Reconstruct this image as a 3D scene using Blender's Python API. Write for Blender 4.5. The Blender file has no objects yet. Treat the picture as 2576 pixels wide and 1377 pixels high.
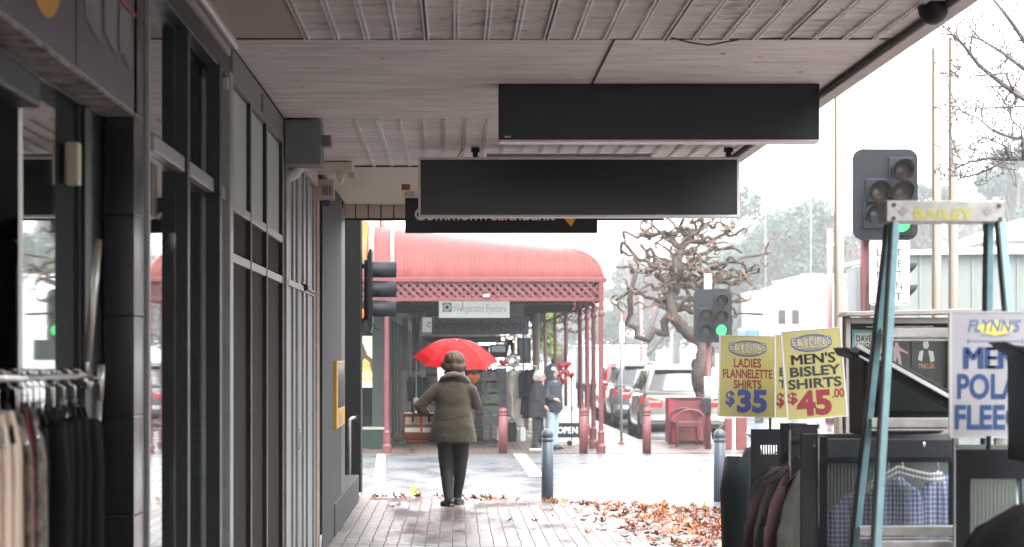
import bpy, bmesh, math, random
from mathutils import Vector, Matrix, noise
R = math.radians
random.seed(7)
SC = bpy.context.scene
COL = SC.collection

# ------------------------------------------------------------------ camera, world, sun, exposure
EYE = 1.56
F = 6080.0                       # an 85 mm lens
cam = bpy.data.cameras.new('camera')
cam_o = bpy.data.objects.new('camera', cam)
COL.objects.link(cam_o)
cam_o.location = (0, 0, EYE)
cam_o.rotation_euler = (R(90), 0, 0)
cam.sensor_width = 36
cam.lens = 84.97
cam.shift_x = 145 / 2576
cam.shift_y = 211.5 / 2576
cam.clip_start = 0.1
cam.clip_end = 6000
cam.dof.use_dof = True
cam.dof.focus_distance = 17.5
cam.dof.aperture_fstop = 5.6
SC.camera = cam_o

SUN_EL, SUN_ROT = R(52), R(150)
w = bpy.data.worlds.new('World')
SC.world = w
w.use_nodes = True
nt = w.node_tree
bgn = nt.nodes['Background']
sky = nt.nodes.new('ShaderNodeTexSky')
sky.sky_type = 'NISHITA'
sky.sun_disc = False
sky.sun_elevation = SUN_EL
sky.sun_rotation = SUN_ROT
sky.air_density = 1.0
sky.dust_density = 2.0
sky.ozone_density = 1.0
hs = nt.nodes.new('ShaderNodeHueSaturation')     # an overcast sky has hardly any colour
hs.inputs['Saturation'].default_value = 0.12
nt.links.new(sky.outputs[0], hs.inputs['Color'])
ov = nt.nodes.new('ShaderNodeMix'); ov.data_type = 'RGBA'      # the even white of the cloud layer over it
ov.inputs['Factor'].default_value = 0.75
ov.inputs['B'].default_value = (8.2, 8.35, 8.5, 1)
nt.links.new(hs.outputs[0], ov.inputs['A'])
nt.links.new(ov.outputs['Result'], bgn.inputs['Color'])
bgn.inputs['Strength'].default_value = 0.15

sl = bpy.data.lights.new('sun', 'SUN')
sl.energy = 0.8
sl.angle = R(35)
sl.color = (1.0, 0.97, 0.93)
so = bpy.data.objects.new('sun', sl)
COL.objects.link(so)
# the sun stands over the street, behind and to the right
az = SUN_ROT
d = Vector((math.sin(az) * math.cos(SUN_EL), math.cos(az) * math.cos(SUN_EL), math.sin(SUN_EL)))
so.rotation_euler = (-d).to_track_quat('-Z', 'Y').to_euler()
so.location = d * 60

SC.view_settings.view_transform = 'Standard'
SC.view_settings.look = 'None'
SC.view_settings.exposure = 2.36
SC.view_settings.gamma = 1.0
SC.cycles.use_denoising = True
SC.cycles.max_bounces = 8
SC.cycles.diffuse_bounces = 4
SC.cycles.glossy_bounces = 4
SC.cycles.transmission_bounces = 4
SC.cycles.transparent_max_bounces = 12
SC.cycles.volume_bounces = 0
SC.cycles.caustics_reflective = False
SC.cycles.caustics_refractive = False
SC.cycles.sample_clamp_indirect = 6.0

# ------------------------------------------------------------------ helpers
def X(px, k): return (px - 1143) * k           # k = metres per picture unit at that distance
def Z(py, k): return EYE - (py - 900) * k
def Yk(k): return F * k

def mat(name, col, rough=0.6, metal=0.0, noise_=None, bump=None, emit=None, spec=0.5, coat=0.0, sheen=0.0, col2=None, alpha=None):
    m = bpy.data.materials.new(name)
    m.use_nodes = True
    n, l = m.node_tree.nodes, m.node_tree.links
    b = n['Principled BSDF']
    c = (col[0], col[1], col[2], 1)
    b.inputs['Base Color'].default_value = c
    b.inputs['Roughness'].default_value = rough
    b.inputs['Metallic'].default_value = metal
    b.inputs['Specular IOR Level'].default_value = spec
    b.inputs['Coat Weight'].default_value = coat
    b.inputs['Sheen Weight'].default_value = sheen
    tc = None
    if noise_ or bump:
        tc = n.new('ShaderNodeTexCoord')
    if noise_:
        sc, amt = noise_[0], noise_[1]
        stretch = noise_[2] if len(noise_) > 2 else (1, 1, 1)
        mp = n.new('ShaderNodeMapping'); mp.inputs['Scale'].default_value = stretch
        l.new(tc.outputs['Object'], mp.inputs[0])
        t = n.new('ShaderNodeTexNoise'); t.inputs['Scale'].default_value = sc
        t.inputs['Detail'].default_value = 6; t.inputs['Roughness'].default_value = 0.65
        l.new(mp.outputs[0], t.inputs['Vector'])
        r = n.new('ShaderNodeValToRGB')
        r.color_ramp.elements[0].position = 0.3; r.color_ramp.elements[1].position = 0.7
        a = col2 if col2 else tuple(x * (1 - amt) for x in col)
        hi = col if col2 else tuple(min(1, x * (1 + amt)) for x in col)
        r.color_ramp.elements[0].color = (*a, 1); r.color_ramp.elements[1].color = (*hi, 1)
        l.new(t.outputs['Fac'], r.inputs[0]); l.new(r.outputs[0], b.inputs['Base Color'])
        ma = n.new('ShaderNodeMapRange')
        ma.inputs['To Min'].default_value = max(0.02, rough - 0.12); ma.inputs['To Max'].default_value = min(1, rough + 0.12)
        l.new(t.outputs['Fac'], ma.inputs['Value']); l.new(ma.outputs[0], b.inputs['Roughness'])
    if bump:
        t2 = n.new('ShaderNodeTexNoise'); t2.inputs['Scale'].default_value = bump[0]; t2.inputs['Detail'].default_value = 5
        l.new(tc.outputs['Object'], t2.inputs['Vector'])
        bp = n.new('ShaderNodeBump'); bp.inputs['Strength'].default_value = bump[1]
        bp.inputs['Distance'].default_value = bump[2] if len(bump) > 2 else 0.01
        l.new(t2.outputs['Fac'], bp.inputs['Height']); l.new(bp.outputs[0], b.inputs['Normal'])
    if emit:
        b.inputs['Emission Color'].default_value = (*emit[0], 1)
        b.inputs['Emission Strength'].default_value = emit[1]
    return m

class MB:
    """collects shapes in world coordinates; build() links them as one mesh object"""
    def __init__(self):
        self.v, self.f, self.m, self.s = [], [], [], []
        self.cur = 0; self.sm = False
    def add(self, vs, fs):
        o = len(self.v)
        self.v += [tuple(p) for p in vs]
        for f in fs:
            self.f.append([o + i for i in f]); self.m.append(self.cur); self.s.append(self.sm)
        return self
    def box(self, x0, x1, y0, y1, z0, z1, mx=None):
        vs = [Vector((x, y, z)) for x in (x0, x1) for y in (y0, y1) for z in (z0, z1)]
        if mx is not None: vs = [mx @ p for p in vs]
        return self.add(vs, [(0, 1, 3, 2), (4, 6, 7, 5), (0, 4, 5, 1), (2, 3, 7, 6), (0, 2, 6, 4), (1, 5, 7, 3)])
    def bar(self, p0, p1, wx, wy, up=(0, 1, 0)):
        """a rectangular bar between two points"""
        p0, p1 = Vector(p0), Vector(p1)
        t = (p1 - p0).normalized(); u = Vector(up)
        a = t.cross(u)
        if a.length < 1e-4: a = t.cross(Vector((1, 0, 0)))
        a.normalize(); b = a.cross(t).normalized()
        vs = [p + a * sx * wx / 2 + b * sy * wy / 2 for p in (p0, p1) for sx, sy in ((-1, -1), (1, -1), (1, 1), (-1, 1))]
        return self.add(vs, [(3, 2, 1, 0), (4, 5, 6, 7), (0, 1, 5, 4), (1, 2, 6, 5), (2, 3, 7, 6), (3, 0, 4, 7)])
    def tube(self, pts, rad, n=8, cap=True, ell=None):
        pts = [Vector(p) for p in pts]
        if not isinstance(rad, (list, tuple)): rad = [rad] * len(pts)
        rings = []; ref = None
        for i, p in enumerate(pts):
            t = (pts[min(i + 1, len(pts) - 1)] - pts[max(i - 1, 0)])
            if t.length < 1e-9: t = Vector((0, 0, 1))
            t.normalize()
            if ref is None:
                ref = Vector((1, 0, 0)) if abs(t.x) < 0.9 else Vector((0, 1, 0))
            a = (ref - t * ref.dot(t))
            if a.length < 1e-6: a = t.orthogonal()
            a.normalize(); b = t.cross(a); ref = a
            r = rad[i]
            rx, ry = (r if isinstance(r, (list, tuple)) else (r, r))
            rings.append([p + a * rx * math.cos(2 * math.pi * j / n) + b * ry * math.sin(2 * math.pi * j / n) for j in range(n)])
        return self.loft(rings, cap=cap)
    def loft(self, rings, closed=True, cap=True):
        n = len(rings[0]); vs = [p for r in rings for p in r]; fs = []
        for i in range(len(rings) - 1):
            for j in range(n if closed else n - 1):
                j2 = (j + 1) % n
                fs.append((i * n + j, i * n + j2, (i + 1) * n + j2, (i + 1) * n + j))
        if cap and closed:
            fs.append(tuple(range(n - 1, -1, -1))); fs.append(tuple((len(rings) - 1) * n + j for j in range(n)))
        return self.add(vs, fs)
    def lathe(self, prof, c, n=20, axis='z'):
        rings = []
        for r, h in prof:
            ring = []
            for j in range(n):
                a = 2 * math.pi * j / n
                if axis == 'z': q = (c[0] + r * math.cos(a), c[1] + r * math.sin(a), c[2] + h)
                elif axis == 'y': q = (c[0] + r * math.cos(a), c[1] + h, c[2] + r * math.sin(a))
                else: q = (c[0] + h, c[1] + r * math.cos(a), c[2] + r * math.sin(a))
                ring.append(q)
            rings.append(ring)
        return self.loft(rings)
    def prism(self, poly, y0, y1):
        """an outline in x,z with thickness from y0 to y1"""
        n = len(poly)
        vs = [(p[0], y0, p[1]) for p in poly] + [(p[0], y1, p[1]) for p in poly]
        fs = [tuple(range(n)), tuple(range(2 * n - 1, n - 1, -1))]
        for i in range(n):
            j = (i + 1) % n
            fs.append((i, i + n, j + n, j))
        return self.add(vs, fs)
    def slab(self, poly, z0, z1):
        n = len(poly)
        vs = [(p[0], p[1], z0) for p in poly] + [(p[0], p[1], z1) for p in poly]
        fs = [tuple(range(n - 1, -1, -1)), tuple(range(n, 2 * n))]
        for i in range(n):
            j = (i + 1) % n
            fs.append((i, j, j + n, i + n))
        return self.add(vs, fs)
    def ball(self, c, r, n=14, m=10):
        if not isinstance(r, (list, tuple)): r = (r, r, r)
        rings = []
        for i in range(m + 1):
            a = -math.pi / 2 + math.pi * i / m
            ca, sa = max(math.cos(a), 0.02), math.sin(a)
            rings.append([(c[0] + r[0] * ca * math.cos(2 * math.pi * j / n), c[1] + r[1] * ca * math.sin(2 * math.pi * j / n), c[2] + r[2] * sa) for j in range(n)])
        return self.loft(rings)
    def quad(self, a, b, c, d): return self.add([a, b, c, d], [(0, 1, 2, 3)])
    def mesh(self, name, mats, org=(0, 0, 0), bevel=0, smooth=False, fix=True):
        me = bpy.data.meshes.new(name)
        me.from_pydata([(p[0] - org[0], p[1] - org[1], p[2] - org[2]) for p in self.v], [], self.f)
        for m_ in (mats if isinstance(mats, (list, tuple)) else [mats]): me.materials.append(m_)
        me.polygons.foreach_set('material_index', self.m)
        me.polygons.foreach_set('use_smooth', [bool(smooth or s) for s in self.s])
        if fix or bevel:
            bm = bmesh.new(); bm.from_mesh(me)
            if fix: bmesh.ops.recalc_face_normals(bm, faces=bm.faces)
            if bevel:
                es = [e for e in bm.edges if len(e.link_faces) == 2 and e.calc_face_angle(0) > 0.6]
                bmesh.ops.bevel(bm, geom=es, offset=bevel, segments=2, affect='EDGES', profile=0.5, clamp_overlap=True)
            bm.to_mesh(me); bm.free()
        me.update()
        return me
    def build(self, name, mats, parent=None, bevel=0, smooth=False, fix=True, org=None):
        o_ = parent['_w'] if parent is not None and '_w' in parent else (org or (0, 0, 0))
        o_ = tuple(o_)
        me = self.mesh(name, mats, o_, bevel, smooth, fix)
        ob = bpy.data.objects.new(name, me); COL.objects.link(ob)
        if parent is not None:
            ob.parent = parent; ob['_w'] = list(o_)
        else:
            ob.location = o_; ob['_w'] = list(o_)
        return ob

def tag(o, label, cat, group=None, kind=None):
    if label: o['label'] = label
    if cat: o['category'] = cat
    if group: o['group'] = group
    if kind: o['kind'] = kind
    return o

def thing(name, label, cat, loc=(0, 0, 0), group=None):
    o = bpy.data.objects.new(name, None); COL.objects.link(o)
    o.empty_display_size = 0.1
    o.location = loc; o['_w'] = list(loc)
    return tag(o, label, cat, group)

def struct(name, mb, m, **kw):
    o = mb.build(name, m, **kw); o['kind'] = 'structure'
    return o

def copy_tree(o, loc=None, rotz=None, label=None, parent=None, scale=None):
    c = o.copy(); COL.objects.link(c)
    if parent is not None: c.parent = parent
    if loc is not None: c.location = loc
    if rotz is not None: c.rotation_euler = (0, 0, rotz)
    if scale is not None: c.scale = scale
    if label: c['label'] = label
    for ch in [x for x in bpy.data.objects if x.parent == o]:
        copy_tree(ch, parent=c)
    return c

def frame(org, yaw=0.0, roll=0.0, pitch=0.0):
    """a sign's own frame: u to the right, v up, w towards the viewer"""
    m = Matrix.Rotation(yaw, 4, 'Z') @ Matrix.Rotation(pitch, 4, 'X') @ Matrix.Rotation(-roll, 4, 'Y')
    b = Matrix(((1, 0, 0, 0), (0, 0, -1, 0), (0, 1, 0, 0), (0, 0, 0, 1)))
    return Matrix.Translation(org) @ m @ b

def fbox(mb, fr, u0, u1, v0, v1, w0, w1):
    vs = [fr @ Vector((x, y, z)) for x in (u0, u1) for y in (v0, v1) for z in (w0, w1)]
    return mb.add(vs, [(0, 1, 3, 2), (4, 6, 7, 5), (0, 4, 5, 1), (2, 3, 7, 6), (0, 2, 6, 4), (1, 5, 7, 3)])

def fpoly(mb, fr, pts, w0, w1):
    n = len(pts)
    vs = [fr @ Vector((p[0], p[1], w)) for w in (w0, w1) for p in pts]
    fs = [tuple(range(n - 1, -1, -1)), tuple(range(n, 2 * n))]
    for i in range(n):
        j = (i + 1) % n; fs.append((i, j, j + n, i + n))
    return mb.add(vs, fs)

def ellipse(cu, cv, ru, rv, n=40): return [(cu + ru * math.cos(2 * math.pi * i / n), cv + rv * math.sin(2 * math.pi * i / n)) for i in range(n)]

def fring(mb, fr, cu, cv, ru, rv, t, w0, w1, n=48):
    for i in range(n):
        a, b = 2 * math.pi * i / n, 2 * math.pi * (i + 1) / n
        q = [(cu + s * math.cos(x), cv + q_ * math.sin(x)) for x, s, q_ in ((a, ru, rv), (b, ru, rv), (b, ru - t, rv - t), (a, ru - t, rv - t))]
        vs = [fr @ Vector((p[0], p[1], w1)) for p in q]
        mb.add(vs, [(0, 1, 2, 3)])

def glyphs(body, bold=0.0, shear=0.0, space=1.0):
    c = bpy.data.curves.new('lettering', 'FONT')
    c.body = body; c.size = 1; c.offset = bold; c.shear = shear; c.resolution_u = 3; c.space_character = space
    o = bpy.data.objects.new('lettering', c); COL.objects.link(o)
    bpy.context.view_layer.update()
    dg = bpy.context.evaluated_depsgraph_get()
    me = bpy.data.meshes.new_from_object(o.evaluated_get(dg))
    vs = [tuple(v.co) for v in me.vertices]; fs = [tuple(p.vertices) for p in me.polygons]
    bpy.data.objects.remove(o); bpy.data.meshes.remove(me); bpy.data.curves.remove(c)
    return vs, fs

def ftext(mb, fr, body, u0, u1, v0, v1, w=0.0015, bold=0.0, shear=0.0, space=1.0):
    """letters stretched to fill a rectangle of a sign"""
    vs, fs = glyphs(body, bold, shear, space)
    ax, bx = min(p[0] for p in vs), max(p[0] for p in vs)
    ay, by = min(p[1] for p in vs), max(p[1] for p in vs)
    out = [fr @ Vector((u0 + (p[0] - ax) / (bx - ax) * (u1 - u0), v0 + (p[1] - ay) / (by - ay) * (v1 - v0), w)) for p in vs]
    mb.add(out, fs)
    return mb

def remesh(mb, voxel, smooth_it=4, rough_=None):
    """melts a set of overlapping shapes into one continuous skin; returns verts, faces"""
    me = mb.mesh('tmp', [], fix=True)
    o = bpy.data.objects.new('tmp', me); COL.objects.link(o)
    r = o.modifiers.new('r', 'REMESH'); r.mode = 'VOXEL'; r.voxel_size = voxel
    s = o.modifiers.new('s', 'SMOOTH'); s.iterations = smooth_it; s.factor = 0.5
    bpy.context.view_layer.update()
    dg = bpy.context.evaluated_depsgraph_get()
    m2 = bpy.data.meshes.new_from_object(o.evaluated_get(dg))
    vs = [v.co.copy() for v in m2.vertices]; fs = [tuple(p.vertices) for p in m2.polygons]
    bpy.data.objects.remove(o); bpy.data.meshes.remove(me); bpy.data.meshes.remove(m2)
    if rough_:
        amp, fq = rough_
        for p in vs:
            q = p * fq
            p += Vector((noise.noise(q), noise.noise(q + Vector((9, 3, 1))), noise.noise(q + Vector((4, 7, 5))))) * amp
    return vs, fs

def blob(name, mb, voxel, m, parent, it=4, rough_=None):
    vs, fs = remesh(mb, voxel, it, rough_)
    k = MB(); k.add(vs, fs)
    return k.build(name, m, parent, smooth=True, fix=False)
# ------------------------------------------------------------------ materials
def wet(name, c1, c2, rough_lo, rough_hi, scale=3.0, bumps=0.12, bscale=40):
    m = mat(name, c1, 0.3)
    n, l = m.node_tree.nodes, m.node_tree.links
    b = n['Principled BSDF']
    tc = n.new('ShaderNodeTexCoord')
    t = n.new('ShaderNodeTexNoise'); t.inputs['Scale'].default_value = scale; t.inputs['Detail'].default_value = 8; t.inputs['Roughness'].default_value = 0.6
    mp = n.new('ShaderNodeMapping'); mp.inputs['Scale'].default_value = (1, 0.35, 1)
    l.new(tc.outputs['Object'], mp.inputs[0]); l.new(mp.outputs[0], t.inputs['Vector'])
    mx = n.new('ShaderNodeMix'); mx.data_type = 'RGBA'
    mx.inputs['A'].default_value = (*c1, 1); mx.inputs['B'].default_value = (*c2, 1)
    l.new(t.outputs['Fac'], mx.inputs['Factor']); l.new(mx.outputs['Result'], b.inputs['Base Color'])
    mr = n.new('ShaderNodeMapRange'); mr.inputs['From Min'].default_value = 0.35; mr.inputs['From Max'].default_value = 0.65
    mr.inputs['To Min'].default_value = rough_lo; mr.inputs['To Max'].default_value = rough_hi
    l.new(t.outputs['Fac'], mr.inputs['Value']); l.new(mr.outputs[0], b.inputs['Roughness'])
    t2 = n.new('ShaderNodeTexNoise'); t2.inputs['Scale'].default_value = bscale; t2.inputs['Detail'].default_value = 4
    l.new(tc.outputs['Object'], t2.inputs['Vector'])
    bp = n.new('ShaderNodeBump'); bp.inputs['Strength'].default_value = bumps; bp.inputs['Distance'].default_value = 0.01
    l.new(t2.outputs['Fac'], bp.inputs['Height']); l.new(bp.outputs[0], b.inputs['Normal'])
    return m

def pavers(name, c1, c2, mort, rough_lo, rough_hi):
    m = mat(name, c1, 0.3)
    n, l = m.node_tree.nodes, m.node_tree.links
    b = n['Principled BSDF']
    tc = n.new('ShaderNodeTexCoord'); sx = n.new('ShaderNodeSeparateXYZ'); cx = n.new('ShaderNodeCombineXYZ')
    l.new(tc.outputs['Object'], sx.inputs[0])
    # a slow wander so that the rows are not dead straight
    tw = n.new('ShaderNodeTexNoise'); tw.inputs['Scale'].default_value = 1.3
    l.new(tc.outputs['Object'], tw.inputs['Vector'])
    ad = n.new('ShaderNodeMath'); ad.operation = 'MULTIPLY_ADD'; ad.inputs[1].default_value = 0.03
    l.new(tw.outputs['Fac'], ad.inputs[0]); l.new(sx.outputs['X'], ad.inputs[2])
    l.new(sx.outputs['Y'], cx.inputs['X']); l.new(ad.outputs[0], cx.inputs['Y'])
    br = n.new('ShaderNodeTexBrick')
    br.inputs['Color1'].default_value = (*c1, 1); br.inputs['Color2'].default_value = (*c2, 1); br.inputs['Mortar'].default_value = (*mort, 1)
    br.inputs['Scale'].default_value = 1.0; br.inputs['Brick Width'].default_value = 0.46; br.inputs['Row Height'].default_value = 0.1145
    br.inputs['Mortar Size'].default_value = 0.0052; br.inputs['Mortar Smooth'].default_value = 0.3; br.inputs['Bias'].default_value = -0.1
    l.new(cx.outputs[0], br.inputs['Vector'])
    t = n.new('ShaderNodeTexNoise'); t.inputs['Scale'].default_value = 1.6; t.inputs['Detail'].default_value = 7
    mp = n.new('ShaderNodeMapping'); mp.inputs['Scale'].default_value = (1, 0.3, 1)
    l.new(tc.outputs['Object'], mp.inputs[0]); l.new(mp.outputs[0], t.inputs['Vector'])
    hsv = n.new('ShaderNodeHueSaturation'); l.new(br.outputs['Color'], hsv.inputs['Color'])
    mv = n.new('ShaderNodeMapRange'); mv.inputs['To Min'].default_value = 0.65; mv.inputs['To Max'].default_value = 1.35
    l.new(t.outputs['Fac'], mv.inputs['Value']); l.new(mv.outputs[0], hsv.inputs['Value']); l.new(hsv.outputs[0], b.inputs['Base Color'])
    mr = n.new('ShaderNodeMapRange'); mr.inputs['From Min'].default_value = 0.38; mr.inputs['From Max'].default_value = 0.62
    mr.inputs['To Min'].default_value = rough_lo; mr.inputs['To Max'].default_value = rough_hi
    l.new(t.outputs['Fac'], mr.inputs['Value'])
    mxr = n.new('ShaderNodeMath'); mxr.operation = 'MULTIPLY_ADD'; mxr.inputs[1].default_value = 0.5
    l.new(br.outputs['Fac'], mxr.inputs[0]); l.new(mr.outputs[0], mxr.inputs[2]); l.new(mxr.outputs[0], b.inputs['Roughness'])
    t3 = n.new('ShaderNodeTexNoise'); t3.inputs['Scale'].default_value = 9.0; t3.inputs['Detail'].default_value = 5
    l.new(tc.outputs['Object'], t3.inputs['Vector'])
    sb = n.new('ShaderNodeMath'); sb.operation = 'MULTIPLY_ADD'; sb.inputs[1].default_value = -1.2
    l.new(br.outputs['Fac'], sb.inputs[0]); l.new(t3.outputs['Fac'], sb.inputs[2])
    bp = n.new('ShaderNodeBump'); bp.inputs['Strength'].default_value = 0.35; bp.inputs['Distance'].default_value = 0.006
    l.new(sb.outputs[0], bp.inputs['Height']); l.new(bp.outputs[0], b.inputs['Normal'])
    return m

def glass(name, tint=(0.75, 0.8, 0.78), see=0.75, rough=0.02, power=3.0, base=0.05):
    m = bpy.data.materials.new(name); m.use_nodes = True
    n, l = m.node_tree.nodes, m.node_tree.links
    n.remove(n['Principled BSDF'])
    g = n.new('ShaderNodeBsdfGlossy'); g.inputs['Roughness'].default_value = rough; g.inputs['Color'].default_value = (0.92, 0.94, 0.93, 1)
    t = n.new('ShaderNodeBsdfTransparent'); t.inputs['Color'].default_value = (*(x * see for x in tint), 1)
    lw = n.new('ShaderNodeLayerWeight'); lw.inputs['Blend'].default_value = 0.5
    pw = n.new('ShaderNodeMath'); pw.operation = 'POWER'; pw.inputs[1].default_value = power
    l.new(lw.outputs['Facing'], pw.inputs[0])
    f = n.new('ShaderNodeMapRange'); f.inputs['To Min'].default_value = base; f.inputs['To Max'].default_value = 1.0
    l.new(pw.outputs[0], f.inputs['Value'])
    tc = n.new('ShaderNodeTexCoord'); t2 = n.new('ShaderNodeTexNoise'); t2.inputs['Scale'].default_value = 0.9
    l.new(tc.outputs['Object'], t2.inputs['Vector'])
    bp = n.new('ShaderNodeBump'); bp.inputs['Strength'].default_value = 0.02; bp.inputs['Distance'].default_value = 0.02
    l.new(t2.outputs['Fac'], bp.inputs['Height']); l.new(bp.outputs[0], g.inputs['Normal'])
    mx = n.new('ShaderNodeMixShader')
    l.new(f.outputs[0], mx.inputs[0]); l.new(t.outputs[0], mx.inputs[1]); l.new(g.outputs[0], mx.inputs[2])
    l.new(mx.outputs[0], n['Material Output'].inputs[0])
    return m

M = {}
M['path'] = pavers('wet_brick_pavers', (0.165, 0.112, 0.100), (0.19, 0.162, 0.15), (0.05, 0.045, 0.042), 0.16, 0.45)
M['path2'] = pavers('far_brick_pavers', (0.12, 0.075, 0.062), (0.14, 0.11, 0.1), (0.05, 0.045, 0.04), 0.2, 0.5)
M['lane'] = wet('wet_lane', (0.10, 0.106, 0.116), (0.15, 0.156, 0.168), 0.2, 0.42, 1.4, 0.3, 18)
M['road'] = wet('wet_asphalt', (0.05, 0.052, 0.056), (0.09, 0.092, 0.097), 0.1, 0.3, 1.2, 0.1, 30)
M['paint'] = mat('road_paint', (0.36, 0.355, 0.34), 0.45, noise_=(14, 0.25))
M['kerb'] = mat('kerb_concrete', (0.36, 0.35, 0.33), 0.4, noise_=(8, 0.3), bump=(60, 0.2))
def ceiling(name, c1, c2, period, depth, distort):
    """painted sheet with dirt in its grooves, long streaks and specks"""
    m = mat(name, c1, 0.5); n, l = m.node_tree.nodes, m.node_tree.links; b = n['Principled BSDF']
    tc = n.new('ShaderNodeTexCoord'); mp = n.new('ShaderNodeMapping'); mp.inputs['Scale'].default_value = (0.35, 3.5, 1)
    l.new(tc.outputs['Object'], mp.inputs[0])
    st = n.new('ShaderNodeTexNoise'); st.inputs['Scale'].default_value = 6; st.inputs['Detail'].default_value = 7; l.new(mp.outputs[0], st.inputs['Vector'])
    r1 = n.new('ShaderNodeMapRange'); r1.inputs['From Min'].default_value = 0.36; r1.inputs['From Max'].default_value = 0.62; l.new(st.outputs['Fac'], r1.inputs['Value'])
    mx = n.new('ShaderNodeMix'); mx.data_type = 'RGBA'; mx.inputs['A'].default_value = (*c2, 1); mx.inputs['B'].default_value = (*c1, 1); l.new(r1.outputs[0], mx.inputs['Factor'])
    wv = n.new('ShaderNodeTexWave'); wv.bands_direction = 'Y'; wv.inputs['Scale'].default_value = 0.314 / period; wv.inputs['Distortion'].default_value = distort; wv.inputs['Detail'].default_value = 3; wv.inputs['Detail Scale'].default_value = 2.5
    l.new(tc.outputs['Object'], wv.inputs['Vector'])
    r2 = n.new('ShaderNodeMapRange'); r2.inputs['From Min'].default_value = 0.0; r2.inputs['From Max'].default_value = 0.35; r2.inputs['To Min'].default_value = 1 - depth; r2.inputs['To Max'].default_value = 1.0; l.new(wv.outputs['Fac'], r2.inputs['Value'])
    sp = n.new('ShaderNodeTexVoronoi'); sp.inputs['Scale'].default_value = 7; l.new(tc.outputs['Object'], sp.inputs['Vector'])
    r3 = n.new('ShaderNodeMapRange'); r3.inputs['From Min'].default_value = 0.05; r3.inputs['From Max'].default_value = 0.13; r3.inputs['To Min'].default_value = 0.25; r3.inputs['To Max'].default_value = 1.0; l.new(sp.outputs['Distance'], r3.inputs['Value'])
    pm = n.new('ShaderNodeTexNoise'); pm.inputs['Scale'].default_value = 3.1; l.new(tc.outputs['Object'], pm.inputs['Vector'])
    r4 = n.new('ShaderNodeMapRange'); r4.inputs['From Min'].default_value = 0.52; r4.inputs['From Max'].default_value = 0.56; r4.inputs['To Min'].default_value = 1.0; r4.inputs['To Max'].default_value = 0.0; l.new(pm.outputs['Fac'], r4.inputs['Value'])
    mk = n.new('ShaderNodeMath'); mk.operation = 'MAXIMUM'; l.new(r3.outputs[0], mk.inputs[0]); l.new(r4.outputs[0], mk.inputs[1])
    k1 = n.new('ShaderNodeMath'); k1.operation = 'MULTIPLY'; l.new(r2.outputs[0], k1.inputs[0]); l.new(mk.outputs[0], k1.inputs[1])
    cv = n.new('ShaderNodeMix'); cv.data_type = 'RGBA'; cv.blend_type = 'MULTIPLY'; cv.inputs['Factor'].default_value = 1.0
    l.new(mx.outputs['Result'], cv.inputs['A']); l.new(k1.outputs[0], cv.inputs['B']); l.new(cv.outputs['Result'], b.inputs['Base Color'])
    return m
M['ceil'] = ceiling('painted_ceiling', (0.86, 0.85, 0.84), (0.66, 0.64, 0.625), 0.11, 0.16, 1.5)
M['ceil_ripple'] = ceiling('rippled_ceiling', (0.86, 0.85, 0.84), (0.62, 0.60, 0.585), 0.08, 0.5, 3.2)
M['ceil_plain'] = mat('render_ceiling', (0.56, 0.50, 0.46), 0.9, noise_=(60, 0.22), bump=(160, 0.6, 0.006))
M['cream'] = mat('cream_paint', (0.80, 0.75, 0.67), 0.6, noise_=(5, 0.2, (1, 2, 1)), col2=(0.64, 0.585, 0.51))
M['rib'] = mat('ceiling_bead', (0.86, 0.84, 0.82), 0.35, noise_=(22, 0.3))
M['grime_gap'] = mat('joint_grime_gap_dark', (0.06, 0.05, 0.045), 0.9, noise_=(20, 0.4))
M['fascia'] = mat('awning_fascia', (0.66, 0.61, 0.60), 0.6, noise_=(6, 0.25), col2=(0.46, 0.42, 0.41))
M['charcoal'] = mat('charcoal_frame', (0.022, 0.0245, 0.027), 0.42, noise_=(9, 0.25), spec=0.3)
M['alu'] = mat('grey_aluminium', (0.33, 0.33, 0.335), 0.38, 0.35, noise_=(9, 0.15))
M['alu_pink'] = mat('weathered_aluminium', (0.42, 0.375, 0.365), 0.42, 0.2, noise_=(9, 0.2))
M['alu_dark'] = mat('brown_mullion', (0.032, 0.026, 0.021), 0.45, noise_=(9, 0.25), spec=0.3)
M['tile'] = mat('black_wall_tile', (0.0065, 0.007, 0.008), 0.2, noise_=(3, 0.3), spec=0.3)
M['grout'] = mat('tile_joint', (0.05, 0.05, 0.05), 0.8)
M['glass'] = glass('shop_glass')
M['glass_clear'] = glass('display_glass', (0.9, 0.92, 0.91), 0.95, 0.02, 5.0, 0.012)
M['glass_pale'] = glass('frosted_pane', (0.8, 0.9, 0.88), 0.8, 0.06)
M['blind'] = mat('pale_blind', (0.40, 0.45, 0.43), 0.8, noise_=(3, 0.1))
M['purple'] = mat('purple_fascia_panel', (0.07, 0.06, 0.092), 0.35, noise_=(2, 0.1))
M['orange'] = mat('orange_disc', (0.62, 0.30, 0.04), 0.5)
M['red_line'] = mat('red_stripe', (0.5, 0.09, 0.05), 0.5)
M['reflection_white'] = mat('ceiling_rib_reflection', (0.28, 0.27, 0.275), 0.7, noise_=(90, 0.5, (1, 6, 1)), col2=(0.19, 0.17, 0.2))
M['peel'] = mat('peeling_soffit', (0.52, 0.5, 0.48), 0.8, noise_=(11, 0.3), col2=(0.03, 0.03, 0.03))
M['black'] = mat('black_plastic', (0.007, 0.0075, 0.009), 0.5, noise_=(14, 0.2), spec=0.25)
M['black_matt'] = mat('black_matt', (0.006, 0.006, 0.0065), 0.8, spec=0.2)
M['rough_black'] = mat('rough_black_render', (0.006, 0.0065, 0.007), 0.7, noise_=(12, 0.35), bump=(30, 0.35, 0.01), spec=0.25)
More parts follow.
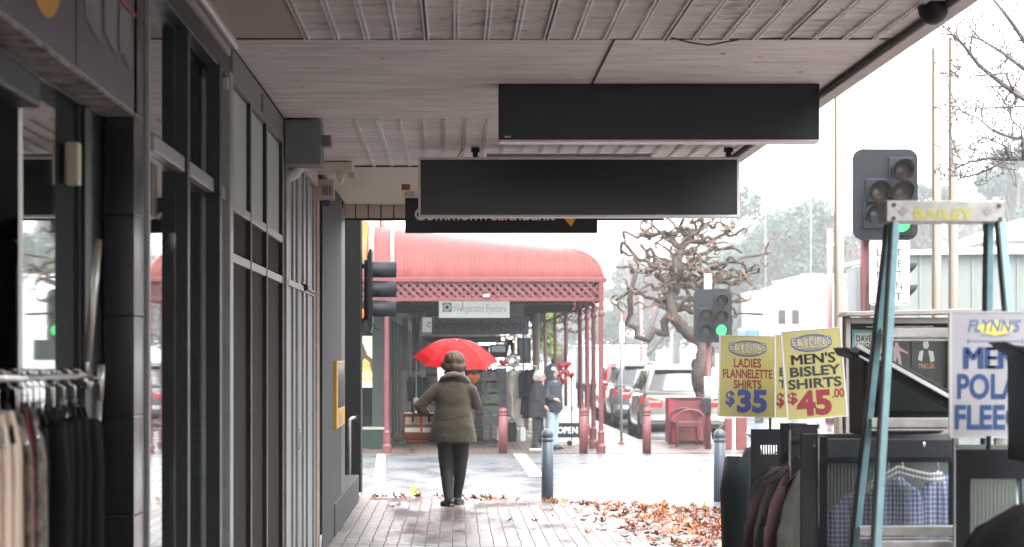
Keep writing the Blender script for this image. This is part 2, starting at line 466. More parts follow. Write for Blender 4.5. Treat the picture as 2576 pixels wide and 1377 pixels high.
M['grey_render'] = mat('dark_grey_render', (0.05, 0.053, 0.058), 0.65, noise_=(10, 0.2, (1, 1, 0.12)), bump=(50, 0.3, 0.006), spec=0.3)
M['panel_grey'] = mat('grey_door_panel', (0.30, 0.312, 0.31), 0.4, noise_=(5, 0.08, (1, 1, 0.1)))
M['box_grey'] = mat('grey_steel_box', (0.17, 0.18, 0.177), 0.5, noise_=(30, 0.12))
M['tan'] = mat('tan_brick_edge', (0.42, 0.30, 0.22), 0.8, noise_=(16, 0.25), bump=(30, 0.5))
M['white'] = mat('white_paint', (0.78, 0.78, 0.76), 0.5, noise_=(12, 0.06))
M['offwhite'] = mat('offwhite_plastic', (0.56, 0.54, 0.49), 0.5, noise_=(12, 0.1))
M['steel'] = mat('chrome', (0.72, 0.72, 0.71), 0.16, 1.0)
M['dull_steel'] = mat('brushed_steel', (0.55, 0.54, 0.51), 0.38, 0.85, noise_=(12, 0.15))
M['sign_black'] = mat('blank_sign_face', (0.0085, 0.0093, 0.0115), 0.2, spec=0.35)
M['sign_frame'] = mat('sign_frame', (0.56, 0.54, 0.53), 0.4, 0.3, noise_=(9, 0.12))
M['letter_white'] = mat('white_lettering', (0.82, 0.82, 0.80), 0.5)
M['gold'] = mat('gold_yellow', (0.78, 0.42, 0.02), 0.5)
M['violet_lens'] = mat('violet_lens', (0.055, 0.02, 0.22), 0.25)
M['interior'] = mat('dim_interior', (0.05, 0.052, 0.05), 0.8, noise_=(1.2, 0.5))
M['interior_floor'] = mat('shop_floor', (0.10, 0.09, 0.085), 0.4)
M['tube'] = mat('lit_tube', (0.9, 0.9, 0.9), 0.5, emit=((1.0, 0.98, 0.93), 2.2))
M['upper_wall'] = mat('upper_wall', (0.34, 0.31, 0.28), 0.85, noise_=(3, 0.2))
M['salmon'] = mat('faded_red_iron', (0.215, 0.046, 0.042), 0.5, noise_=(2.2, 0.25, (3.5, 0.5, 0.6)), col2=(0.145, 0.028, 0.026), spec=0.3)
M['maroon'] = mat('maroon_paint', (0.17, 0.042, 0.044), 0.38, noise_=(8, 0.15))
M['maroon_dark'] = mat('old_maroon_paint', (0.09, 0.025, 0.026), 0.45, noise_=(8, 0.2))
M['pink_paint'] = mat('faded_maroon', (0.15, 0.04, 0.043), 0.45, noise_=(8, 0.15))
M['bollard_grey'] = mat('slate_grey_paint', (0.075, 0.095, 0.12), 0.4, noise_=(12, 0.12))

# ------------------------------------------------------------------ the ground
ZF = -0.15                                         # the far side of the lane lies a little lower
KE = [(-1.30, 26.95), (0.10, 26.75), (0.556, 26.4), (2.21, 24.8), (3.3, 23.9), (5.2, 23.3), (5.7, 20.0), (5.7, -12.0)]
mb = MB(); mb.slab([(-400, -60), (900, -60), (900, 2500), (-400, 2500)], -0.5, -0.31)
struct('ground', mb, M['road'])
mb = MB(); mb.slab([(-1.62, -12)] + [(-1.62, 26.95)] + KE[0:], -0.3, 0.0)
struct('footpath', mb, M['path'])
mb = MB()                                          # the side street falls gently to its far kerb
near = [(-40, 26.95), (-1.3, 26.95)] + KE[1:6]
for a, b in zip(near[:-1], near[1:]):
    mb.add([(a[0], a[1], -0.012), (b[0], b[1], -0.012), (b[0], 43.28, ZF - 0.012), (a[0], 43.28, ZF - 0.012)], [(0, 1, 2, 3)])
for y0, z0, y1, z1 in ((-12, -0.12, 23.3, -0.05), (23.3, -0.05, 43.28, ZF - 0.012)):
    mb.add([(5.2, y0, z0), (70, y0, z0), (70, y1, z1), (5.2, y1, z1)], [(0, 1, 2, 3)])
struct('side_street', mb, M['lane'])
mb = MB()
for y0, z0, y1, z1 in ((43.29, ZF - 0.016, 48, -0.26), (48, -0.26, 900, -0.29)):
    mb.add([(3.3, y0, z0), (70, y0, z0), (70, y1, z1), (3.3, y1, z1)], [(0, 1, 2, 3)])
struct('main_road', mb, M['road'])
FP = [(-1.75, 43.3), (7.6, 43.3), (7.6, 48.6), (4.9, 48.8), (3.77, 50.6), (3.77, 320), (-1.75, 320)]
mb = MB(); mb.slab(FP, ZF - 0.2, ZF)
struct('far_footpath', mb, M['path2'])
mb = MB()
kp = [(7.6, 48.6), (4.9, 48.8), (3.77, 50.6), (3.77, 320)]
for a, b in zip(kp[:-1], kp[1:]):
    mb.bar((a[0], a[1], ZF - 0.055), (b[0], b[1], ZF - 0.055), 0.14, 0.12, up=(0, 0, 1))
struct('kerb', mb, M['kerb'], bevel=0.01)
mb = MB()                                           # pale bands of paving across the side street

def lane_z(y): return -0.012 + (ZF) * max(0, (y - 26.4)) / (43.28 - 26.4)
def strip(a, b, wd):
    y0, y1 = a[1], b[1]
    mb.add([(a[0], y0, lane_z(y0) + 0.006), (a[0] + wd, y0, lane_z(y0) + 0.006), (b[0] + wd, y1, lane_z(y1) + 0.006), (b[0], y1, lane_z(y1) + 0.006)], [(0, 1, 2, 3)])
strip((-0.93, 27.0), (-1.38, 43.1), 0.15)
strip((1.02, 33.0), (1.05, 43.1), 0.22)
struct('paving_band', mb, M['paint'])
mb = MB()                                           # expansion joint set into the near pavers
mb.add([(-1.0, 20.35, 0.004), (1.55, 19.7, 0.004), (1.55, 19.66, 0.004), (-1.0, 20.3, 0.004)], [(0, 1, 2, 3)])
mb.add([(0.62, 26.05, 0.004), (2.2, 24.6, 0.004), (2.2, 24.55, 0.004), (0.62, 26.0, 0.004)], [(0, 1, 2, 3)])
struct('paving_joint', mb, M['kerb'])

# ------------------------------------------------------------------ the awning
HC = 3.04
XL, XR = -1.055, 2.06
Y1, Y2, Y3, Y4 = 11.2, 15.0, 18.7, 23.5
aw = thing('shop_awning', 'weathered pinkish cantilever awning of ribbed sheets over the near footpath', 'awning', (0.5, 12, HC))
def ripple(y0, y1, x0, x1, period, amp, ribs, wob):
    """a ceiling sheet pressed into small waves"""
    b = MB(); n = int((y1 - y0) / period * 7); xs = sorted(set([x0, x1] + ribs + [x + 0.069 for x in ribs if x + 0.069 < x1]))
    xs = [x for x in xs if x0 <= x <= x1]
    vs = []; fs = []
    for i in range(n + 1):
        y = y0 + (y1 - y0) * i / n
        for j, x in enumerate(xs):
            ph = noise.noise(Vector((x * 3, y * 0.8, 0))) * wob
            vs.append((x, y, HC + 0.006 + amp * math.sin(2 * math.pi * y / period + ph) + 0.006 * noise.noise(Vector((x * 1.3, y * 0.5, 4)))))
    c = len(xs)
    for i in range(n):
        for j in range(c - 1): fs.append((i * c + j, i * c + j + 1, (i + 1) * c + j + 1, (i + 1) * c + j))
    b.add(vs, fs); return b
ribs1 = [-0.68 + 0.138 * i for i in range(20)]
ripple(1.0, Y1 - 0.02, -0.68, XR - 0.03, 0.08, 0.011, ribs1, 2.2).build('ceiling_sheet', M['ceil_ripple'], aw, smooth=True)
b = MB()
for x in ribs1[:]:
    for dx in (-0.009, 0.009):
        n = 46
        for i in range(int((Y1 - 1.0) / 0.075)):
            y = 1.0 + i * 0.075
            if y + 0.062 > Y1: break
            b.box(x + dx - 0.0035, x + dx + 0.0035, y, y + 0.052, HC - 0.013, HC + 0.004)
b.build('ceiling_bead', M['rib'], aw)
b = MB(); b.box(XL, -0.685, 1.0, Y1 - 0.02, HC - 0.002, HC + 0.03)
b.build('plain_panel', M['ceil_plain'], aw)
ripple(Y1 + 0.02, Y2, XL, XR - 0.03, 0.11, 0.005, [-0.5, 0, 0.6, 1.2, 1.7], 0.6).build('ceiling_sheet', M['ceil'], aw, smooth=True)
ripple(Y2 + 0.01, Y3, XL, XR - 0.03, 0.12, 0.0025, [-0.5, 0, 0.6, 1.2, 1.7], 0.6).build('ceiling_sheet', M['ceil'], aw, smooth=True)
b = MB()
for i in range(20):
    x = -0.62 + 0.138 * i
    for dx in (-0.008, 0.008): b.box(x + dx - 0.0025, x + dx + 0.0025, Y2 + 0.02, Y3 - 0.02, HC - 0.006, HC + 0.004)
b.build('ceiling_bead', M['rib'], aw)
ripple(Y3 + 0.01, Y4, XL, XR - 0.03, 0.3, 0.0025, [-0.5, 0, 0.6, 1.2, 1.7], 0.6).build('ceiling_lining', M['cream'], aw, smooth=True)
b = MB()
for y, t in ((Y1, 0.03), (Y3, 0.024)):
    b = MB(); b.box(XL, XR - 0.03, y - t / 2, y + t / 2, HC - 0.006, HC + 0.012); b.build('panel_joint', M['grime_gap'], aw)
b = MB(); b.box(0.741, 0.747, Y1 + 0.02, Y2 - 0.01, HC - 0.006, HC + 0.008); b.build('panel_joint', M['grime_gap'], aw)
for i in range(4, 20, 4):
    b = MB(); b.box(ribs1[i] - 0.004, ribs1[i] + 0.004, 1.0, Y1 - 0.02, HC - 0.015, HC); b.build('panel_joint', M['grime_gap'], aw)
b = MB(); b.box(XR - 0.015, XR + 0.065, 0.5, Y4 + 0.1, HC - 0.035, HC + 0.40)
b.build('fascia_board', M['fascia'], aw, bevel=0.004)
b = MB(); b.box(XR - 0.03, XR - 0.016, 0.5, Y4, HC - 0.02, HC - 0.004)
b.build('edge_gap_shade', M['grime_gap'], aw)  # solid strip paints the dark of the gap beside the fascia
b = MB()
x = XL - 0.15
while x < XR - 0.1:
    b.box(x, x + 0.112, Y4 + 0.02, Y4 + 0.05, HC - 0.125, HC + 0.2); x += 0.124
b.build('end_slats', M['cream'], aw, bevel=0.003)
b = MB(); b.box(XL - 0.2, XR - 0.02, Y4 + 0.055, Y4 + 0.075, HC - 0.125, HC + 0.2); b.build('end_backing', M['grime_gap'], aw)  # dark board added to stop bright sky showing through the slat gaps
b = MB(); b.box(XL - 0.2, XR - 0.02, Y4 + 0.015, Y4 + 0.08, HC - 0.145, HC - 0.125)
b.build('end_trim', M['grey_render'], aw)
b = MB(); b.box(XL - 0.5, XR + 0.02, -12, Y4 + 0.06, HC + 0.06, HC + 0.12); b.box(-1.3, XR, -12, 0.99, HC, HC + 0.05)
b.build('roof_sheet', M['box_grey'], aw)
b = MB()                                                     # cobwebby joint wire
b.tube([(1.0, Y1 - 0.05, HC - 0.005), (1.1, Y1, HC - 0.022), (1.18, Y1 + 0.05, HC - 0.026), (1.32, Y1, HC - 0.006)], 0.004, 5); b.build('loose_wire', M['black'], aw)
b = MB()
b.tube([(-0.28, 8.4, HC), (-0.275, 8.4, HC - 0.03), (-0.25, 8.4, HC - 0.035), (-0.24, 8.4, HC - 0.012)], 0.004, 5)
b.build('ceiling_hook', M['black'], aw)
# the silver strip between wall and ceiling near the camera
b = MB(); b.tube([(XL + 0.03, 4, HC - 0.02), (XL + 0.03, Y1 + 0.1, HC - 0.02)], 0.022, 10); b.box(XL - 0.06, XL + 0.01, 4, Y1 + 0.1, HC - 0.07, HC - 0.001)
b.build('edge_moulding', M['alu_pink'], aw)
# dark awning lamp at the roadside edge
kl = 0.00166
lamp = thing('awning_light', 'dark round lamp housing under the roadside edge of the awning', 'light', (X(2352, kl), Yk(kl), Z(-20, kl)))
b = MB(); c = (X(2348, kl), Yk(kl), Z(18, kl))
b.ball(c, (0.064, 0.09, 0.075), 24, 14); b.sm = True
b.build('lamp_housing', M['black'], lamp, smooth=True)
b = MB(); b.bar((c[0], c[1], c[2]), (c[0] + 0.05, c[1], c[2] + 0.16), 0.11, 0.12); b.build('bracket', M['black'], lamp, bevel=0.02)

# ------------------------------------------------------------------ hanging signs
def box_sign(label, x0, y0, x1, y1, k, fr_t, depth, frame_mat, name='hanging_sign'):
    ax, bx, az_, bz = X(x0, k), X(x1, k), Z(y1, k), Z(y0, k)
    y = Yk(k)
    t = thing(name, label, 'sign', ((ax + bx) / 2, y, bz), )
    b = MB(); b.box(ax + fr_t, bx - fr_t, y, y + depth * 0.9, az_ + fr_t, bz - fr_t)
    b.build('sign_face', M['sign_black'], t)
    b = MB()
    b.box(ax, bx, y - 0.006, y + depth, az_, az_ + fr_t); b.box(ax, bx, y - 0.006, y + depth, bz - fr_t, bz)
    b.box(ax, ax + fr_t, y - 0.006, y + depth, az_ + fr_t, bz - fr_t); b.box(bx - fr_t, bx, y - 0.006, y + depth, az_ + fr_t, bz - fr_t)
    b.build('sign_frame', frame_mat, t, bevel=0.002)
    return t, (ax, bx, y, az_, bz)
t, (ax, bx, y, za, zb) = box_sign('blank black lightbox sign fixed flat against the ceiling, nearest of the three signs', 1255, 212, 2061, 352, 0.00215, 0.006, 0.16, M['black'])
b = MB(); b.box(ax, bx, y - 0.009, y + 0.16, za - 0.012, za); b.build('bottom_trim', M['sign_frame'], t, bevel=0.002)
b = MB(); b.box(ax + 0.03, ax + 0.065, y - 0.002, y, za + 0.012, za + 0.02); b.build('maker_plate', M['alu'], t)
t, (ax, bx, y, za, zb) = box_sign('blank black sign in a pale metal frame hung below the nearest sign', 1052, 396, 1860, 547, 0.0028, 0.017, 0.14, M['sign_frame'])
for px in (1196, 1835):
    b = MB(); x = X(px, 0.0028); b.box(x - 0.018, x + 0.018, y + 0.05, y + 0.08, zb, HC); b.box(x - 0.03, x + 0.03, y + 0.03, y + 0.1, HC - 0.028, HC)
    b.build('bracket', M['black'], t, bevel=0.003)
b = MB(); b.box(X(1225, .0028), X(1640, .0028), y + 0.06, y + 0.12, zb + 0.012, zb + 0.03); b.build('top_rail', M['fascia'], t)
b = MB(); b.tube([(X(1150, .0028), y + 0.05, zb - 0.001), (X(1158, .0028), y + 0.05, zb + 0.04), (X(1165, .0028), y + 0.06, HC)], 0.004, 5); b.build('cable', M['black'], t)
k = 0.0037
t, (ax, bx, y, za, zb) = box_sign('black bank sign with white name and yellow diamond, mostly hidden behind the pale framed sign', 1019, 494, 1503, 586, k, 0.004, 0.12, M['black'], 'bank_sign')
fr = frame((0, y - 0.001, 0))
b = MB(); ftext(b, fr, 'CommonwealthBank', X(1043, k), X(1396, k), Z(555, k), Z(524, k), 0.003, 0.012)
b.build('lettering', M['letter_white'], t)
b = MB(); fpoly(b, fr, [(X(1437, k), Z(571, k)), (X(1457, k), Z(533, k)), (X(1437, k), Z(505, k)), (X(1404, k), Z(533, k))], 0.001, 0.003)
b.build('diamond_emblem', M['gold'], t)
b = MB(); fpoly(b, fr, [(X(1404, k), Z(533, k)), (X(1424, k), Z(533, k)), (X(1437, k), Z(505, k))], 0.0032, 0.004)
b.build('emblem_corner', M['black'], t)
for px, py, w_, h_, mm, lb in ((1021, 461, 22, 13, 'orange_box', 'small orange and cream junction box on the cream ceiling beside the bank sign'), (1030, 478, 26, 12, 'offwhite', 'small cream cable box on the ceiling edge above the bank sign corner')):
    if mm == 'orange_box': M['orange_box'] = mat('orange_brown_box', (0.34, 0.15, 0.05), 0.6)
    b = MB(); kk = 0.0034 if mm == 'orange_box' else 0.00355
    b.box(X(px - w_ / 2, kk), X(px + w_ / 2, kk), Yk(kk), Yk(kk) + 0.08, HC - h_ * kk, HC + 0.004)
    tag(b.build('junction_box', M[mm], bevel=0.004, org=(X(px, kk), Yk(kk), HC)), lb, 'box')
# ------------------------------------------------------------------ near clothes shop, far left
def rail_box(b, x0, x1, y0, y1, z0, z1): b.box(x0, x1, y0, y1, z0, z1)
GA = -1.22
sh = thing('clothing_shop', 'clothes shop with purple fascia and black tiled pillar at the near left', 'shop', (-1.3, 6, 0))
b = MB(); b.box(GA - 0.004, GA + 0.004, 6.80, 7.36, 0.12, 2.38); b.build('window_pane', M['glass'], sh)
b = MB(); b.box(GA - 0.03, GA - 0.008, 7.36, 7.83, 0.12, 2.38); b.build('side_panel', mat('dark_teal_panel', (0.006, 0.012, 0.012), 0.7, spec=0.1), sh)
b = MB(); b.box(GA - 0.004, GA + 0.006, 6.785, 6.80, 0.12, 2.38); b.build('glass_edge', M['dull_steel'], sh)
b = MB(); b.box(GA - 0.05, GA + 0.006, 7.83, 8.40, 0, 2.42); b.box(GA + 0.006, GA + 0.02, 7.86, 8.0, 0, 2.38)
b.box(GA - 0.05, GA + 0.01, 3, 7.83, 2.38, 2.46); b.box(GA - 0.05, GA + 0.02, 3, 7.83, 0, 0.12); b.build('window_frame', M['charcoal'], sh, bevel=0.003)
kp_ = 0.001365; yp = Yk(kp_)
b = MB()
for i in range(9):
    z0 = -0.02 + i * 0.345
    b.box(-1.205, -1.1, yp, yp + 0.3, z0 + 0.002, z0 + 0.343)
b.build('tile_pillar', M['tile'], sh, bevel=0.002)
b = MB(); b.box(-1.2, -1.103, yp + 0.004, yp + 0.29, 0, HC); b.build('pillar_core', M['grout'], sh)
b = MB(); b.box(-1.21, -1.1, 3, 8.38, 2.40, HC - 0.005); b.build('fascia_panel', M['purple'], sh, bevel=0.003)
b = MB(); b.box(-1.0995, -1.098, 7.02, 7.03, 2.41, HC - 0.01); b.build('panel_joint', M['black'], sh)
fy = lambda px: F * 1.098 / (1143 - px)
b = MB()
def side_poly(b, pts, x=-1.0975):            # a flat mark on the street side of the fascia
    vs = [(x, p[0], p[1]) for p in pts]; b.add(vs, [tuple(range(len(vs)))])
cy, cz, rr = fy(112), 2.80, 0.42
n = 40
side_poly(b, [(cy + 0.36 * math.cos(2 * math.pi * i / n), 2.475 + 0.26 + 0.26 * math.sin(2 * math.pi * i / n)) for i in range(n)])
b.build('disc_emblem', M['orange'], sh, fix=False)
b = MB()
for p0, p1, zb_ in ((214, 252, 2.53), (262, 293, 2.535), (300, 330, 2.53)):
    side_poly(b, [(fy(p0), zb_ + 0.05), (fy(p1), zb_), (fy(p1), 2.72), (fy(p0), 2.72)])
b.build('rib_reflection', M['reflection_white'], sh, fix=False)  # pale blocks paint the ceiling ribs reflected in the glossy fascia
b = MB(); side_poly(b, [(fy(230), 2.733), (fy(342), 2.733), (fy(342), 2.745), (fy(230), 2.745)]); b.build('stripe', M['red_line'], sh, fix=False)
b = MB(); b.box(-1.225, -1.102, 3, 8.3, 2.388, 2.399); b.build('soffit', M['peel'], sh)
b = MB(); b.box(-1.215, -1.12, 5.2, 6.55, 2.235, 2.325); b.build('shutter_box', M['black'], sh, bevel=0.012)
b = MB(); b.box(-1.217, -1.175, 7.55, 7.62, 2.10, 2.235); b.build('door_closer', mat('cream_plastic', (0.6, 0.57, 0.42), 0.5), sh, bevel=0.006)
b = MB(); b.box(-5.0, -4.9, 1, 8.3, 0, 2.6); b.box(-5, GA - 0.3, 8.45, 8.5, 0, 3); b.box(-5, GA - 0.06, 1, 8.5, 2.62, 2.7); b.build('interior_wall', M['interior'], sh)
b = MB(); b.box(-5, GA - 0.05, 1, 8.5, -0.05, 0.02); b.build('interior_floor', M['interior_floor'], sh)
b = MB()
for x in (-2.2, -3.4): b.box(x - 0.05, x + 0.05, 5.0, 6.6, 2.57, 2.61)
b.build('ceiling_tube', M['tube'], sh)
def cloth(b, cx, cy, ztop, wid, length, thick, yaw, seed, flare=1.15, shoulder=0.10, n=26, sleeves=False, neck=0.05):
    """a garment hanging from a hanger: folded, tapering shoulders, wavy hem"""
    rnd = random.Random(seed); rings = []
    L = 12
    ph = [rnd.uniform(0, 6.28) for _ in range(4)]
    for i in range(L + 1):
        t = i / L
        z = ztop - t * length
        if i < 4:
            s = [neck / (wid / 2), 0.55, 0.86, 1.0][i]
            z = ztop - [0, shoulder * 0.35, shoulder * 0.75, shoulder * 1.25][i]
            th = thick * [0.5, 0.7, 0.9, 1.0][i]
        else:
            s = 1 + (flare - 1) * t; th = thick * (1 + 0.25 * t)
        ring = []
        for j in range(n):
            a = 2 * math.pi * j / n
            u = math.cos(a); v = math.sin(a)
            fold = 0.28 * math.sin(5 * u + ph[0] + t * 1.4) + 0.22 * math.sin(9 * u + ph[1] - t * 2)
            x = u * wid / 2 * s
            y = v * th / 2 + fold * th * (0.25 + 0.9 * t)
            zz = z + (0.012 * math.sin(4 * u + ph[2]) if i == L else 0)
            ring.append((cx + x * math.cos(yaw) - y * math.sin(yaw), cy + x * math.sin(yaw) + y * math.cos(yaw), zz))
        rings.append(ring)
    b.loft(rings)
    if sleeves:
        for s in (-1, 1):
            pts = []
            for t, ox, oz in ((0, 0.80, -0.4), (0.3, 1.06, -1.6), (0.7, 1.12, -3.6), (1, 1.08, -5.6)):
                x = s * ox * wid / 2
                pts.append((cx + x * math.cos(yaw), cy + x * math.sin(yaw), ztop + oz * shoulder))
            b.tube(pts, [(thick * 0.7, thick * .6), (thick * 0.75, thick * .55), (thick * 0.65, thick * .5), (thick * 0.6, thick * .45)], 10)
    return b
def hanger(b, cx, cy, zrail, ztop, wid, yaw):
    u = Vector((math.cos(yaw), math.sin(yaw), 0)); c = Vector((cx, cy, ztop + 0.0))
    b.tube([c - u * wid * 0.42 + Vector((0, 0, -0.07)), c + Vector((0, 0, 0.015)), c + u * wid * 0.42 + Vector((0, 0, -0.07))], 0.006, 6)
    h = [c + Vector((0, 0, 0.01)), c + Vector((0, 0, zrail - ztop - 0.03))]
    for i in range(7):
        a = math.pi * (1.5 - i / 6 * 1.35)
        h.append(Vector((cx, cy, zrail - 0.004)) + u.cross(Vector((0, 0, 1))) * 0.024 * math.cos(a) * -1 + Vector((0, 0, 0.024 * math.sin(a))))
    b.tube(h, 0.0028, 5)
def hanging(name, label, cat, group, cx, cy, zrail, drop, wid, length, thick, yaw, seed, m, hm, sleeves=False, flare=1.15, shoulder=0.1, neck=0.05, mats2=None):
    t = thing(name, label, cat, (cx, cy, zrail), group)
    b = MB(); cloth(b, cx, cy, zrail - drop, wid, length, thick, yaw, seed, flare, shoulder, sleeves=sleeves, neck=neck); b.build('fabric', m, t, smooth=True)
    b = MB(); hanger(b, cx, cy, zrail, zrail - drop, wid, yaw); b.build('hanger', hm, t, smooth=True)
    return t

# garments seen behind the glass
M['green_cloth'] = mat('dark_green_cloth', (0.006, 0.022, 0.009), 0.9, noise_=(7, 0.5), sheen=0.3)
M['teal_cloth'] = mat('teal_cloth', (0.05, 0.17, 0.18), 0.9, noise_=(7, 0.2))
M['black_cloth'] = mat('black_cloth', (0.0042, 0.0042, 0.0048), 0.95, noise_=(16, 0.4), spec=0.2)
hanging('hanging_jacket', 'dark green jacket hung high behind the clothes shop glass at the left edge', 'jacket', None, -1.85, 7.6, 2.25, 0.06, 0.55, 0.75, 0.2, 0.9, 3, M['green_cloth'], M['steel'], True)
hanging('hanging_jacket', 'black jacket hung behind the clothes shop glass beside the door frame', 'jacket', None, -1.6, 8.05, 2.1, 0.06, 0.5, 0.8, 0.16, 1.1, 4, M['black_cloth'], M['steel'], True)
hanging('hanging_scarf', 'teal scarf hung inside the glass beside the door frame', 'scarf', None, -1.42, 8.0, 1.98, 0.03, 0.075, 0.9, 0.04, 0.9, 5, M['teal_cloth'], M['steel'], False, 0.5)

# ------------------------------------------------------------------ the clothes rack in front of it
P0, P1 = Vector((-1.075, 4.9, 1.515)), Vector((-1.048, 6.88, 1.508))
rk = thing('clothes_rack', 'chrome clothes rack with angled arms standing outside the near left shop', 'clothes rack', (-1.06, 6.4, 0))
b = MB(); b.tube([P0, P1], 0.0105, 12); b.build('rail', M['steel'], rk, smooth=True)
b = MB(); b.ball(P1 + Vector((0, 0.0, -0.012)), (0.021, 0.021, 0.026)); b.build('joint', M['steel'], rk, smooth=True)
b = MB(); b.tube([P1, (P1.x + 0.003, P1.y, 1.56)], 0.006, 10); b.tube([(P1.x + 0.003, P1.y, 1.55), (P1.x + 0.036, P1.y - 0.02, 1.895)], 0.0115, 10); b.build('raised_arm', M['dull_steel'], rk, smooth=True)
b = MB(); b.tube([(P1.x + 0.05, P1.y - 0.05, 1.54), (P1.x + 0.046, P1.y - 0.05, 1.44)], 0.0095, 10); b.tube([(P1.x + 0.045, P1.y - 0.05, 1.45), (P1.x + 0.034, P1.y - 0.05, 1.25), (P1.x + 0.026, P1.y - 0.05, 1.215), (P1.x + 0.034, P1.y - 0.05, 1.205)], 0.0075, 10)
b.tube([(P1.x, P1.y, 1.50), (P1.x + 0.05, P1.y - 0.05, 1.50)], 0.008, 8); b.build('hook_arm', M['dull_steel'], rk, smooth=True)
b = MB()
for p in (P0, P1): b.tube([(p.x - 0.12, p.y + 0.1, 1.50), (p.x - 0.13, p.y + 0.1, 0.02)], 0.014, 10); b.tube([(p.x - 0.12, p.y + 0.1, 1.5), p], 0.01, 8)
b.tube([(P0.x - 0.13, P0.y + 0.1, 0.12), (P1.x - 0.13, P1.y + 0.1, 0.12)], 0.012, 8); b.build('stand', M['dull_steel'], rk, smooth=True)
M['cream_cloth'] = mat('cream_peach_cloth', (0.72, 0.58, 0.47), 0.9, noise_=(5, 0.25, (3, 3, 0.4)))
M['red_pattern'] = mat('red_black_pattern', (0.32, 0.02, 0.025), 0.9, noise_=(30, 0.9), col2=(0.015, 0.013, 0.013))
M['dark_pattern'] = mat('dark_floral_pattern', (0.25, 0.22, 0.19), 0.9, noise_=(26, 0.9), col2=(0.02, 0.018, 0.02))
rnd = random.Random(11)
spots = []
ys = [5.42, 5.53, 5.64, 5.75]
for i, y in enumerate(ys): spots.append((y, 'cream_cloth', 'cream and peach blouse hung on the left part of the chrome rack', 'cream blouses on the chrome rack', 'blouse'))
spots.append((5.86, 'dark_pattern', 'dark floral blouse with pale flecks hung between the cream and black garments', None, 'blouse'))
spots.append((5.93, 'red_pattern', 'red and black patterned blouse hung beside the dark floral one', None, 'blouse'))
spots.append((6.0, 'dark_pattern', 'dark floral blouse hung between the red patterned one and the black tops', None, 'blouse'))
for i in range(9): spots.append((6.08 + 0.088 * i, 'black_cloth', 'plain black top hung on the right part of the chrome rack', 'black tops on the chrome rack', 'shirt'))
for i, (y, m_, lb, g, cat) in enumerate(spots):
    f = (y - P0.y) / (P1.y - P0.y); p = P0.lerp(P1, f)
    hanging('hanging_' + cat, lb, cat, g, p.x, p.y, p.z, 0.075 + rnd.uniform(0, 0.02), 0.40, 0.85, 0.05, R(-75 + rnd.uniform(-5, 5)), 20 + i, M[m_], M['black'] if i % 2 else M['steel'], m_ == 'black_cloth', 1.1)

# ------------------------------------------------------------------ glass shopfront
FX = -1.055
gs = thing('glass_shopfront', 'tall charcoal framed glass shopfront mirroring the street, right of the black pillar', 'shopfront', (-1.1, 9.8, 0))
b = MB(); b.add([(-1.107, 8.65, 0.03), (-1.1315, 11.4, 0.03), (-1.1315, 11.4, 2.88), (-1.107, 8.65, 2.88), (-1.113, 8.65, 0.03), (-1.1375, 11.4, 0.03), (-1.1375, 11.4, 2.88), (-1.113, 8.65, 2.88)], [(0, 1, 2, 3), (7, 6, 5, 4), (0, 4, 5, 1), (3, 2, 6, 7), (0, 3, 7, 4), (1, 5, 6, 2)]); b.build('window_pane', M['glass'], gs)
yk = lambda px, x: F * (-x) / (1143 - px)
b = MB()
def mull(b, y, w_, x0, x1, z0=0, z1=2.88): b.box(x0, x1, y, y + w_, z0, z1)
b2 = MB()
for y, x1, w_ in ((9.645, -1.064, 0.09), (10.82, -1.05, 0.12)):
    b2 = MB(); mull(b2, y, w_, -1.112, x1); b2.build('mullion', M['charcoal'], gs, bevel=0.003)
b = MB(); b.box(-1.106, -1.087, 8.615, 8.65, 0, 2.9); b.build('mullion', M['alu'], gs, bevel=0.004)
b = MB(); b.box(-1.112, -1.075, 8.66, 11.38, 2.30, 2.36); b.build('transom', M['alu'], gs, bevel=0.004)
b = MB(); b.box(-1.114, -1.058, 8.65, 11.4, 2.87, HC - 0.02); b.build('head_frame', M['charcoal'], gs, bevel=0.003)
b = MB(); b.box(-1.114, -1.08, 8.66, 11.4, 0, 0.06); b.build('sill_frame', M['charcoal'], gs)
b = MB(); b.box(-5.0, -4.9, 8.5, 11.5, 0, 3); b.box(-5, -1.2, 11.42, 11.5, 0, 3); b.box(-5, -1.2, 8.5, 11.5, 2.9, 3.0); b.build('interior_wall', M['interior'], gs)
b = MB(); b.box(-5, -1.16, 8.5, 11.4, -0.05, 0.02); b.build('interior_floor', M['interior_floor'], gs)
b = MB(); b.box(-2.0, -1.9, 9.2, 10.6, 2.8, 2.84); b.box(-3.2, -3.1, 9.2, 10.6, 2.8, 2.84); b.build('ceiling_tube', M['tube'], gs)
b = MB(); b.box(-1.112, -1.053, 11.36, 11.52, 0, HC - 0.13); b.build('end_post', M['alu'], gs, bevel=0.004)
b = MB(); b.box(-1.10, -1.06, 11.3, 11.36, HC - 0.22, HC - 0.02); b.build('post_cap', M['offwhite'], gs, bevel=0.004)
def stripes(name, c1, c2, scale, axis='Z', rough=0.85):
    m = mat(name, c1, rough); n, l = m.node_tree.nodes, m.node_tree.links
    tc = n.new('ShaderNodeTexCoord'); wv = n.new('ShaderNodeTexWave'); wv.bands_direction = axis; wv.inputs['Scale'].default_value = scale
    wv.wave_type = 'BANDS'; r = n.new('ShaderNodeValToRGB'); r.color_ramp.interpolation = 'CONSTANT'
    r.color_ramp.elements[0].color = (*c1, 1); r.color_ramp.elements[1].color = (*c2, 1); r.color_ramp.elements[1].position = 0.5
    l.new(tc.outputs['Object'], wv.inputs['Vector']); l.new(wv.outputs['Fac'], r.inputs[0]); l.new(r.outputs[0], n['Principled BSDF'].inputs['Base Color'])
    return m
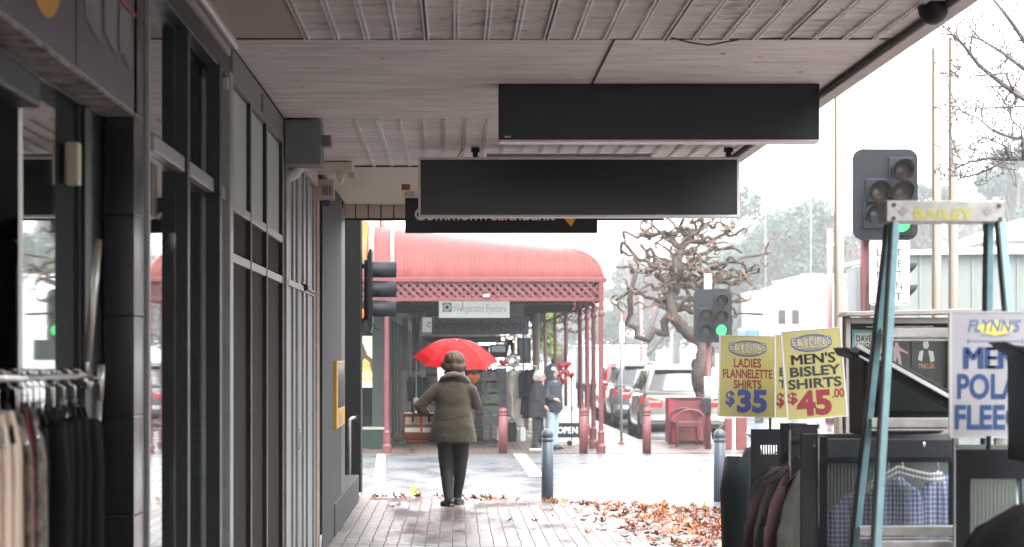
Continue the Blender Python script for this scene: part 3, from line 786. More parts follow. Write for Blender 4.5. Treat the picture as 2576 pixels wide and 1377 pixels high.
M['teal_stripe'] = stripes('teal_stripe', (0.02, 0.05, 0.07), (0.30, 0.42, 0.42), 8)
hanging('hanging_dress', 'teal and white striped dress hung just inside the glass shopfront', 'dress', None, -1.19, 11.1, 1.68, 0.04, 0.16, 0.62, 0.05, 1.2, 60, M['teal_stripe'], M['steel'], False, 1.4)

# ------------------------------------------------------------------ three bay window front
M['pale_pane'] = mat('pale_frosted_pane', (0.46, 0.53, 0.50), 0.55, noise_=(1.5, 0.12), spec=0.2)
M['brown_pane'] = mat('dark_brown_pane', (0.03, 0.027, 0.021), 0.7, noise_=(2, 0.3, (1, 1, 0.2)), spec=0.08)
ws = thing('window_front', 'brown framed three bay window front with weathered grey transoms and pale blinds', 'shopfront', (-1.1, 13, 0))
ys_ = [11.52, 12.61, 13.68, 14.95]
for i in range(3):
    y0, y1 = ys_[i], ys_[i + 1]
    for z0, z1, m_ in ((0.05, 2.04, 'brown_pane'), (2.08, 2.27, 'brown_pane'), (2.31, 2.88, 'pale_pane')):
        b = MB(); b.box(-1.091, -1.085, y0, y1, z0, z1); b.build('window_pane', M[m_], ws)
    b = MB(); b.box(-1.12, -1.11, y0 + 0.05, y1, 2.3, 2.88); b.build('blind', M['blind'], ws)
    b = MB(); b.box(-1.09, -1.06, y1, y1 + 0.045, 0, 2.9); b.build('mullion', M['alu_dark'], ws, bevel=0.003)
    b = MB(); b.box(-1.064, -1.0575, y1 - 0.003, y1 + 0.02, 0, 2.9); b.build('mullion_edge', M['alu_pink'], ws)
for z in (2.27, 2.02):
    b = MB(); b.box(-1.092, -1.063, 11.52, ys_[3], z, z + 0.045); b.build('transom', M['alu_pink'], ws, bevel=0.004)
b = MB(); b.box(-1.09, FX, 11.52, ys_[3] + 0.045, 2.885, HC - 0.005); b.build('head_beam', M['box_grey'], ws, bevel=0.004)
b = MB(); b.box(FX, FX + 0.012, 13.2, 13.75, 2.90, 3.0); b.build('head_plate', M['box_grey'], ws, bevel=0.003)
b = MB(); b.box(-1.09, FX - 0.005, 11.52, ys_[3], 0, 0.10); b.build('sill', M['charcoal'], ws)
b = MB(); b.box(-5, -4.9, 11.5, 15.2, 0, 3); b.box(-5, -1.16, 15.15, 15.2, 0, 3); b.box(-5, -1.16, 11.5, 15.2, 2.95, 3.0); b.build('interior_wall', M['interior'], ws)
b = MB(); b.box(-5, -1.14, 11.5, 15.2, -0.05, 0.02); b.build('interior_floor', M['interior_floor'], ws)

# ------------------------------------------------------------------ grey panelled doors
pd = thing('panelled_front', 'row of narrow grey metal door panels with a pull handle', 'shopfront', (-1.1, 16.5, 0))
b = MB(); b.box(-1.2, -1.09, 15.22, 18.35, 0, HC - 0.005); b.build('back_panel', M['charcoal'], pd)
for p0, p1 in ((726, 739), (742, 750), (752.5, 765), (777, 791)):
    b = MB(); b.box(-1.11, -1.072, max(15.25, yk(p0, -1.072)), yk(p1, -1.072), 0.04, 2.84); b.build('door_panel', M['panel_grey'], pd, bevel=0.004)
for p0, p1 in ((712, 722), (739, 742), (750, 751.5), (765, 769), (775, 777), (791, 794)):
    b = MB(); b.box(-1.11, FX, max(15.22, yk(p0, FX)), max(15.4, yk(p1, FX)), 0, 2.86); b.build('post', M['alu'], pd, bevel=0.003)
b = MB(); b.box(-1.10, FX + 0.006, 15.3, 18.2, 2.02, 2.06); b.build('transom', M['alu_pink'], pd, bevel=0.003)
b = MB(); b.box(-1.10, FX + 0.02, 15.25, 18.35, 2.86, HC - 0.008); b.build('head_beam', M['alu_pink'], pd, bevel=0.003)
k = 0.00268
b = MB(); yh = Yk(k); xh = -1.068; b.tube([(xh, yh, Z(1082, k)), (xh + 0.022, yh, Z(1082, k)), (xh + 0.026, yh, Z(1087, k)), (xh + 0.026, yh, Z(1124, k)), (xh + 0.022, yh, Z(1129, k)), (xh, yh, Z(1129, k))], 0.006, 8); b.build('door_handle', M['steel'], pd, smooth=True)
k = 0.00278
cm = thing('security_camera', 'small dark dome camera on the transom of the grey panelled doors', 'camera', (X(765, k), Yk(k), 2.05))
b = MB(); b.ball((X(766, k), Yk(k), Z(724, k)), (0.03, 0.045, 0.026)); b.build('dome', M['charcoal'], cm, smooth=True)
b = MB(); b.bar((X(757, k), Yk(k) + 0.02, Z(717, k)), (X(754, k), Yk(k) + 0.02, Z(712, k)), 0.05, 0.05); b.bar((X(770, k), Yk(k), Z(728, k)), (X(792, k), Yk(k) + 0.1, Z(740, k)), 0.02, 0.03); b.build('mount', M['alu'], cm, bevel=0.004)
b = MB(); b.box(-1.25, -1.045, 18.35, 18.75, 0, HC - 0.1)
tag(b.build('brick_pier', M['tan'], org=(-1.15, 18.5, 0)), 'narrow tan brick pier edge between grey doors and the charcoal bank wall', 'pier')
k = 0.00246
bx_ = thing('metal_box', 'grey steel cabinet fixed high on the wall under the ceiling', 'box', (X(715, k), Yk(k), Z(413, k)))
b = MB(); b.box(X(715, k), X(807, k), Yk(k), Yk(k) + 0.35, Z(413, k), HC - 0.004); b.build('cabinet', M['box_grey'], bx_, bevel=0.008)
b = MB(); b.box(X(717, k), X(800, k), Yk(k) - 0.006, Yk(k), Z(406, k), HC - 0.02); b.build('door', M['box_grey'], bx_, bevel=0.004)
b = MB(); b.box(X(807, k), X(831, k), Yk(k) + 0.05, Yk(k) + 0.2, Z(366, k), Z(338, k)); b.build('side_box', M['box_grey'], bx_, bevel=0.006)
k = 0.0025
pp = thing('pipe_elbow', 'white plastic pipe elbow below the grey cabinet', 'pipe', (X(740, k), Yk(k), Z(430, k)))
b = MB(); cc = Vector((X(716, k), Yk(k) + 0.12, Z(413, k)))
b.tube([cc + Vector((-0.01, 0, -0.068)), cc + Vector((0.02, 0, -0.066)), cc + Vector((0.05, 0, -0.05)), cc + Vector((0.072, 0, -0.02)), cc + Vector((0.078, 0, 0.02))], 0.042, 16); b.build('elbow', M['white'], pp, smooth=True)
b = MB(); b.tube([cc + Vector((-0.02, 0, -0.068)), cc + Vector((0.0, 0, -0.067))], 0.047, 16); b.build('collar', M['offwhite'], pp, smooth=True)
k = 0.00305
al = thing('alarm_box', 'cream alarm box with grille and violet strobe on the charcoal wall', 'alarm', (X(820, k), Yk(k), Z(505, k)))
b = MB(); b.box(X(799, k), X(841, k), Yk(k), Yk(k) + 0.08, Z(503, k), Z(452, k)); b.build('housing', M['offwhite'], al, bevel=0.006)
b = MB()
for i in range(7):
    for j in range(3):
        x = X(811 + j * 8, k); z = Z(467 + i * 3.6, k); b.box(x, x + 0.02, Yk(k) - 0.002, Yk(k) + 0.001, z - 0.006, z)
b.build('grille', M['grime_gap'], al)
b = MB(); b.box(X(812, k), X(829, k), Yk(k) + 0.01, Yk(k) + 0.07, Z(517, k), Z(503.5, k)); b.build('strobe_lens', M['violet_lens'], al, bevel=0.005)
k = 0.0030
b = MB(); b.box(X(792, k), X(886, k), Yk(k), Yk(k) + 0.4, Z(430, k), HC - 0.002); b.prism([(X(842, k), Z(430, k)), (X(863, k), Z(430, k)), (X(861, k), Z(452, k)), (X(855, k), Z(461, k)), (X(846, k), Z(447, k))], Yk(k) + 0.05, Yk(k) + 0.2)
b.box(X(874, k), X(892, k), Yk(k) + 0.1, Yk(k) + 0.25, Z(446, k), Z(430, k))
tag(b.build('ceiling_duct', M['cream'], bevel=0.004, org=(X(840, k), Yk(k), HC)), 'boxed cream duct with hanging bracket under the ceiling by the alarm box', 'duct')

# ------------------------------------------------------------------ bank front, charcoal render
bk = thing('bank_building', 'charcoal rendered bank wall with rough black corner column', 'building', (-1.1, 22, 0))
b = MB(); b.box(-1.35, -1.10, 18.75, 19.15, 0, HC); b.build('recess', M['black_matt'], bk)
b = MB(); b.box(-1.35, -1.045, 19.15, 22.4, 0, HC - 0.002); b.build('wall', M['grey_render'], bk, bevel=0.006)
b = MB(); b.box(-1.35, -1.055, 22.4, 23.3, 0.0, 2.98); b.build('return_trim', mat('bronze_trim', (0.10, 0.095, 0.083), 0.5), bk)
b = MB(); b.box(-1.3, -1.035, 21.0, 26.2, 0.0, 0.29); b.build('plinth', M['grey_render'], bk, bevel=0.01)
b = MB(); b.box(-1.3, -1.03, 26.2, 26.9, 0.0, 0.06); b.build('threshold', M['kerb'], bk)
b = MB(); b.box(-1.36, -1.31, 23.3, 26.6, 0.3, 2.9); b.build('entrance_glass', M['glass'], bk)
b = MB(); b.box(-5, -4.9, 19, 26.9, 0, 3); b.build('interior_wall', M['interior'], bk)
kc = 0.00444
b = MB(); b.box(X(869, kc), X(908, kc), Yk(kc) - 0.02, Yk(kc) + 0.45, 0.0, 3.3); b.build('corner_column', M['rough_black'], bk, bevel=0.008)
b = MB(); b.box(-6, X(870, kc), Yk(kc), Yk(kc) + 0.42, 0, 3.3); b.build('side_wall', M['grey_render'], bk)
k0, k1 = 1.043 / 303, 1.043 / 281
at = thing('atm_surround', 'yellow edged cash machine panel on the charcoal bank wall', 'cash machine', (-1.04, 21, 1.0))
b = MB(); z0, z1 = 0.94, 1.53
y0, y1 = Yk(k0), Yk(k1)
b.box(-1.05, -1.018, y0, y0 + 0.22, z0, z1); b.box(-1.05, -1.022, y0 + 0.22, y1, z0, z0 + 0.165); b.box(-1.05, -1.022, y0 + .22, y1, z1 - 0.02, z1); b.build('surround', M['gold'], at, bevel=0.003)
b = MB(); b.box(-1.05, -1.03, y0 + 0.22, y1, z0 + 0.165, z1 - 0.02); b.build('screen_panel', M['sign_black'], at)
b = MB(); b.box(-1.03, -1.02, y0 + 0.5, y0 + 1.0, z0 + 0.02, z0 + 0.13); b.build('keypad', M['alu'], at)
k = 0.00432
hr = thing('handrail', 'bent steel handrail fixed to the black corner column', 'handrail', (X(885, k), Yk(k), 0.2))
b = MB(); yy = Yk(k)
b.tube([(X(893, k), yy + 0.09, Z(1051, k)), (X(884, k), yy, Z(1053, k)), (X(880, k), yy, Z(1056, k)), (X(879, k), yy, Z(1062, k)), (X(879, k), yy, Z(1218, k))], 0.018, 10); b.build('rail', M['dull_steel'], hr, smooth=True)
b = MB(); b.lathe([(0.04, 0), (0.04, 0.01), (0.03, 0.015)], (X(893, k), yy + 0.08, Z(1051, k)), 16, 'y'); b.build('wall_flange', M['charcoal'], hr)
b = MB(); k = 0.0046; b.box(X(912, k), X(914, k), 27.4, 28.2, Z(660, k), Z(556, k)); b.prism([(X(914, k), Z(556, k)), (X(927, k), Z(561, k)), (X(922, k), Z(610, k)), (X(918, k), Z(668, k)), (X(914, k), Z(668, k))], 27.9, 28.0)
tag(b.build('projecting_sign', mat('ochre_panel', (0.45, 0.34, 0.12), 0.6, noise_=(6, 0.2)), org=(X(915, k), 28, 2.9)), 'ochre projecting sign edge on the bank corner above the side traffic light', 'sign')
# the mass of the buildings above and behind the fronts
b = MB(); b.box(-9, -1.2, -12, 27.2, HC + 0.13, 7.5); b.box(-9, -5.1, -12, 27.2, 0, HC + 0.12)
tag(b.build('upper_storey', M['upper_wall'], org=(-5, 8, HC)), 'plain rendered upper storey over the near shopfronts', 'building')
# white pipe stub at the foot of the tan pier
k = 0.00305
b = MB(); b.tube([(X(803, k), Yk(k), 0.0), (X(804, k), Yk(k), 0.1), (X(806, k), Yk(k), 0.2)], 0.012, 8)
tag(b.build('pipe_stub', M['white'], smooth=True, org=(X(803, k), Yk(k), 0)), 'short white pipe stub at the foot of the tan pier', 'pipe')
# ------------------------------------------------------------------ bollards
def bollard(b, r, h):
    b.lathe([(r, 0.0), (r, h * 0.80), (r * 0.9, h * 0.805), (r * 0.9, h * 0.825), (r, h * 0.83), (r, h * 0.86), (r * 0.9, h * 0.865), (r * 0.9, h * 0.885), (r, h * 0.89), (r * 0.98, h * 0.925), (r * 0.82, h * 0.965), (r * 0.5, h * 0.99), (r * 0.05, h)], (0, 0, 0), 28)
    return b
b = MB(); bollard(b, 0.066, 0.80); b.sm = True
bg = b.build('bollard', M['bollard_grey'], smooth=True)
b = MB(); bollard(b, 0.078, 0.83); br_ = b.build('bollard', M['pink_paint'], smooth=True)
from mathutils import Vector as V_
first = True
for px, kk, z, lb in ((1377, 0.00438, -0.02, 'slate grey domed bollard standing just right of the woman with the umbrella'), (1810, 0.00435, -0.02, 'slate grey domed bollard standing left of the clothes racks, below the ladies shirts sign')):
    o = bg if first else bg.copy()
    if not first: COL.objects.link(o)
    first = False
    o.location = (X(px, kk), Yk(kk), z); tag(o, lb, 'bollard', 'slate grey bollards on the near corner')
first = True
for px, lb in ((1265, 'faded maroon bollard on the far kerb behind the woman, left of the two pedestrians'), (1468, 'faded maroon bollard on the far kerb in front of the verandah post cluster'), (1627, 'faded maroon bollard on the far kerb in front of the pale parked car')):
    o = br_ if first else br_.copy()
    if not first: COL.objects.link(o)
    first = False
    kk = 0.00713; o.location = (X(px, kk), Yk(kk), ZF - 0.01); tag(o, lb, 'bollard', 'maroon bollards on the far kerb')
k = 0.0074
for px, top, wd, lb in ((1833, 1052, 18, 'square maroon post beyond the right grey bollard, nearer its left'), (1866, 1050, 26, 'wide square maroon post partly hidden by the ladies shirts sign')):
    b = MB(); b.box(X(px, k) - wd * k / 2, X(px, k) + wd * k / 2, Yk(k), Yk(k) + 0.12, ZF, Z(top, k)); 
    tag(b.build('square_post', M['maroon'], bevel=0.012, org=(X(px, k), Yk(k), ZF)), lb, 'post')

# ------------------------------------------------------------------ traffic lights
M['lens_red'] = mat('dark_red_lens', (0.05, 0.012, 0.012), 0.25)
M['lens_amber'] = mat('dark_amber_lens', (0.06, 0.035, 0.015), 0.25)
M['lens_green'] = mat('dark_green_lens', (0.012, 0.035, 0.03), 0.25)
M['lit_green'] = mat('lit_green_lens', (0.03, 0.25, 0.08), 0.3, emit=((0.10, 1.0, 0.30), 0.30))
M['lit_amber'] = mat('lit_amber_lens', (0.9, 0.3, 0.1), 0.3, emit=((1.0, 0.16, 0.02), 0.6))
M['lantern'] = mat('lantern_black', (0.014, 0.017, 0.022), 0.55, noise_=(9, 0.2), spec=0.3)
def rounded(w_, h_, r, n=6):
    out = []
    for cx, cy, a0 in ((w_ / 2 - r, h_ / 2 - r, 0), (-w_ / 2 + r, h_ / 2 - r, 90), (-w_ / 2 + r, -h_ / 2 + r, 180), (w_ / 2 - r, -h_ / 2 + r, 270)):
        for i in range(n + 1):
            a = R(a0 + 90 * i / n); out.append((cx + r * math.cos(a), cy + r * math.sin(a)))
    return out
def visor(b, fr, u, v, r, ln):
    n = 18; rings = []
    for w0, rr in ((0.0, r), (ln, r * 1.03), (ln, r * 0.97), (0.0, r * 0.94)):
        ring = []
        for i in range(n + 1):
            a = R(-35 + 250 * i / n)
            w1 = w0 if w0 < 0.01 else w0 * (0.45 + 0.55 * max(0, math.sin(a)) ** 0.6 if math.sin(a) > 0 else 0.45)
            ring.append(fr @ Vector((u + rr * math.cos(a), v + rr * math.sin(a), w1)))
        rings.append(ring)
    b.loft(rings, closed=False, cap=False)
def lantern(t, fr, w_, h_, aspects, board_r=0.12, ln=0.26):
    b = MB(); fpoly(b, fr, rounded(w_, h_, board_r), -0.02, 0.0); b.build('backing_board', M['lantern'], t)
    us = sorted(set(a[0] for a in aspects))
    for u in us:
        vv = [a[1] for a in aspects if a[0] == u]
        b = MB(); fbox(b, fr, u - 0.135, u + 0.135, min(vv) - 0.15, max(vv) + 0.15, -0.14, 0.035); b.build('housing', M['lantern'], t, bevel=0.012)
    for u, v, lm in aspects:
        b = MB()
        rings = [[fr @ Vector((u + r * math.cos(2 * math.pi * i / 24), v + r * math.sin(2 * math.pi * i / 24), w0)) for i in range(24)] for r, w0 in ((0.104, 0.036), (0.08, 0.05), (0.045, 0.058), (0.004, 0.061))]
        b.loft(rings, cap=False); b.build('lens', M[lm], t, smooth=True)
        b = MB(); q = fr @ Matrix.Translation((0, 0, 0.036)); visor(b, q, u, v, 0.115, ln); b.build('visor', M['lantern'], t, smooth=True)
# far one
k = 0.00743
tl = thing('traffic_light', 'maroon pole traffic light showing green on the far corner in front of the twisted tree', 'traffic light', (X(1781, k), Yk(k), ZF))
fr = frame((X(1791, k), Yk(k) - 0.14, Z(795, k)))
du, dv = 0.155, 0.30
lantern(tl, fr, 0.71, 1.0, [(du, 0.27, 'lens_red'), (du, -0.02, 'lens_amber'), (du, -0.27, 'lit_green'), (-du + 0.02, 0.0, 'lens_amber'), (-du + 0.02, -0.28, 'lens_green')])
b = MB(); b.tube([(X(1781, k), Yk(k), ZF), (X(1781, k), Yk(k), Z(860, k))], 0.058, 14); b.build('pole', M['pink_paint'], tl, smooth=True)
b = MB(); b.tube([(X(1781, k), Yk(k), Z(862, k)), (X(1781, k), Yk(k), Z(690, k))], 0.07, 14); b.build('pole_top', M['white'], tl, smooth=True)
b = MB(); b.tube([(X(1781, k), Yk(k), Z(1002, k)), (X(1781, k), Yk(k), Z(948, k))], 0.072, 14); b.build('pole_band', M['white'], tl, smooth=True)
b = MB(); b.box(X(1765, k), X(1787, k), Yk(k) - 0.16, Yk(k) - 0.06, Z(1040, k), Z(1004, k)); b.build('push_button', M['lantern'], tl, bevel=0.015)
# near one, behind the ladder
k = 0.0043
tn = thing('traffic_light', 'tall dark traffic light behind the stepladder with a side facing lantern below', 'traffic light', (X(2196, k), Yk(k), -0.05))
fr = frame((X(2221, k), Yk(k) - 0.14, Z(492, k)))
lantern(tn, fr, 0.70, 0.98, [(0.165, 0.25, 'lens_red'), (0.165, 0.02, 'lens_amber'), (0.165, -0.30, 'lit_green'), (-0.085, 0.02, 'lens_amber'), (-0.11, -0.22, 'lens_green')], 0.11)
b = MB(); b.tube([(X(2176, k), Yk(k), -0.05), (X(2176, k), Yk(k), Z(600, k))], 0.055, 14); b.build('pole', M['pink_paint'], tn, smooth=True)
fr2 = frame((X(2250, k), Yk(k) + 0.12, Z(722, k)), yaw=R(80))
b = MB(); b.box(X(2151, k), X(2262, k), Yk(k) - 0.02, Yk(k) + 0.26, Z(790, k), Z(668, k)); b.build('side_housing', mat('grey_lantern_body', (0.30, 0.32, 0.33), 0.5), tn, bevel=0.02)
for yy, hh in ((688, 30), (745, 30)):
    b = MB(); c_ = frame((X(2262, k), Yk(k) + 0.12, Z(yy, k)), yaw=R(90)); visor(b, c_, 0, 0, 0.125, 0.22); b.build('side_visor', M['lantern'], tn, smooth=True)
b = MB(); b.ball((X(2276, k), Yk(k) + 0.1, Z(652, k)), (0.07, 0.07, 0.09)); b.build('side_cap', M['lantern'], tn, smooth=True)
sg = thing('road_sign', 'white road sign reading left lane must turn left below the near traffic light', 'road sign', (X(2225, k), Yk(k) - 0.3, Z(770, k)))
fr = frame((X(2225, k), Yk(k) - 0.30, Z(689, k)))
b = MB(); fpoly(b, fr, rounded(0.43, 0.695, 0.04), -0.006, 0); b.build('sign_plate', M['white'], sg)
b = MB()
o_, i_ = rounded(0.405, 0.67, 0.034), rounded(0.388, 0.653, 0.028)
for i in range(len(o_)):
    j = (i + 1) % len(o_); b.add([fr @ Vector((*p, 0.002)) for p in (o_[i], o_[j], i_[j], i_[i])], [(0, 1, 2, 3)])
b.build('sign_border', M['black'], sg)
b = MB()
for i, tx in enumerate(('LEFT', 'LANE', 'MUST', 'TURN', 'LEFT')):
    v = 0.255 - 0.118 * i; ftext(b, fr, tx, -0.135, 0.135, v - 0.078, v, 0.002)
b.build('lettering', M['black'], sg)
b = MB(); b.box(X(2200, k), X(2230, k), Yk(k) - 0.29, Yk(k) - 0.02, Z(700, k), Z(690, k)); b.build('bracket', M['alu'], sg)
# the one at the bank corner, seen from the side
k = 0.00452
ts = thing('traffic_light', 'black traffic light seen side on beside the rough black bank column', 'traffic light', (X(925, k), Yk(k), 2.0))
b = MB(); y = Yk(k)
b.box(X(917, k), X(938, k), y - 0.16, y + 0.16, Z(806, k), Z(655, k)); b.build('housing', M['lantern'], ts, bevel=0.012)
b = MB(); b.prism([(X(926, k), Z(645, k)), (X(933, k), Z(628, k)), (X(937, k), Z(630, k)), (X(938.5, k), Z(820, k)), (X(934, k), Z(838, k)), (X(926, k), Z(805, k))], y - 0.3, y + 0.3); b.build('backing_board', M['black'], ts, bevel=0.005)
for i, yy in enumerate((681, 730, 779)):
    c_ = frame((X(938.5, k), y, Z(yy, k)), yaw=R(90))
    b = MB(); n = 22; rings = []
    for w0, rr in ((0.0, 0.104), (0.265, 0.104), (0.265, 0.098), (0.0, 0.098)):
        rings.append([c_ @ Vector((rr * math.cos(R(-50 + 280 * j / n)), rr * math.sin(R(-50 + 280 * j / n)), w0)) for j in range(n + 1)])
    b.loft(rings, closed=False, cap=False); b.build('visor', M['lantern'], ts, smooth=True)
b = MB(); b.ball((X(913, k), y, Z(790, k)), (0.012, 0.07, 0.055)); b.build('rear_lens', M['lit_amber'], ts, smooth=True)
b = MB(); b.bar((X(908, k), y, Z(670, k)), (X(920, k), y, Z(670, k)), 0.05, 0.05); b.bar((X(908, k), y, Z(800, k)), (X(920, k), y, Z(800, k)), 0.05, 0.05); b.tube([(X(937, k), y, Z(812, k)), (X(944, k), y, Z(826, k)), (X(956, k), y, Z(832, k))], 0.01, 6); b.build('bracket', M['black'], ts)

# ------------------------------------------------------------------ cream poles beyond the racks
M['pole_cream'] = mat('cream_pole', (0.40, 0.37, 0.32), 0.45, noise_=(3, 0.12, (1, 1, 0.2)))
M['pole_edge'] = mat('ochre_pole_edge', (0.17, 0.125, 0.055), 0.6, noise_=(2, 0.4, (1, 1, 0.3)), col2=(0.10, 0.08, 0.05))
k = 0.0038
for px, top, lb in ((2110, 60, 'cream pole with ochre edge beside the awning, left of the tall traffic light'), (2356, 121, 'shorter of the two cream poles standing together behind the stepladder'), (2398, 95, 'taller of the two cream poles standing together behind the stepladder')):
    p = thing('cream_pole', lb, 'pole', (X(px, k), Yk(k), 0), 'cream poles beyond the racks')
    b = MB(); b.tube([(X(px + 2, k), Yk(k), 0), (X(px + 2, k), Yk(k), Z(top, k))], 0.040, 16); b.build('shaft', M['pole_cream'], p, smooth=True)
    b = MB(); b.box(X(px - 11, k), X(px - 6, k), Yk(k) - 0.02, Yk(k) + 0.03, 0, Z(top, k)); b.build('edge_channel', M['pole_edge'], p, bevel=0.003)

# ------------------------------------------------------------------ notice board
k = 0.0024
nb = thing('notice_board', 'grey framed glazed notice board with show posters behind the stepladder', 'notice board', (X(2320, k), Yk(k), 0))
M['board_grey'] = mat('notice_board_frame', (0.24, 0.225, 0.21), 0.5, noise_=(8, 0.15))
M['board_back'] = mat('notice_board_back', (0.10, 0.095, 0.095), 0.7)
ax, bx, y = X(2122, k), X(2530, k), Yk(k)
b = MB(); b.box(ax, bx, y, y + 0.02, Z(1080, k), Z(800, k)); b.build('back_panel', M['board_back'], nb)
b = MB(); b.box(ax, ax + 0.03, y - 0.08, y + 0.05, Z(1090, k), Z(797, k)); b.box(bx - 0.07, bx, y - 0.08, y + 0.05, Z(1090, k), Z(797, k)); b.box(X(2378, k), X(2392, k), y - 0.08, y - 0.01, Z(1080, k), Z(805, k)); b.box(ax + .03, bx - .07, y - 0.08, y + 0.05, Z(815, k), Z(800, k)); b.box(ax + .03, bx - .07, y - 0.08, y + 0.05, Z(1090, k), Z(1075, k)); b.build('frame', M['board_grey'], nb, bevel=0.005)
b = MB(); b.prism([(X(2112, k), Z(797, k)), (X(2535, k), Z(789, k)), (X(2520, k), Z(775, k)), (X(2300, k), Z(781, k)), (X(2120, k), Z(785, k))], y - 0.14, y + 0.1); b.build('roof', M['board_grey'], nb, bevel=0.006)
for xx in (ax + 0.015, bx - 0.03):
    b = MB(); b.box(xx - 0.03, xx + 0.03, y, y + 0.06, 0, Z(1090, k)); b.build('post', M['board_grey'], nb, bevel=0.004)
b = MB(); b.tube([(X(2175, k), y - 0.04, Z(823, k)), (X(2345, k), y - 0.04, Z(821, k))], 0.006, 8); b.build('lamp_rail', M['dull_steel'], nb)
b = MB(); b.box(ax + 0.03, bx - 0.07, y - 0.07, y - 0.066, Z(1075, k), Z(815, k)); b.build('glazing', M['glass_clear'], nb)
fr = frame((0, y - 0.012, 0))
M['paper'] = mat('poster_paper', (0.62, 0.60, 0.56), 0.6); M['teal_card'] = mat('teal_card', (0.20, 0.42, 0.46), 0.6)
M['poster_dark'] = mat('dark_poster', (0.055, 0.05, 0.05), 0.4, noise_=(5, 0.5)); M['ink'] = mat('black_ink', (0.02, 0.02, 0.022), 0.6)
M['flesh'] = mat('skin', (0.50, 0.31, 0.24), 0.55, noise_=(14, 0.08)); M['poster_orange'] = mat('poster_orange', (0.55, 0.22, 0.12), 0.6); M['pale_grey'] = mat('pale_grey_print', (0.55, 0.55, 0.56), 0.6)
def fr_rect(b, x0, y0, x1, y1, w0, w1): return fbox(b, fr, X(x0, k), X(x1, k), Z(y1, k), Z(y0, k), w0, w1)
def poster(name, label, x0, y0, x1, y1, m):
    t = thing(name, label, 'poster', (X((x0 + x1) / 2, k), y, Z(y1, k)), 'posters in the notice board')
    b = MB(); fr_rect(b, x0, y0, x1, y1, 0, 0.003); b.build('sheet', m, t); return t
t = poster('poster', 'pale comedy poster with teal border and block letters left of the ladder rail', 2143, 830, 2232, 975, M['teal_card'])
b = MB(); fr_rect(b, 2150, 838, 2226, 970, 0.003, 0.005); b.build('inner_sheet', M['paper'], t)
b = MB()
for i, tx in enumerate(('DAVE', 'HUGHES', 'TOO')): ftext(b, fr, tx, X(2153, k), X(2153 + (38, 56, 34)[i], k), Z(860 + i * 19, k), Z(844 + i * 19, k), 0.007, 0.02)
b.build('lettering', M['ink'], t)
b = MB(); fpoly(b, fr, ellipse(X(2176, k), Z(930, k), 0.034, 0.046), 0.005, 0.0065); b.build('face_print', M['flesh'], t)
t = poster('poster', 'dark ballet poster with a pale leaping dancer right of the ladder rail', 2228, 816, 2288, 962, M['poster_dark'])
b = MB(); ftext(b, fr, 'ALADDIN', X(2234, k), X(2285, k), Z(850, k), Z(838, k), 0.004); b.build('lettering', M['pale_grey'], t)
b = MB()
for pts in ([(2250, 862), (2258, 862), (2260, 872), (2250, 872)], [(2246, 872), (2262, 872), (2262, 892), (2246, 892)], [(2262, 874), (2284, 888), (2282, 891), (2260, 882)], [(2247, 892), (2256, 892), (2250, 925), (2238, 945), (2235, 942), (2244, 922)], [(2254, 892), (2264, 892), (2268, 920), (2262, 942), (2258, 942), (2260, 920)]):
    fpoly(b, fr, [(X(p[0], k), Z(p[1], k)) for p in pts], 0.003, 0.0045)
b.build('dancer_print', mat('dancer_print', (0.46, 0.32, 0.33), 0.6), t)
t = poster('poster', 'dark magic show poster with orange lettering at the right end of the board', 2292, 820, 2362, 966, M['poster_dark'])
b = MB(); ftext(b, fr, 'COSENTINO', X(2298, k), X(2358, k), Z(852, k), Z(830, k), 0.004, 0.02); b.build('lettering', M['poster_orange'], t)
b = MB()
fpoly(b, fr, ellipse(X(2328, k), Z(868, k), 0.018, 0.024), 0.003, 0.0045)
for pts in ([(2312, 884), (2322, 882), (2318, 910), (2308, 905)], [(2334, 882), (2346, 884), (2350, 908), (2340, 912)]): fpoly(b, fr, [(X(p[0], k), Z(p[1], k)) for p in pts], 0.003, 0.0045)
b.build('figure_print', M['pale_grey'], t)
b = MB()
ftext(b, fr, 'TRILLER', X(2309, k), X(2350, k), Z(927, k), Z(915, k), 0.004, 0.02); b.build('subtitle', M['poster_orange'], t)
t = poster('poster', 'white card low in the notice board beneath the magic show poster', 2286, 970, 2356, 1030, M['paper'])
b = MB(); ftext(b, fr, 'VERLY', X(2306, k), X(2342, k), Z(988, k), Z(978, k), 0.005); b.build('lettering', M['ink'], t)

# ------------------------------------------------------------------ price signs
M['yellow_card'] = mat('yellow_price_card', (0.37, 0.335, 0.125), 0.4, noise_=(6, 0.06))
M['blue_ink'] = mat('blue_ink', (0.045, 0.06, 0.24), 0.5); M['red_ink'] = mat('red_ink', (0.20, 0.016, 0.026), 0.5)
M['white_card'] = mat('white_price_card', (0.40, 0.40, 0.43), 0.35, noise_=(4, 0.05)); M['yellow_blot'] = mat('yellow_blot', (0.75, 0.66, 0.12), 0.5)
def price_sign(label, fr, w_, h_, m, rim=0.004):
    t = thing('price_sign', label, 'sign', fr @ Vector((0, -h_ / 2, 0)), 'price signs on the clothes racks')
    b = MB(); fbox(b, fr, -w_ / 2, w_ / 2, -h_ / 2, h_ / 2, -0.006, 0.0); b.build('card', m, t)
    b = MB()
    for a in ((-w_ / 2 - rim, -w_ / 2 + rim, -h_ / 2, h_ / 2), (w_ / 2 - rim, w_ / 2 + rim, -h_ / 2, h_ / 2), (-w_ / 2 - rim, w_ / 2 + rim, h_ / 2, h_ / 2 + rim), (-w_ / 2 - rim, w_ / 2 + rim, -h_ / 2 - rim, -h_ / 2)): fbox(b, fr, a[0], a[1], a[2], a[3], -0.01, 0.002)
    b.build('holder', M['pale_grey'], t); return t
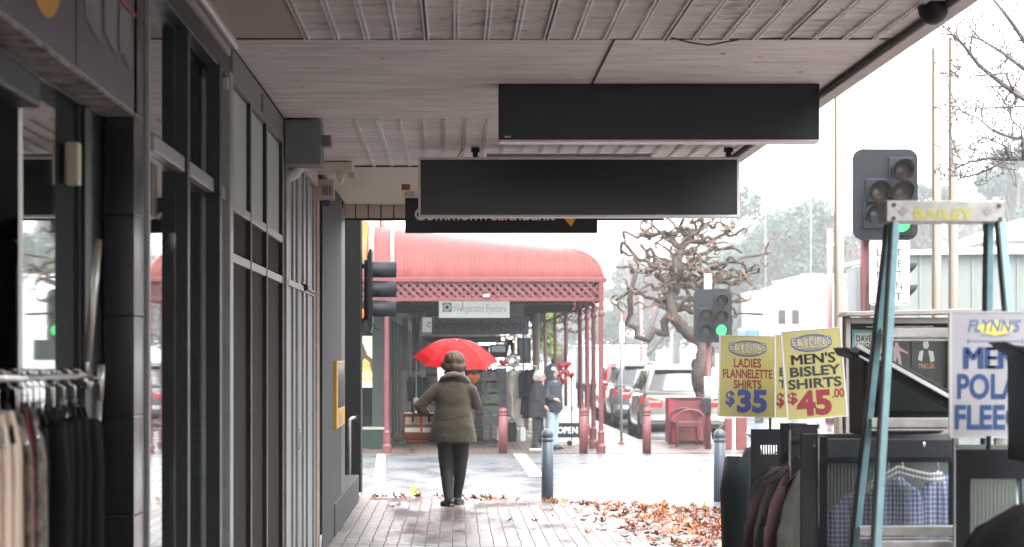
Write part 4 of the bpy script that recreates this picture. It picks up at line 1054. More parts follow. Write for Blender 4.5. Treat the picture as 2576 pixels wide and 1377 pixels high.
def logo(t, fr, cu, cv, s):
    b = MB(); fring(b, fr, cu, cv, 0.100 * s, 0.043 * s, 0.005 * s, 0, 0.001); fring(b, fr, cu, cv, 0.092 * s, 0.037 * s, 0.0025 * s, 0, 0.001)
    ftext(b, fr, "FLYNN'S", cu - 0.098 * s, cu + 0.098 * s, cv - 0.014 * s, cv + 0.032 * s, 0.002, 0.02)
    ftext(b, fr, 'OF WANGARATTA', cu - 0.055 * s, cu + 0.055 * s, cv - 0.031 * s, cv - 0.020 * s, 0.002); b.build('emblem', M['blue_ink'], t)
    b = MB(); ftext(b, fr, "FLYNN'S", cu - 0.094 * s, cu + 0.095 * s, cv - 0.010 * s, cv + 0.028 * s, 0.003, -0.015); b.build('emblem_fill', M['pale_grey'], t)
k = 0.0021
fr = frame((X(1880, k), Yk(k), Z(947, k)), roll=R(-1))
t = price_sign('yellow price sign for ladies flannelette shirts, leftmost sign on the racks', fr, 0.296, 0.424, M['yellow_card'])
logo(t, fr, 0.0, 0.146, 1.0)
b = MB(); ftext(b, fr, 'LADIES', -0.072, 0.072, 0.046, 0.094, 0.001, 0.02); ftext(b, fr, 'FLANNELETTE', -0.128, 0.132, -0.010, 0.036, 0.001, 0.02); ftext(b, fr, 'SHIRTS', -0.072, 0.076, -0.066, -0.020, 0.001, 0.02); b.build('lettering', M['red_ink'], t)
b = MB(); ftext(b, fr, '$', -0.112, -0.064, -0.165, -0.078, 0.001, 0.03); ftext(b, fr, '35', -0.052, 0.108, -0.194, -0.068, 0.001, 0.05); b.build('price', M['blue_ink'], t)
fr = frame((X(2022, 0.00205), Yk(0.00205), Z(947, 0.00205)))
t = price_sign('yellow price sign mostly hidden between the two front yellow signs', fr, 0.296, 0.424, M['yellow_card'])
logo(t, fr, 0.0, 0.146, 1.0)
b = MB(); ftext(b, fr, 'B', -0.125, -0.085, 0.0, 0.045, 0.001, 0.02); ftext(b, fr, 'T', -0.13, -0.09, -0.062, -0.018, 0.001, 0.02); b.build('lettering', M['ink'], t)
b = MB(); ftext(b, fr, '$', -0.14, -0.1, -0.165, -0.085, 0.001, 0.03); b.build('price', M['red_ink'], t)
k = 0.00195
fr = frame((X(2048, k), Yk(k), Z(941, k)), roll=R(4.5))
t = price_sign("yellow price sign for men's shirts, tilted and in front of the black hood", fr, 0.292, 0.432, M['yellow_card'])
logo(t, fr, 0.0, 0.152, 1.0)
b = MB()
for q_ in (-0.003, -0.0015, 0, 0.0015, 0.003): ftext(b, fr, "MEN'S", -0.105 + q_, 0.108 + q_, 0.050, 0.102, 0.001 + abs(q_) * 0.1)
b.cur = 0; ftext(b, fr, 'BISLEY', -0.118, 0.132, -0.010, 0.040, 0.001, 0.035); ftext(b, fr, 'SHIRTS', -0.132, 0.132, -0.070, -0.020, 0.001, 0.035); b.build('lettering', M['ink'], t)
b = MB(); ftext(b, fr, '$', -0.14, -0.09, -0.145, -0.082, 0.001, 0.03); ftext(b, fr, '45', -0.098, 0.075, -0.205, -0.078, 0.001, 0.05); ftext(b, fr, '.00', 0.08, 0.14, -0.125, -0.078, 0.001, 0.03); b.build('price', M['red_ink'], t)
k = 0.00133
fr = frame((X(2504, k), Yk(k), Z(943, k)))
t = price_sign("white price sign for men's polar fleece at the right edge", fr, 0.30, 0.416, M['white_card'])
b = MB(); fpoly(b, fr, ellipse(0.0, 0.155, 0.060, 0.020), 0.0004, 0.001); fpoly(b, fr, [(-0.035, 0.14), (0.0, 0.128), (0.035, 0.14), (0.045, 0.165), (0.0, 0.182), (-0.045, 0.165)], 0.0005, 0.0012); b.build('yellow_blot', M['yellow_blot'], t)
b = MB(); ftext(b, fr, "FLYNN'S", -0.092, 0.085, 0.143, 0.186, 0.002, 0.02, 0.25); ftext(b, fr, 'OF WANGARATTA', -0.05, 0.05, 0.127, 0.134, 0.002); fbox(b, fr, -0.09, 0.09, 0.111, 0.114, 0.0, 0.0015); fbox(b, fr, -0.093, -0.089, 0.104, 0.121, 0, .0015); fbox(b, fr, 0.089, 0.093, 0.104, 0.121, 0, .0015); b.build('emblem', mat('faded_blue_ink', (0.14, 0.19, 0.34), 0.5), t)
b = MB()
for q_ in (-0.005, -0.0025, 0, 0.0025, 0.005): ftext(b, fr, "MEN'S", -0.103 + q_, 0.135 + q_, 0.020, 0.096, 0.0015 + abs(q_) * 0.1)
b.cur = 0; ftext(b, fr, 'POLAR', -0.128, 0.135, -0.082, 0.004, 0.0015, 0.03); ftext(b, fr, 'FLEECE', -0.136, 0.138, -0.184, -0.100, 0.0015, 0.03); b.build('lettering', mat('deep_blue_ink', (0.025, 0.07, 0.20), 0.5), t)

# ------------------------------------------------------------------ clothes racks under the awning edge
def clear_sheet():
    m = bpy.data.materials.new('ribbed_clear_sheet'); m.use_nodes = True
    n, l = m.node_tree.nodes, m.node_tree.links
    p = n['Principled BSDF']; p.inputs['Base Color'].default_value = (0.30, 0.33, 0.33, 1); p.inputs['Roughness'].default_value = 0.25
    tr = n.new('ShaderNodeBsdfTransparent'); tr.inputs['Color'].default_value = (0.86, 0.88, 0.88, 1)
    tc = n.new('ShaderNodeTexCoord'); wv = n.new('ShaderNodeTexWave'); wv.bands_direction = 'X'; wv.inputs['Scale'].default_value = 24
    l.new(tc.outputs['Object'], wv.inputs['Vector'])
    mr = n.new('ShaderNodeMapRange'); mr.inputs['From Min'].default_value = 0.55; mr.inputs['From Max'].default_value = 1.0; mr.inputs['To Min'].default_value = 0.03; mr.inputs['To Max'].default_value = 0.32
    l.new(wv.outputs['Fac'], mr.inputs['Value'])
    mx = n.new('ShaderNodeMixShader'); l.new(mr.outputs[0], mx.inputs[0]); l.new(tr.outputs[0], mx.inputs[1]); l.new(p.outputs[0], mx.inputs[2])
    l.new(mx.outputs[0], n['Material Output'].inputs[0]); return m
M['clear'] = clear_sheet()
M['navy_black'] = mat('black_rack_coating', (0.0055, 0.0065, 0.010), 0.55, noise_=(9, 0.2), spec=0.25)
M['hood'] = mat('black_hood_sheet', (0.0045, 0.0052, 0.0065), 0.5, spec=0.2)
def gingham(name, c1, c2, c3, sc):
    m = mat(name, c2, 0.85); n, l = m.node_tree.nodes, m.node_tree.links
    tc = n.new('ShaderNodeTexCoord'); outs = []
    for ax_ in ('X', 'Z'):
        wv = n.new('ShaderNodeTexWave'); wv.bands_direction = ax_; wv.inputs['Scale'].default_value = sc
        l.new(tc.outputs['Object'], wv.inputs['Vector'])
        g = n.new('ShaderNodeMath'); g.operation = 'GREATER_THAN'; g.inputs[1].default_value = 0.5; l.new(wv.outputs['Fac'], g.inputs[0]); outs.append(g)
    ad = n.new('ShaderNodeMath'); ad.operation = 'ADD'; l.new(outs[0].outputs[0], ad.inputs[0]); l.new(outs[1].outputs[0], ad.inputs[1])
    hf = n.new('ShaderNodeMath'); hf.operation = 'MULTIPLY'; hf.inputs[1].default_value = 0.5; l.new(ad.outputs[0], hf.inputs[0])
    r = n.new('ShaderNodeValToRGB'); r.color_ramp.interpolation = 'CONSTANT'; e = r.color_ramp.elements
    e[0].color = (*c1, 1); e[0].position = 0; e[1].color = (*c3, 1); e[1].position = 0.75
    q_ = e.new(0.25); q_.color = (*c2, 1)
    l.new(hf.outputs[0], r.inputs[0]); l.new(r.outputs[0], n['Principled BSDF'].inputs['Base Color']); return m
M['gingham'] = gingham('blue_gingham', (0.42, 0.43, 0.47), (0.14, 0.16, 0.29), (0.03, 0.045, 0.20), 17)
M['teal_black'] = mat('dark_teal_fleece', (0.004, 0.014, 0.019), 0.95, noise_=(30, 0.3), sheen=0.2)
M['dusty_pink'] = mat('dusty_pink_cloth', (0.075, 0.036, 0.04), 0.9, noise_=(12, 0.25)); M['olive_grey'] = mat('olive_grey_cloth', (0.028, 0.028, 0.022), 0.9, noise_=(12, 0.25))
M['camo'] = mat('mottled_olive_cloth', (0.024, 0.023, 0.015), 0.9, noise_=(18, 0.8), col2=(0.005, 0.005, 0.004))
def pbox(b, x0, y0, x1, y1, k, d0, d1): return b.box(X(x0, k), X(x1, k), Yk(k) + d0, Yk(k) + d1, Z(y1, k), Z(y0, k))
# first rack, farthest
k = 0.00215
r1 = thing('garment_rack', 'black slotted garment rack farthest along the row, below the ladies shirts sign', 'clothes rack', (X(1945, k), Yk(k), 0), 'garment racks in a row under the awning edge')
b = MB(); pbox(b, 1890, 1080, 2000, 1120, k, 0, 0.03); pbox(b, 1890, 1120, 1911, 1400, k, 0, 0.03); pbox(b, 1956, 1120, 1967, 1400, k, 0, 0.03); pbox(b, 1980, 1120, 2000, 1400, k, 0, .03); pbox(b, 1911, 1144, 1956, 1400, k, 0, 0.03); pbox(b, 1967, 1140, 1980, 1400, k, 0, 0.03)
for i in range(7): pbox(b, 1911 + 6.4 * i, 1120, 1913.5 + 6.4 * i, 1144, k, 0.002, 0.02)
b.box(X(1890, k), X(2000, k), Yk(k), Yk(k) + 0.03, 0.1, Z(1400, k)); b.build('end_panel', M['navy_black'], r1)
b = MB(); b.tube([(X(1940, k), Yk(k) + 0.03, Z(1110, k)), (X(1940, k), Yk(k) + 1.1, Z(1110, k))], 0.012, 8); b.build('rail', M['steel'], r1, smooth=True)
b = MB(); pbox(b, 1905, 1044, 1985, 1051, k, 0.0, 0.02); b.tube([(X(1938, k), Yk(k) + 0.01, Z(1048, k)), (X(1938, k), Yk(k) + 0.01, Z(1082, k))], 0.0065, 8); b.build('sign_clamp', M['black'], r1)
b = MB()
for x in (1895, 1995): b.box(X(x, k) - 0.01, X(x, k) + 0.01, Yk(k), Yk(k) + 1.1, 0.0, 0.1)
b.build('foot', M['navy_black'], r1)
hanging('hanging_fleece', 'dark teal fleece bulging left of the farthest garment rack', 'fleece', None, X(1893, .00222), Yk(.00222), Z(1110, k), 0.05, 0.30, 0.95, 0.14, R(55), 71, M['teal_black'], M['black'], True, 1.5, 0.15)
# second rack
k = 0.00195
r2 = thing('garment_rack', 'black garment rack with bright steel uprights holding pink and olive garments', 'clothes rack', (X(2020, k), Yk(k), 0), 'garment racks in a row under the awning edge')
b = MB(); pbox(b, 1988, 1068, 2056, 1110, k, 0.0, 0.03); pbox(b, 1990, 1110, 2054, 1240, k, 0.02, 0.03); b.box(X(1988, k), X(2056, k), Yk(k) + .35, Yk(k) + .38, 0.1, Z(1070, k)); b.build('end_panel', M['navy_black'], r2)
b = MB()
for x in (1987.5, 2057): b.box(X(x, k) - 0.003, X(x, k) + 0.003, Yk(k) - 0.01, Yk(k) + 0.02, 0.02, Z(1082, k))
b.build('upright', M['steel'], r2)
b = MB(); b.tube([(X(2060, k), Yk(k), Z(1058, k)), (X(2060, k), Yk(k), Z(1080, k))], 0.008, 10); b.build('sign_clamp', M['steel'], r2, smooth=True)
b = MB(); b.tube([(X(2010, k), Yk(k) - 0.32, Z(1150, k)), (X(2010, k), Yk(k) + 0.36, Z(1150, k))], 0.011, 8); b.build('rail', M['steel'], r2, smooth=True)
b = MB()
for x in (1990, 2054): b.box(X(x, k) - 0.01, X(x, k) + 0.01, Yk(k), Yk(k) + 0.8, 0.0, 0.05)
b.build('foot', M['navy_black'], r2)
for i, (m_, dy, lb, cat, dx) in enumerate((('dusty_pink', 0.30, 'dusty pink jumper sloping out to the left on the second rack', 'jumper', -0.03), ('olive_grey', 0.17, 'olive grey jumper hung next to the dusty pink one', 'jumper', -0.012), ('dusty_pink', 0.08, 'dusty pink cardigan hung between the olive jumper and the mottled shirt', 'cardigan', 0.02), ('camo', -0.02, 'mottled olive shirt hung at the front of the second rack', 'shirt', 0.055))):
    hanging('hanging_' + cat, lb, cat, None, X(1995, k) + dx, Yk(k) + dy, Z(1150, k), 0.06, 0.40, 0.85, 0.05, R(28 + 5 * i), 80 + i, M[m_], M['black'], False, 1.25, 0.22)
# third rack, in front, with clear sheet and hood
k = 0.0015
r3 = thing('garment_rack', 'black garment rack with ribbed clear front sheet over blue gingham shirts', 'clothes rack', (X(2220, k), Yk(k), 0), 'garment racks in a row under the awning edge')
b = MB(); pbox(b, 2078, 1104, 2395, 1163, k, -0.005, 0.03); b.build('top_bar', mat('dark_slate_bar', (0.016, 0.019, 0.026), 0.45), r3, bevel=0.004)
b = MB(); pbox(b, 2056, 1098, 2081, 1400, k, -0.01, 0.04); b.box(X(2056, k), X(2081, k), Yk(k), Yk(k) + 0.04, 0.02, Z(1400, k)); b.box(X(2390, k), X(2400, k), Yk(k), Yk(k) + 0.04, 0.02, Z(1100, k)); b.build('upright', M['navy_black'], r3, bevel=0.003)
b = MB(); pbox(b, 2057, 1100, 2059, 1330, k, -0.014, -0.01); b.build('steel_edge', M['steel'], r3)
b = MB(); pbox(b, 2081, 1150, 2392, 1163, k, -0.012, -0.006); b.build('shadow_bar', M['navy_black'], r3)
b = MB(); b.box(X(2081, k), X(2392, k), Yk(k) + 0.005, Yk(k) + 0.009, 0.25, Z(1163, k)); b.build('clear_sheet', M['clear'], r3)
b = MB(); b.ball((X(2323, k), Yk(k) - 0.006, Z(1119, k)), (0.0075, 0.006, 0.011)); b.build('rivet', M['steel'], r3, smooth=True)
b = MB(); b.tube([(X(2075, k), Yk(k) + 0.28, Z(1125, k)), (X(2395, k), Yk(k) + 0.28, Z(1125, k))], 0.011, 8); b.build('rail', M['steel'], r3, smooth=True)
b = MB(); b.box(X(2070, k), X(2490, k), Yk(k) + 0.56, Yk(k) + 0.6, 0.05, Z(1104, k)); b.build('back_panel', mat('dim_back_sheet', (0.09, 0.09, 0.09), 0.7), r3)
b = MB()
for x in (2060, 2392): b.box(X(x, k) - 0.012, X(x, k) + 0.012, Yk(k), Yk(k) + 0.6, 0, 0.03)
b.build('foot', M['navy_black'], r3)
b = MB(); g = [(2104, 874), (2116, 884), (2130, 888), (2150, 872), (2400, 1006), (2400, 1040), (2330, 1086), (2146, 1092), (2144, 903), (2114, 894)]
b.prism([(X(p[0], k * 1.04), Z(p[1], k * 1.04)) for p in g], Yk(k) + 0.1, Yk(k) + 0.46); b.build('hood', M['hood'], r3, bevel=0.004)
b = MB()
for i in range(44):
    x = 2200 + i * 4.6; yt = 925 + (x - 2200) * 0.52
    if yt < 1030: b.box(X(x, k * 1.02), X(x + 1.8, k * 1.02), Yk(k) + 0.088, Yk(k) + 0.1, Z(1034, k * 1.02), Z(yt + 14, k * 1.02))
b.build('hood_ribs', mat('hood_ribs', (0.03, 0.035, 0.035), 0.35), r3)
kk = k * 1.015
b = MB(); b.bar((X(2150, kk), Yk(k) + 0.09, Z(869, kk)), (X(2400, kk), Yk(k) + 0.09, Z(1008, kk)), 0.014, 0.02); b.bar((X(2156, kk), Yk(k) + 0.085, Z(896, kk)), (X(2196, kk), Yk(k) + 0.085, Z(917, kk)), 0.006, 0.01); b.build('hood_sky_sheen', M['pale_grey'], r3)  # pale strips stand in for sky reflected along the hood's wet slope
sx = [(X(2195, k), 0.30, 0.26, R(6)), (X(2262, k), 0.22, 0.26, R(-10)), (X(2400, k), 0.3, 0.24, R(4))]
for i, (x, dy, wd, yw) in enumerate(sx):
    hanging('hanging_shirt', ('blue gingham shirt hung behind the ribbed sheet at the left', 'blue gingham shirt hung behind the ladder rail, middle of the three', 'blue gingham shirt hung behind the ribbed sheet beside the right upright')[i], 'shirt', 'gingham shirts in the third rack', x, Yk(k) + dy, Z(1125, k), 0.19 if i == 0 else 0.12, wd if i < 2 else 0.16, 0.8, 0.09, yw, 90 + i, M['gingham'], M['pale_grey'], False, 1.12, 0.07, 0.05)
b = MB(); c = Vector((X(2290, k), Yk(k) + 0.14, Z(1200, k)))
for dz in (0, -0.02):
    b.tube([c + Vector((-0.17, 0, -0.055 + dz)), c + Vector((-0.09, 0, -0.01 + dz)), c + Vector((-0.02, 0, 0.03 + dz)), c + Vector((0.03, 0, 0.015 + dz)), c + Vector((0.10, 0, 0.0 + dz)), c + Vector((0.15, 0, 0.005 + dz))], 0.008, 8)
b.tube([c + Vector((0, 0, 0.03)), c + Vector((0, 0.13, 0.10)), c + Vector((0.0, 0.14, 0.135))], 0.004, 6)
tag(b.build('clothes_hanger', M['pale_grey'], smooth=True, org=(c.x, c.y, c.z)), 'pale empty clothes hanger seen through the ribbed sheet above the gingham shirts', 'hanger')
# fourth rack, nearest the camera
k = 0.00132
r4 = thing('garment_rack', 'black framed garment rack with ribbed sheet at the right edge, nearest the camera', 'clothes rack', (X(2500, k), Yk(k), 0), 'garment racks in a row under the awning edge')
b = MB(); pbox(b, 2402, 1130, 2680, 1205, k, -0.01, 0.03); pbox(b, 2402, 1205, 2440, 1400, k, -0.01, 0.03); b.box(X(2402, k), X(2440, k), Yk(k) - 0.01, Yk(k) + 0.03, 0.02, Z(1400, k)); b.box(X(2660, k), X(2690, k), Yk(k) - 0.01, Yk(k) + .03, 0.02, Z(1205, k)); b.build('frame', M['navy_black'], r4, bevel=0.003)
b = MB(); pbox(b, 2399, 1124, 2402, 1400, k, -0.012, 0.0); b.build('pale_edge', M['pale_grey'], r4)
b = MB(); b.box(X(2440, k), X(2660, k), Yk(k) + 0.005, Yk(k) + 0.009, 0.25, Z(1205, k)); b.build('clear_sheet', M['clear'], r4)
b = MB(); b.box(X(2500, k), X(2660, k), Yk(k) + 0.58, Yk(k) + 0.6, 0.1, Z(1135, k)); b.build('back_panel', mat('green_grey_sheet', (0.09, 0.105, 0.09), 0.7), r4)
b = MB()
for x in (2415, 2675): b.box(X(x, k) - 0.012, X(x, k) + 0.012, Yk(k), Yk(k) + 0.6, 0, 0.03)
b.build('foot', M['navy_black'], r4)
b = MB(); b.tube([(X(2490, k), Yk(k) + 0.02, Z(1132, k)), (X(2490, k), Yk(k) + 0.02, Z(1098, k))], 0.008, 8); b.build('sign_clamp', M['black'], r4)
kk = 0.00127; b = MB(); g = [(2504, 860), (2525, 868), (2620, 880), (2620, 1160), (2556, 1160), (2555, 895), (2530, 882)]
b.prism([(X(p[0], kk), Z(p[1], kk)) for p in g], Yk(kk) - 0.15, Yk(kk) + 0.12); b.build('hood', M['hood'], r4, bevel=0.005)
k = 0.00115
hanging('hanging_jacket', 'black jacket shoulder low in the bottom right corner', 'jacket', None, X(2600, k), Yk(k), Z(1200, k), 0.08, 0.42, 0.7, 0.16, R(10), 95, M['black_cloth'], M['black'], False, 1.1, 0.10)

# ------------------------------------------------------------------ stepladder
M['ladder_teal'] = mat('teal_ladder_rail', (0.19, 0.36, 0.40), 0.45, noise_=(9, 0.22), bump=(40, 0.15))
M['ladder_alu'] = mat('worn_aluminium', (0.46, 0.45, 0.43), 0.4, 0.5, noise_=(18, 0.25))
M['worn_yellow'] = mat('worn_yellow_lettering', (0.62, 0.58, 0.05), 0.6, noise_=(40, 0.4), col2=(0.45, 0.44, 0.15))
k = 0.0014
ld = thing('stepladder', 'tall teal fibreglass stepladder with aluminium steps standing beside the racks', 'stepladder', (X(2370, k), Yk(k), 0))
def ext(pa, pb):                                   # line on down to the ground
    pa, pb = Vector(pa), Vector(pb); s_ = pa.z / (pa.z - pb.z); return pa, pa + (pb - pa) * s_
P = lambda px, py, kk: (X(px, kk), Yk(kk), Z(py, kk))
rails = {'fl': ext(P(2252, 556, .0014), P(2205, 1377, .00134)), 'fr': ext(P(2517, 556, .0014), P(2537, 783, .00138)),
         'bl': ext(P(2240, 556, .00142), P(2150, 1377, .00147)), 'br': ext(P(2489, 556, .00142), P(2486, 783, .00143))}
for nm, (a, c) in rails.items():
    b = MB(); b.bar(a, c, 0.024, 0.05, up=(0, 1, 0)); b.build('front_rail' if nm[0] == 'f' else 'rear_rail', M['ladder_teal'], ld, bevel=0.003)
    b = MB(); s_ = -0.014 
    b.bar(Vector(a) + Vector((s_, 0.0, 0)), Vector(c) + Vector((s_, 0, 0)), 0.006, 0.055, up=(0, 1, 0)); b.build('rail_lip', M['charcoal'], ld)
b = MB(); b.box(X(2226, k), X(2523, k), Yk(k) - 0.03, Yk(k) + 0.13, Z(560, k), Z(506, k)); b.build('top_cap', M['ladder_alu'], ld, bevel=0.004)
fr = frame((0, Yk(k) - 0.031, 0))
b = MB()
for px, py in ((2245, 517), (2244, 551), (2508, 520), (2511, 553)): fpoly(b, fr, ellipse(X(px, k), Z(py, k), 0.0075, 0.0075, 16), 0, 0.004)
b.build('rivets', mat('rusty_rivet', (0.11, 0.06, 0.06), 0.6), ld)
b = MB()
for px in (2268, 2480):
    b = MB(); fpoly(b, fr, [(X(px, k) + 0.018 * c_, Z(533, k) + 0.018 * s_) for c_, s_ in ((1, 0), (0, 1), (-1, 0), (0, -1))], 0, 0.002); b.build('diamond_mark', M['alu'], ld)
b = MB(); ftext(b, fr, 'BAILEY', X(2295, k), X(2445, k), Z(553, k), Z(527, k), 0.0015, 0.03); b.build('lettering', M['worn_yellow'], ld)
a0, c0 = rails['bl']; a1, c1 = rails['br']
for z in (0.30, 0.62, 0.935, 1.335, 1.66):
    f0 = (a0.z - z) / a0.z; p, q = a0.lerp(c0, f0), a1.lerp(c1, f0)
    b = MB(); b.box(p.x, q.x, p.y - 0.06, p.y + 0.03, z - 0.004, z + 0.004); b.box(p.x, q.x, p.y - 0.064, p.y - 0.058, z - 0.028, z + 0.006); b.box(p.x, q.x, p.y - 0.060, p.y - 0.05, z - 0.04, z - 0.034); b.build('step', M['ladder_alu'], ld, bevel=0.0015)
a0, c0 = rails['fl']; a1, c1 = rails['fr']
for z in (0.25, 0.93):
    f0 = (a0.z - z) / a0.z; p, q = a0.lerp(c0, f0), a1.lerp(c1, f0)
    b = MB(); b.box(p.x, q.x, p.y - 0.012, p.y + 0.012, z - 0.012, z + 0.012); b.build('brace', M['ladder_alu'], ld, bevel=0.002)
# ------------------------------------------------------------------ people
M['skin'] = mat('skin_tone', (0.50, 0.30, 0.23), 0.5, noise_=(20, 0.08))
M['olive_coat'] = mat('olive_quilted_coat', (0.043, 0.034, 0.0215), 0.9, noise_=(14, 0.16), bump=(24, 0.3, 0.012), sheen=0.15)
M['taupe_knit'] = mat('taupe_collar_knit', (0.12, 0.088, 0.07), 0.95, noise_=(60, 0.25), bump=(90, 0.8, 0.01), sheen=0.4)
M['dark_trouser'] = mat('black_trousers', (0.014, 0.014, 0.017), 0.8, noise_=(14, 0.2), bump=(16, 0.3, 0.01))
M['black_leather'] = mat('black_shoe_leather', (0.012, 0.012, 0.013), 0.35)
M['hair_brown'] = mat('streaked_brown_hair', (0.085, 0.045, 0.024), 0.5, noise_=(30, 0.5, (1, 1, 0.08)), col2=(0.016, 0.008, 0.005), bump=(60, 0.5, 0.01))
M['hair_grey'] = mat('grey_hair', (0.36, 0.36, 0.36), 0.6, noise_=(40, 0.35), bump=(60, 0.6, 0.01))
M['black_coat'] = mat('black_coat', (0.016, 0.017, 0.02), 0.8, noise_=(14, 0.2), bump=(20, 0.4, 0.01))
M['navy_coat'] = mat('navy_jacket', (0.026, 0.036, 0.052), 0.7, noise_=(14, 0.2), bump=(20, 0.4, 0.01))
M['jeans'] = mat('light_blue_jeans', (0.30, 0.42, 0.53), 0.8, noise_=(18, 0.15), bump=(20, 0.3, 0.01))
M['lips'] = mat('lips', (0.34, 0.12, 0.11), 0.5); M['eye_dark'] = mat('eye', (0.03, 0.02, 0.018), 0.2)

def head_shapes(b, c, yaw, s=1.0):
    f = Vector((-math.sin(yaw), math.cos(yaw), 0)); r = Vector((math.cos(yaw), math.sin(yaw), 0)); u = Vector((0, 0, 1))
    def eb(ctr, rx, ry, rz):
        k = MB(); k.ball((0, 0, 0), (rx, ry, rz), 18, 14)
        b.add([ctr + r * p[0] + f * p[1] + u * p[2] for p in k.v], k.f)
    eb(c + u * 0.015 * s, 0.076 * s, 0.094 * s, 0.100 * s)
    eb(c - u * 0.055 * s + f * 0.022 * s, 0.056 * s, 0.064 * s, 0.062 * s)
    b.tube([c + f * 0.088 * s + u * 0.012 * s, c + f * 0.112 * s - u * 0.026 * s, c + f * 0.088 * s - u * 0.036 * s], [0.010 * s, 0.017 * s, 0.012 * s], 8)
    for q in (-1, 1): eb(c + r * q * 0.076 * s - u * 0.005 * s - f * 0.008, 0.012 * s, 0.019 * s, 0.032 * s)
    return f, r, u
def face_parts(t, c, yaw, s=1.0, glasses=False):
    f = Vector((-math.sin(yaw), math.cos(yaw), 0)); r = Vector((math.cos(yaw), math.sin(yaw), 0)); u = Vector((0, 0, 1))
    for q in (-1, 1):
        b = MB(); p = c + f * 0.083 * s + r * q * 0.032 * s + u * 0.006 * s; b.ball(p, 0.0115 * s, 10, 8); b.build('eye', M['eye_dark'], t, smooth=True)
    b = MB(); p = c + f * 0.081 * s - u * 0.062 * s; b.tube([p - r * 0.022 * s, p + f * 0.006, p + r * 0.022 * s], [0.004, 0.007, 0.004], 8); b.build('mouth', M['lips'], t, smooth=True)
def hand_shapes(b, w_, d, n, thumb_side=1, curl=0.5):
    d = Vector(d).normalized(); n = Vector(n); n = (n - d * n.dot(d)).normalized(); s_ = d.cross(n).normalized()
    b.tube([w_, w_ + d * 0.03, w_ + d * 0.065, w_ + d * 0.088], [0.027, 0.033, 0.036, 0.034], 10)
    for i, (o, l_) in enumerate(((-0.030, 0.066), (-0.010, 0.078), (0.010, 0.074), (0.029, 0.058))):
        p = w_ + d * 0.083 + s_ * o; pts = [p]; a = 0.0
        for j in range(3):
            a += curl * (0.5 + 0.5 * j); q = pts[-1] + (d * math.cos(a) + n * math.sin(a)) * l_ * (0.46, 0.32, 0.24)[j]; pts.append(q)
        b.tube(pts, [0.0092, 0.009, 0.0082, 0.007], 8)
    p = w_ + d * 0.022 + s_ * (-0.026 * thumb_side)
    b.tube([p, p + (d * 0.6 - s_ * 0.75 * thumb_side) * 0.042, p + (d * 0.9 - s_ * 0.75 * thumb_side + n * 0.25) * 0.066], [0.0125, 0.0108, 0.0085], 8)

# ---- the woman with the red umbrella
k = 0.00419; Y0 = Yk(k)
P = lambda px, py, dy=0.0: Vector((X(px, k), Y0 + dy, Z(py, k)))
wm = thing('person', 'woman seen from behind in olive coat and black trousers holding a red umbrella', 'person', (X(1140, k), Y0, 0.0))
b = MB()
hc = P(1143, 912, 0.03)
head_shapes(b, hc, R(-8), 1.0)
b.tube([P(1143, 950, 0.0), P(1143, 925, 0.02)], 0.055, 12)
b.tube([P(1141, 1115, 0), P(1141, 1085, 0), P(1142, 1040, 0.01), P(1142, 1000, 0.0), P(1142, 965, 0), P(1143, 948, 0)], [(0.14, .10), (0.15, .11), (0.125, .095), (0.14, .10), (0.11, .08), (0.055, .055)], 20)
b.tube([P(1100, 978), P(1143, 972), P(1184, 978)], [0.045, 0.06, 0.045], 12)
LA = [P(1099, 977), P(1055, 1022, 0.0), P(1064, 1038, 0.25)]
RA = [P(1184, 977), P(1199, 1020, 0.02), P(1168, 998, 0.27)]
for a_ in (LA, RA): b.tube([a_[0], a_[0].lerp(a_[1], 0.5), a_[1], a_[1].lerp(a_[2], 0.45), a_[2]], [0.05, 0.047, 0.041, 0.038, 0.028], 12)
hand_shapes(b, LA[2], (0.05, 1, -0.35), (0.7, 0, -0.7), 1, 0.6)
hand_shapes(b, RA[2], (-0.5, 0.7, 0.25), (-0.7, -0.4, 0.2), -1, 0.95)
LL = [P(1120, 1108), P(1123, 1186, 0.02), P(1130, 1262, -0.12)]
RL = [P(1161, 1108), P(1157, 1184, 0.05), P(1151, 1250, 0.16)]
for a_ in (LL, RL):
    b.tube([a_[0] + Vector((0, 0, 0.05)), a_[0].lerp(a_[1], 0.5), a_[1], a_[1].lerp(a_[2], 0.35) + Vector((0, -0.012, 0)), a_[2]], [0.085, 0.075, 0.055, 0.054, 0.036], 12)
for a_, yw in ((LL[2], 0.35), (RL[2], -0.1)):
    d = Vector((-math.sin(yw), math.cos(yw), 0)); b.tube([a_ - d * 0.03 + Vector((0, 0, -0.03)), a_ + d * 0.05 + Vector((0, 0, -0.045)), a_ + d * 0.15 + Vector((0, 0, -0.055))], [0.036, 0.036, 0.026], 10)
blob('body', b, 0.0075, M['skin'], wm, 3)
face_parts(wm, hc, R(-8))
b = MB()                                               # coat
prof = [(1114, 59, .185), (1097, 58, .185), (1075, 55, .18), (1050, 48.5, .165), (1025, 44.5, .155), (1000, 44.5, .15), (982, 44, .14), (968, 38, .12), (956, 29, .095), (946, 19, .075)]
b.loft([[Vector((X(1140 + (1112 - py) * -0.01, k) + hw * k * math.copysign(abs(math.cos(a)) ** 0.85, math.cos(a)), Y0 + dp * math.sin(a) + 0.01, Z(py, k))) for a in [2 * math.pi * j / 36 for j in range(36)]] for py, hw, dp in prof])
for a_, sw in ((LA, 1), (RA, 1)):
    b.tube([a_[0].lerp(P(1142, 970), 0.25), a_[0] + Vector((0, 0, -0.02)), a_[0].lerp(a_[1], 0.5), a_[1] + Vector((0, 0.0, 0.0)), a_[1].lerp(a_[2], 0.5), a_[1].lerp(a_[2], 0.92)], [0.065, 0.068, 0.063, 0.062, 0.058, 0.048], 14)
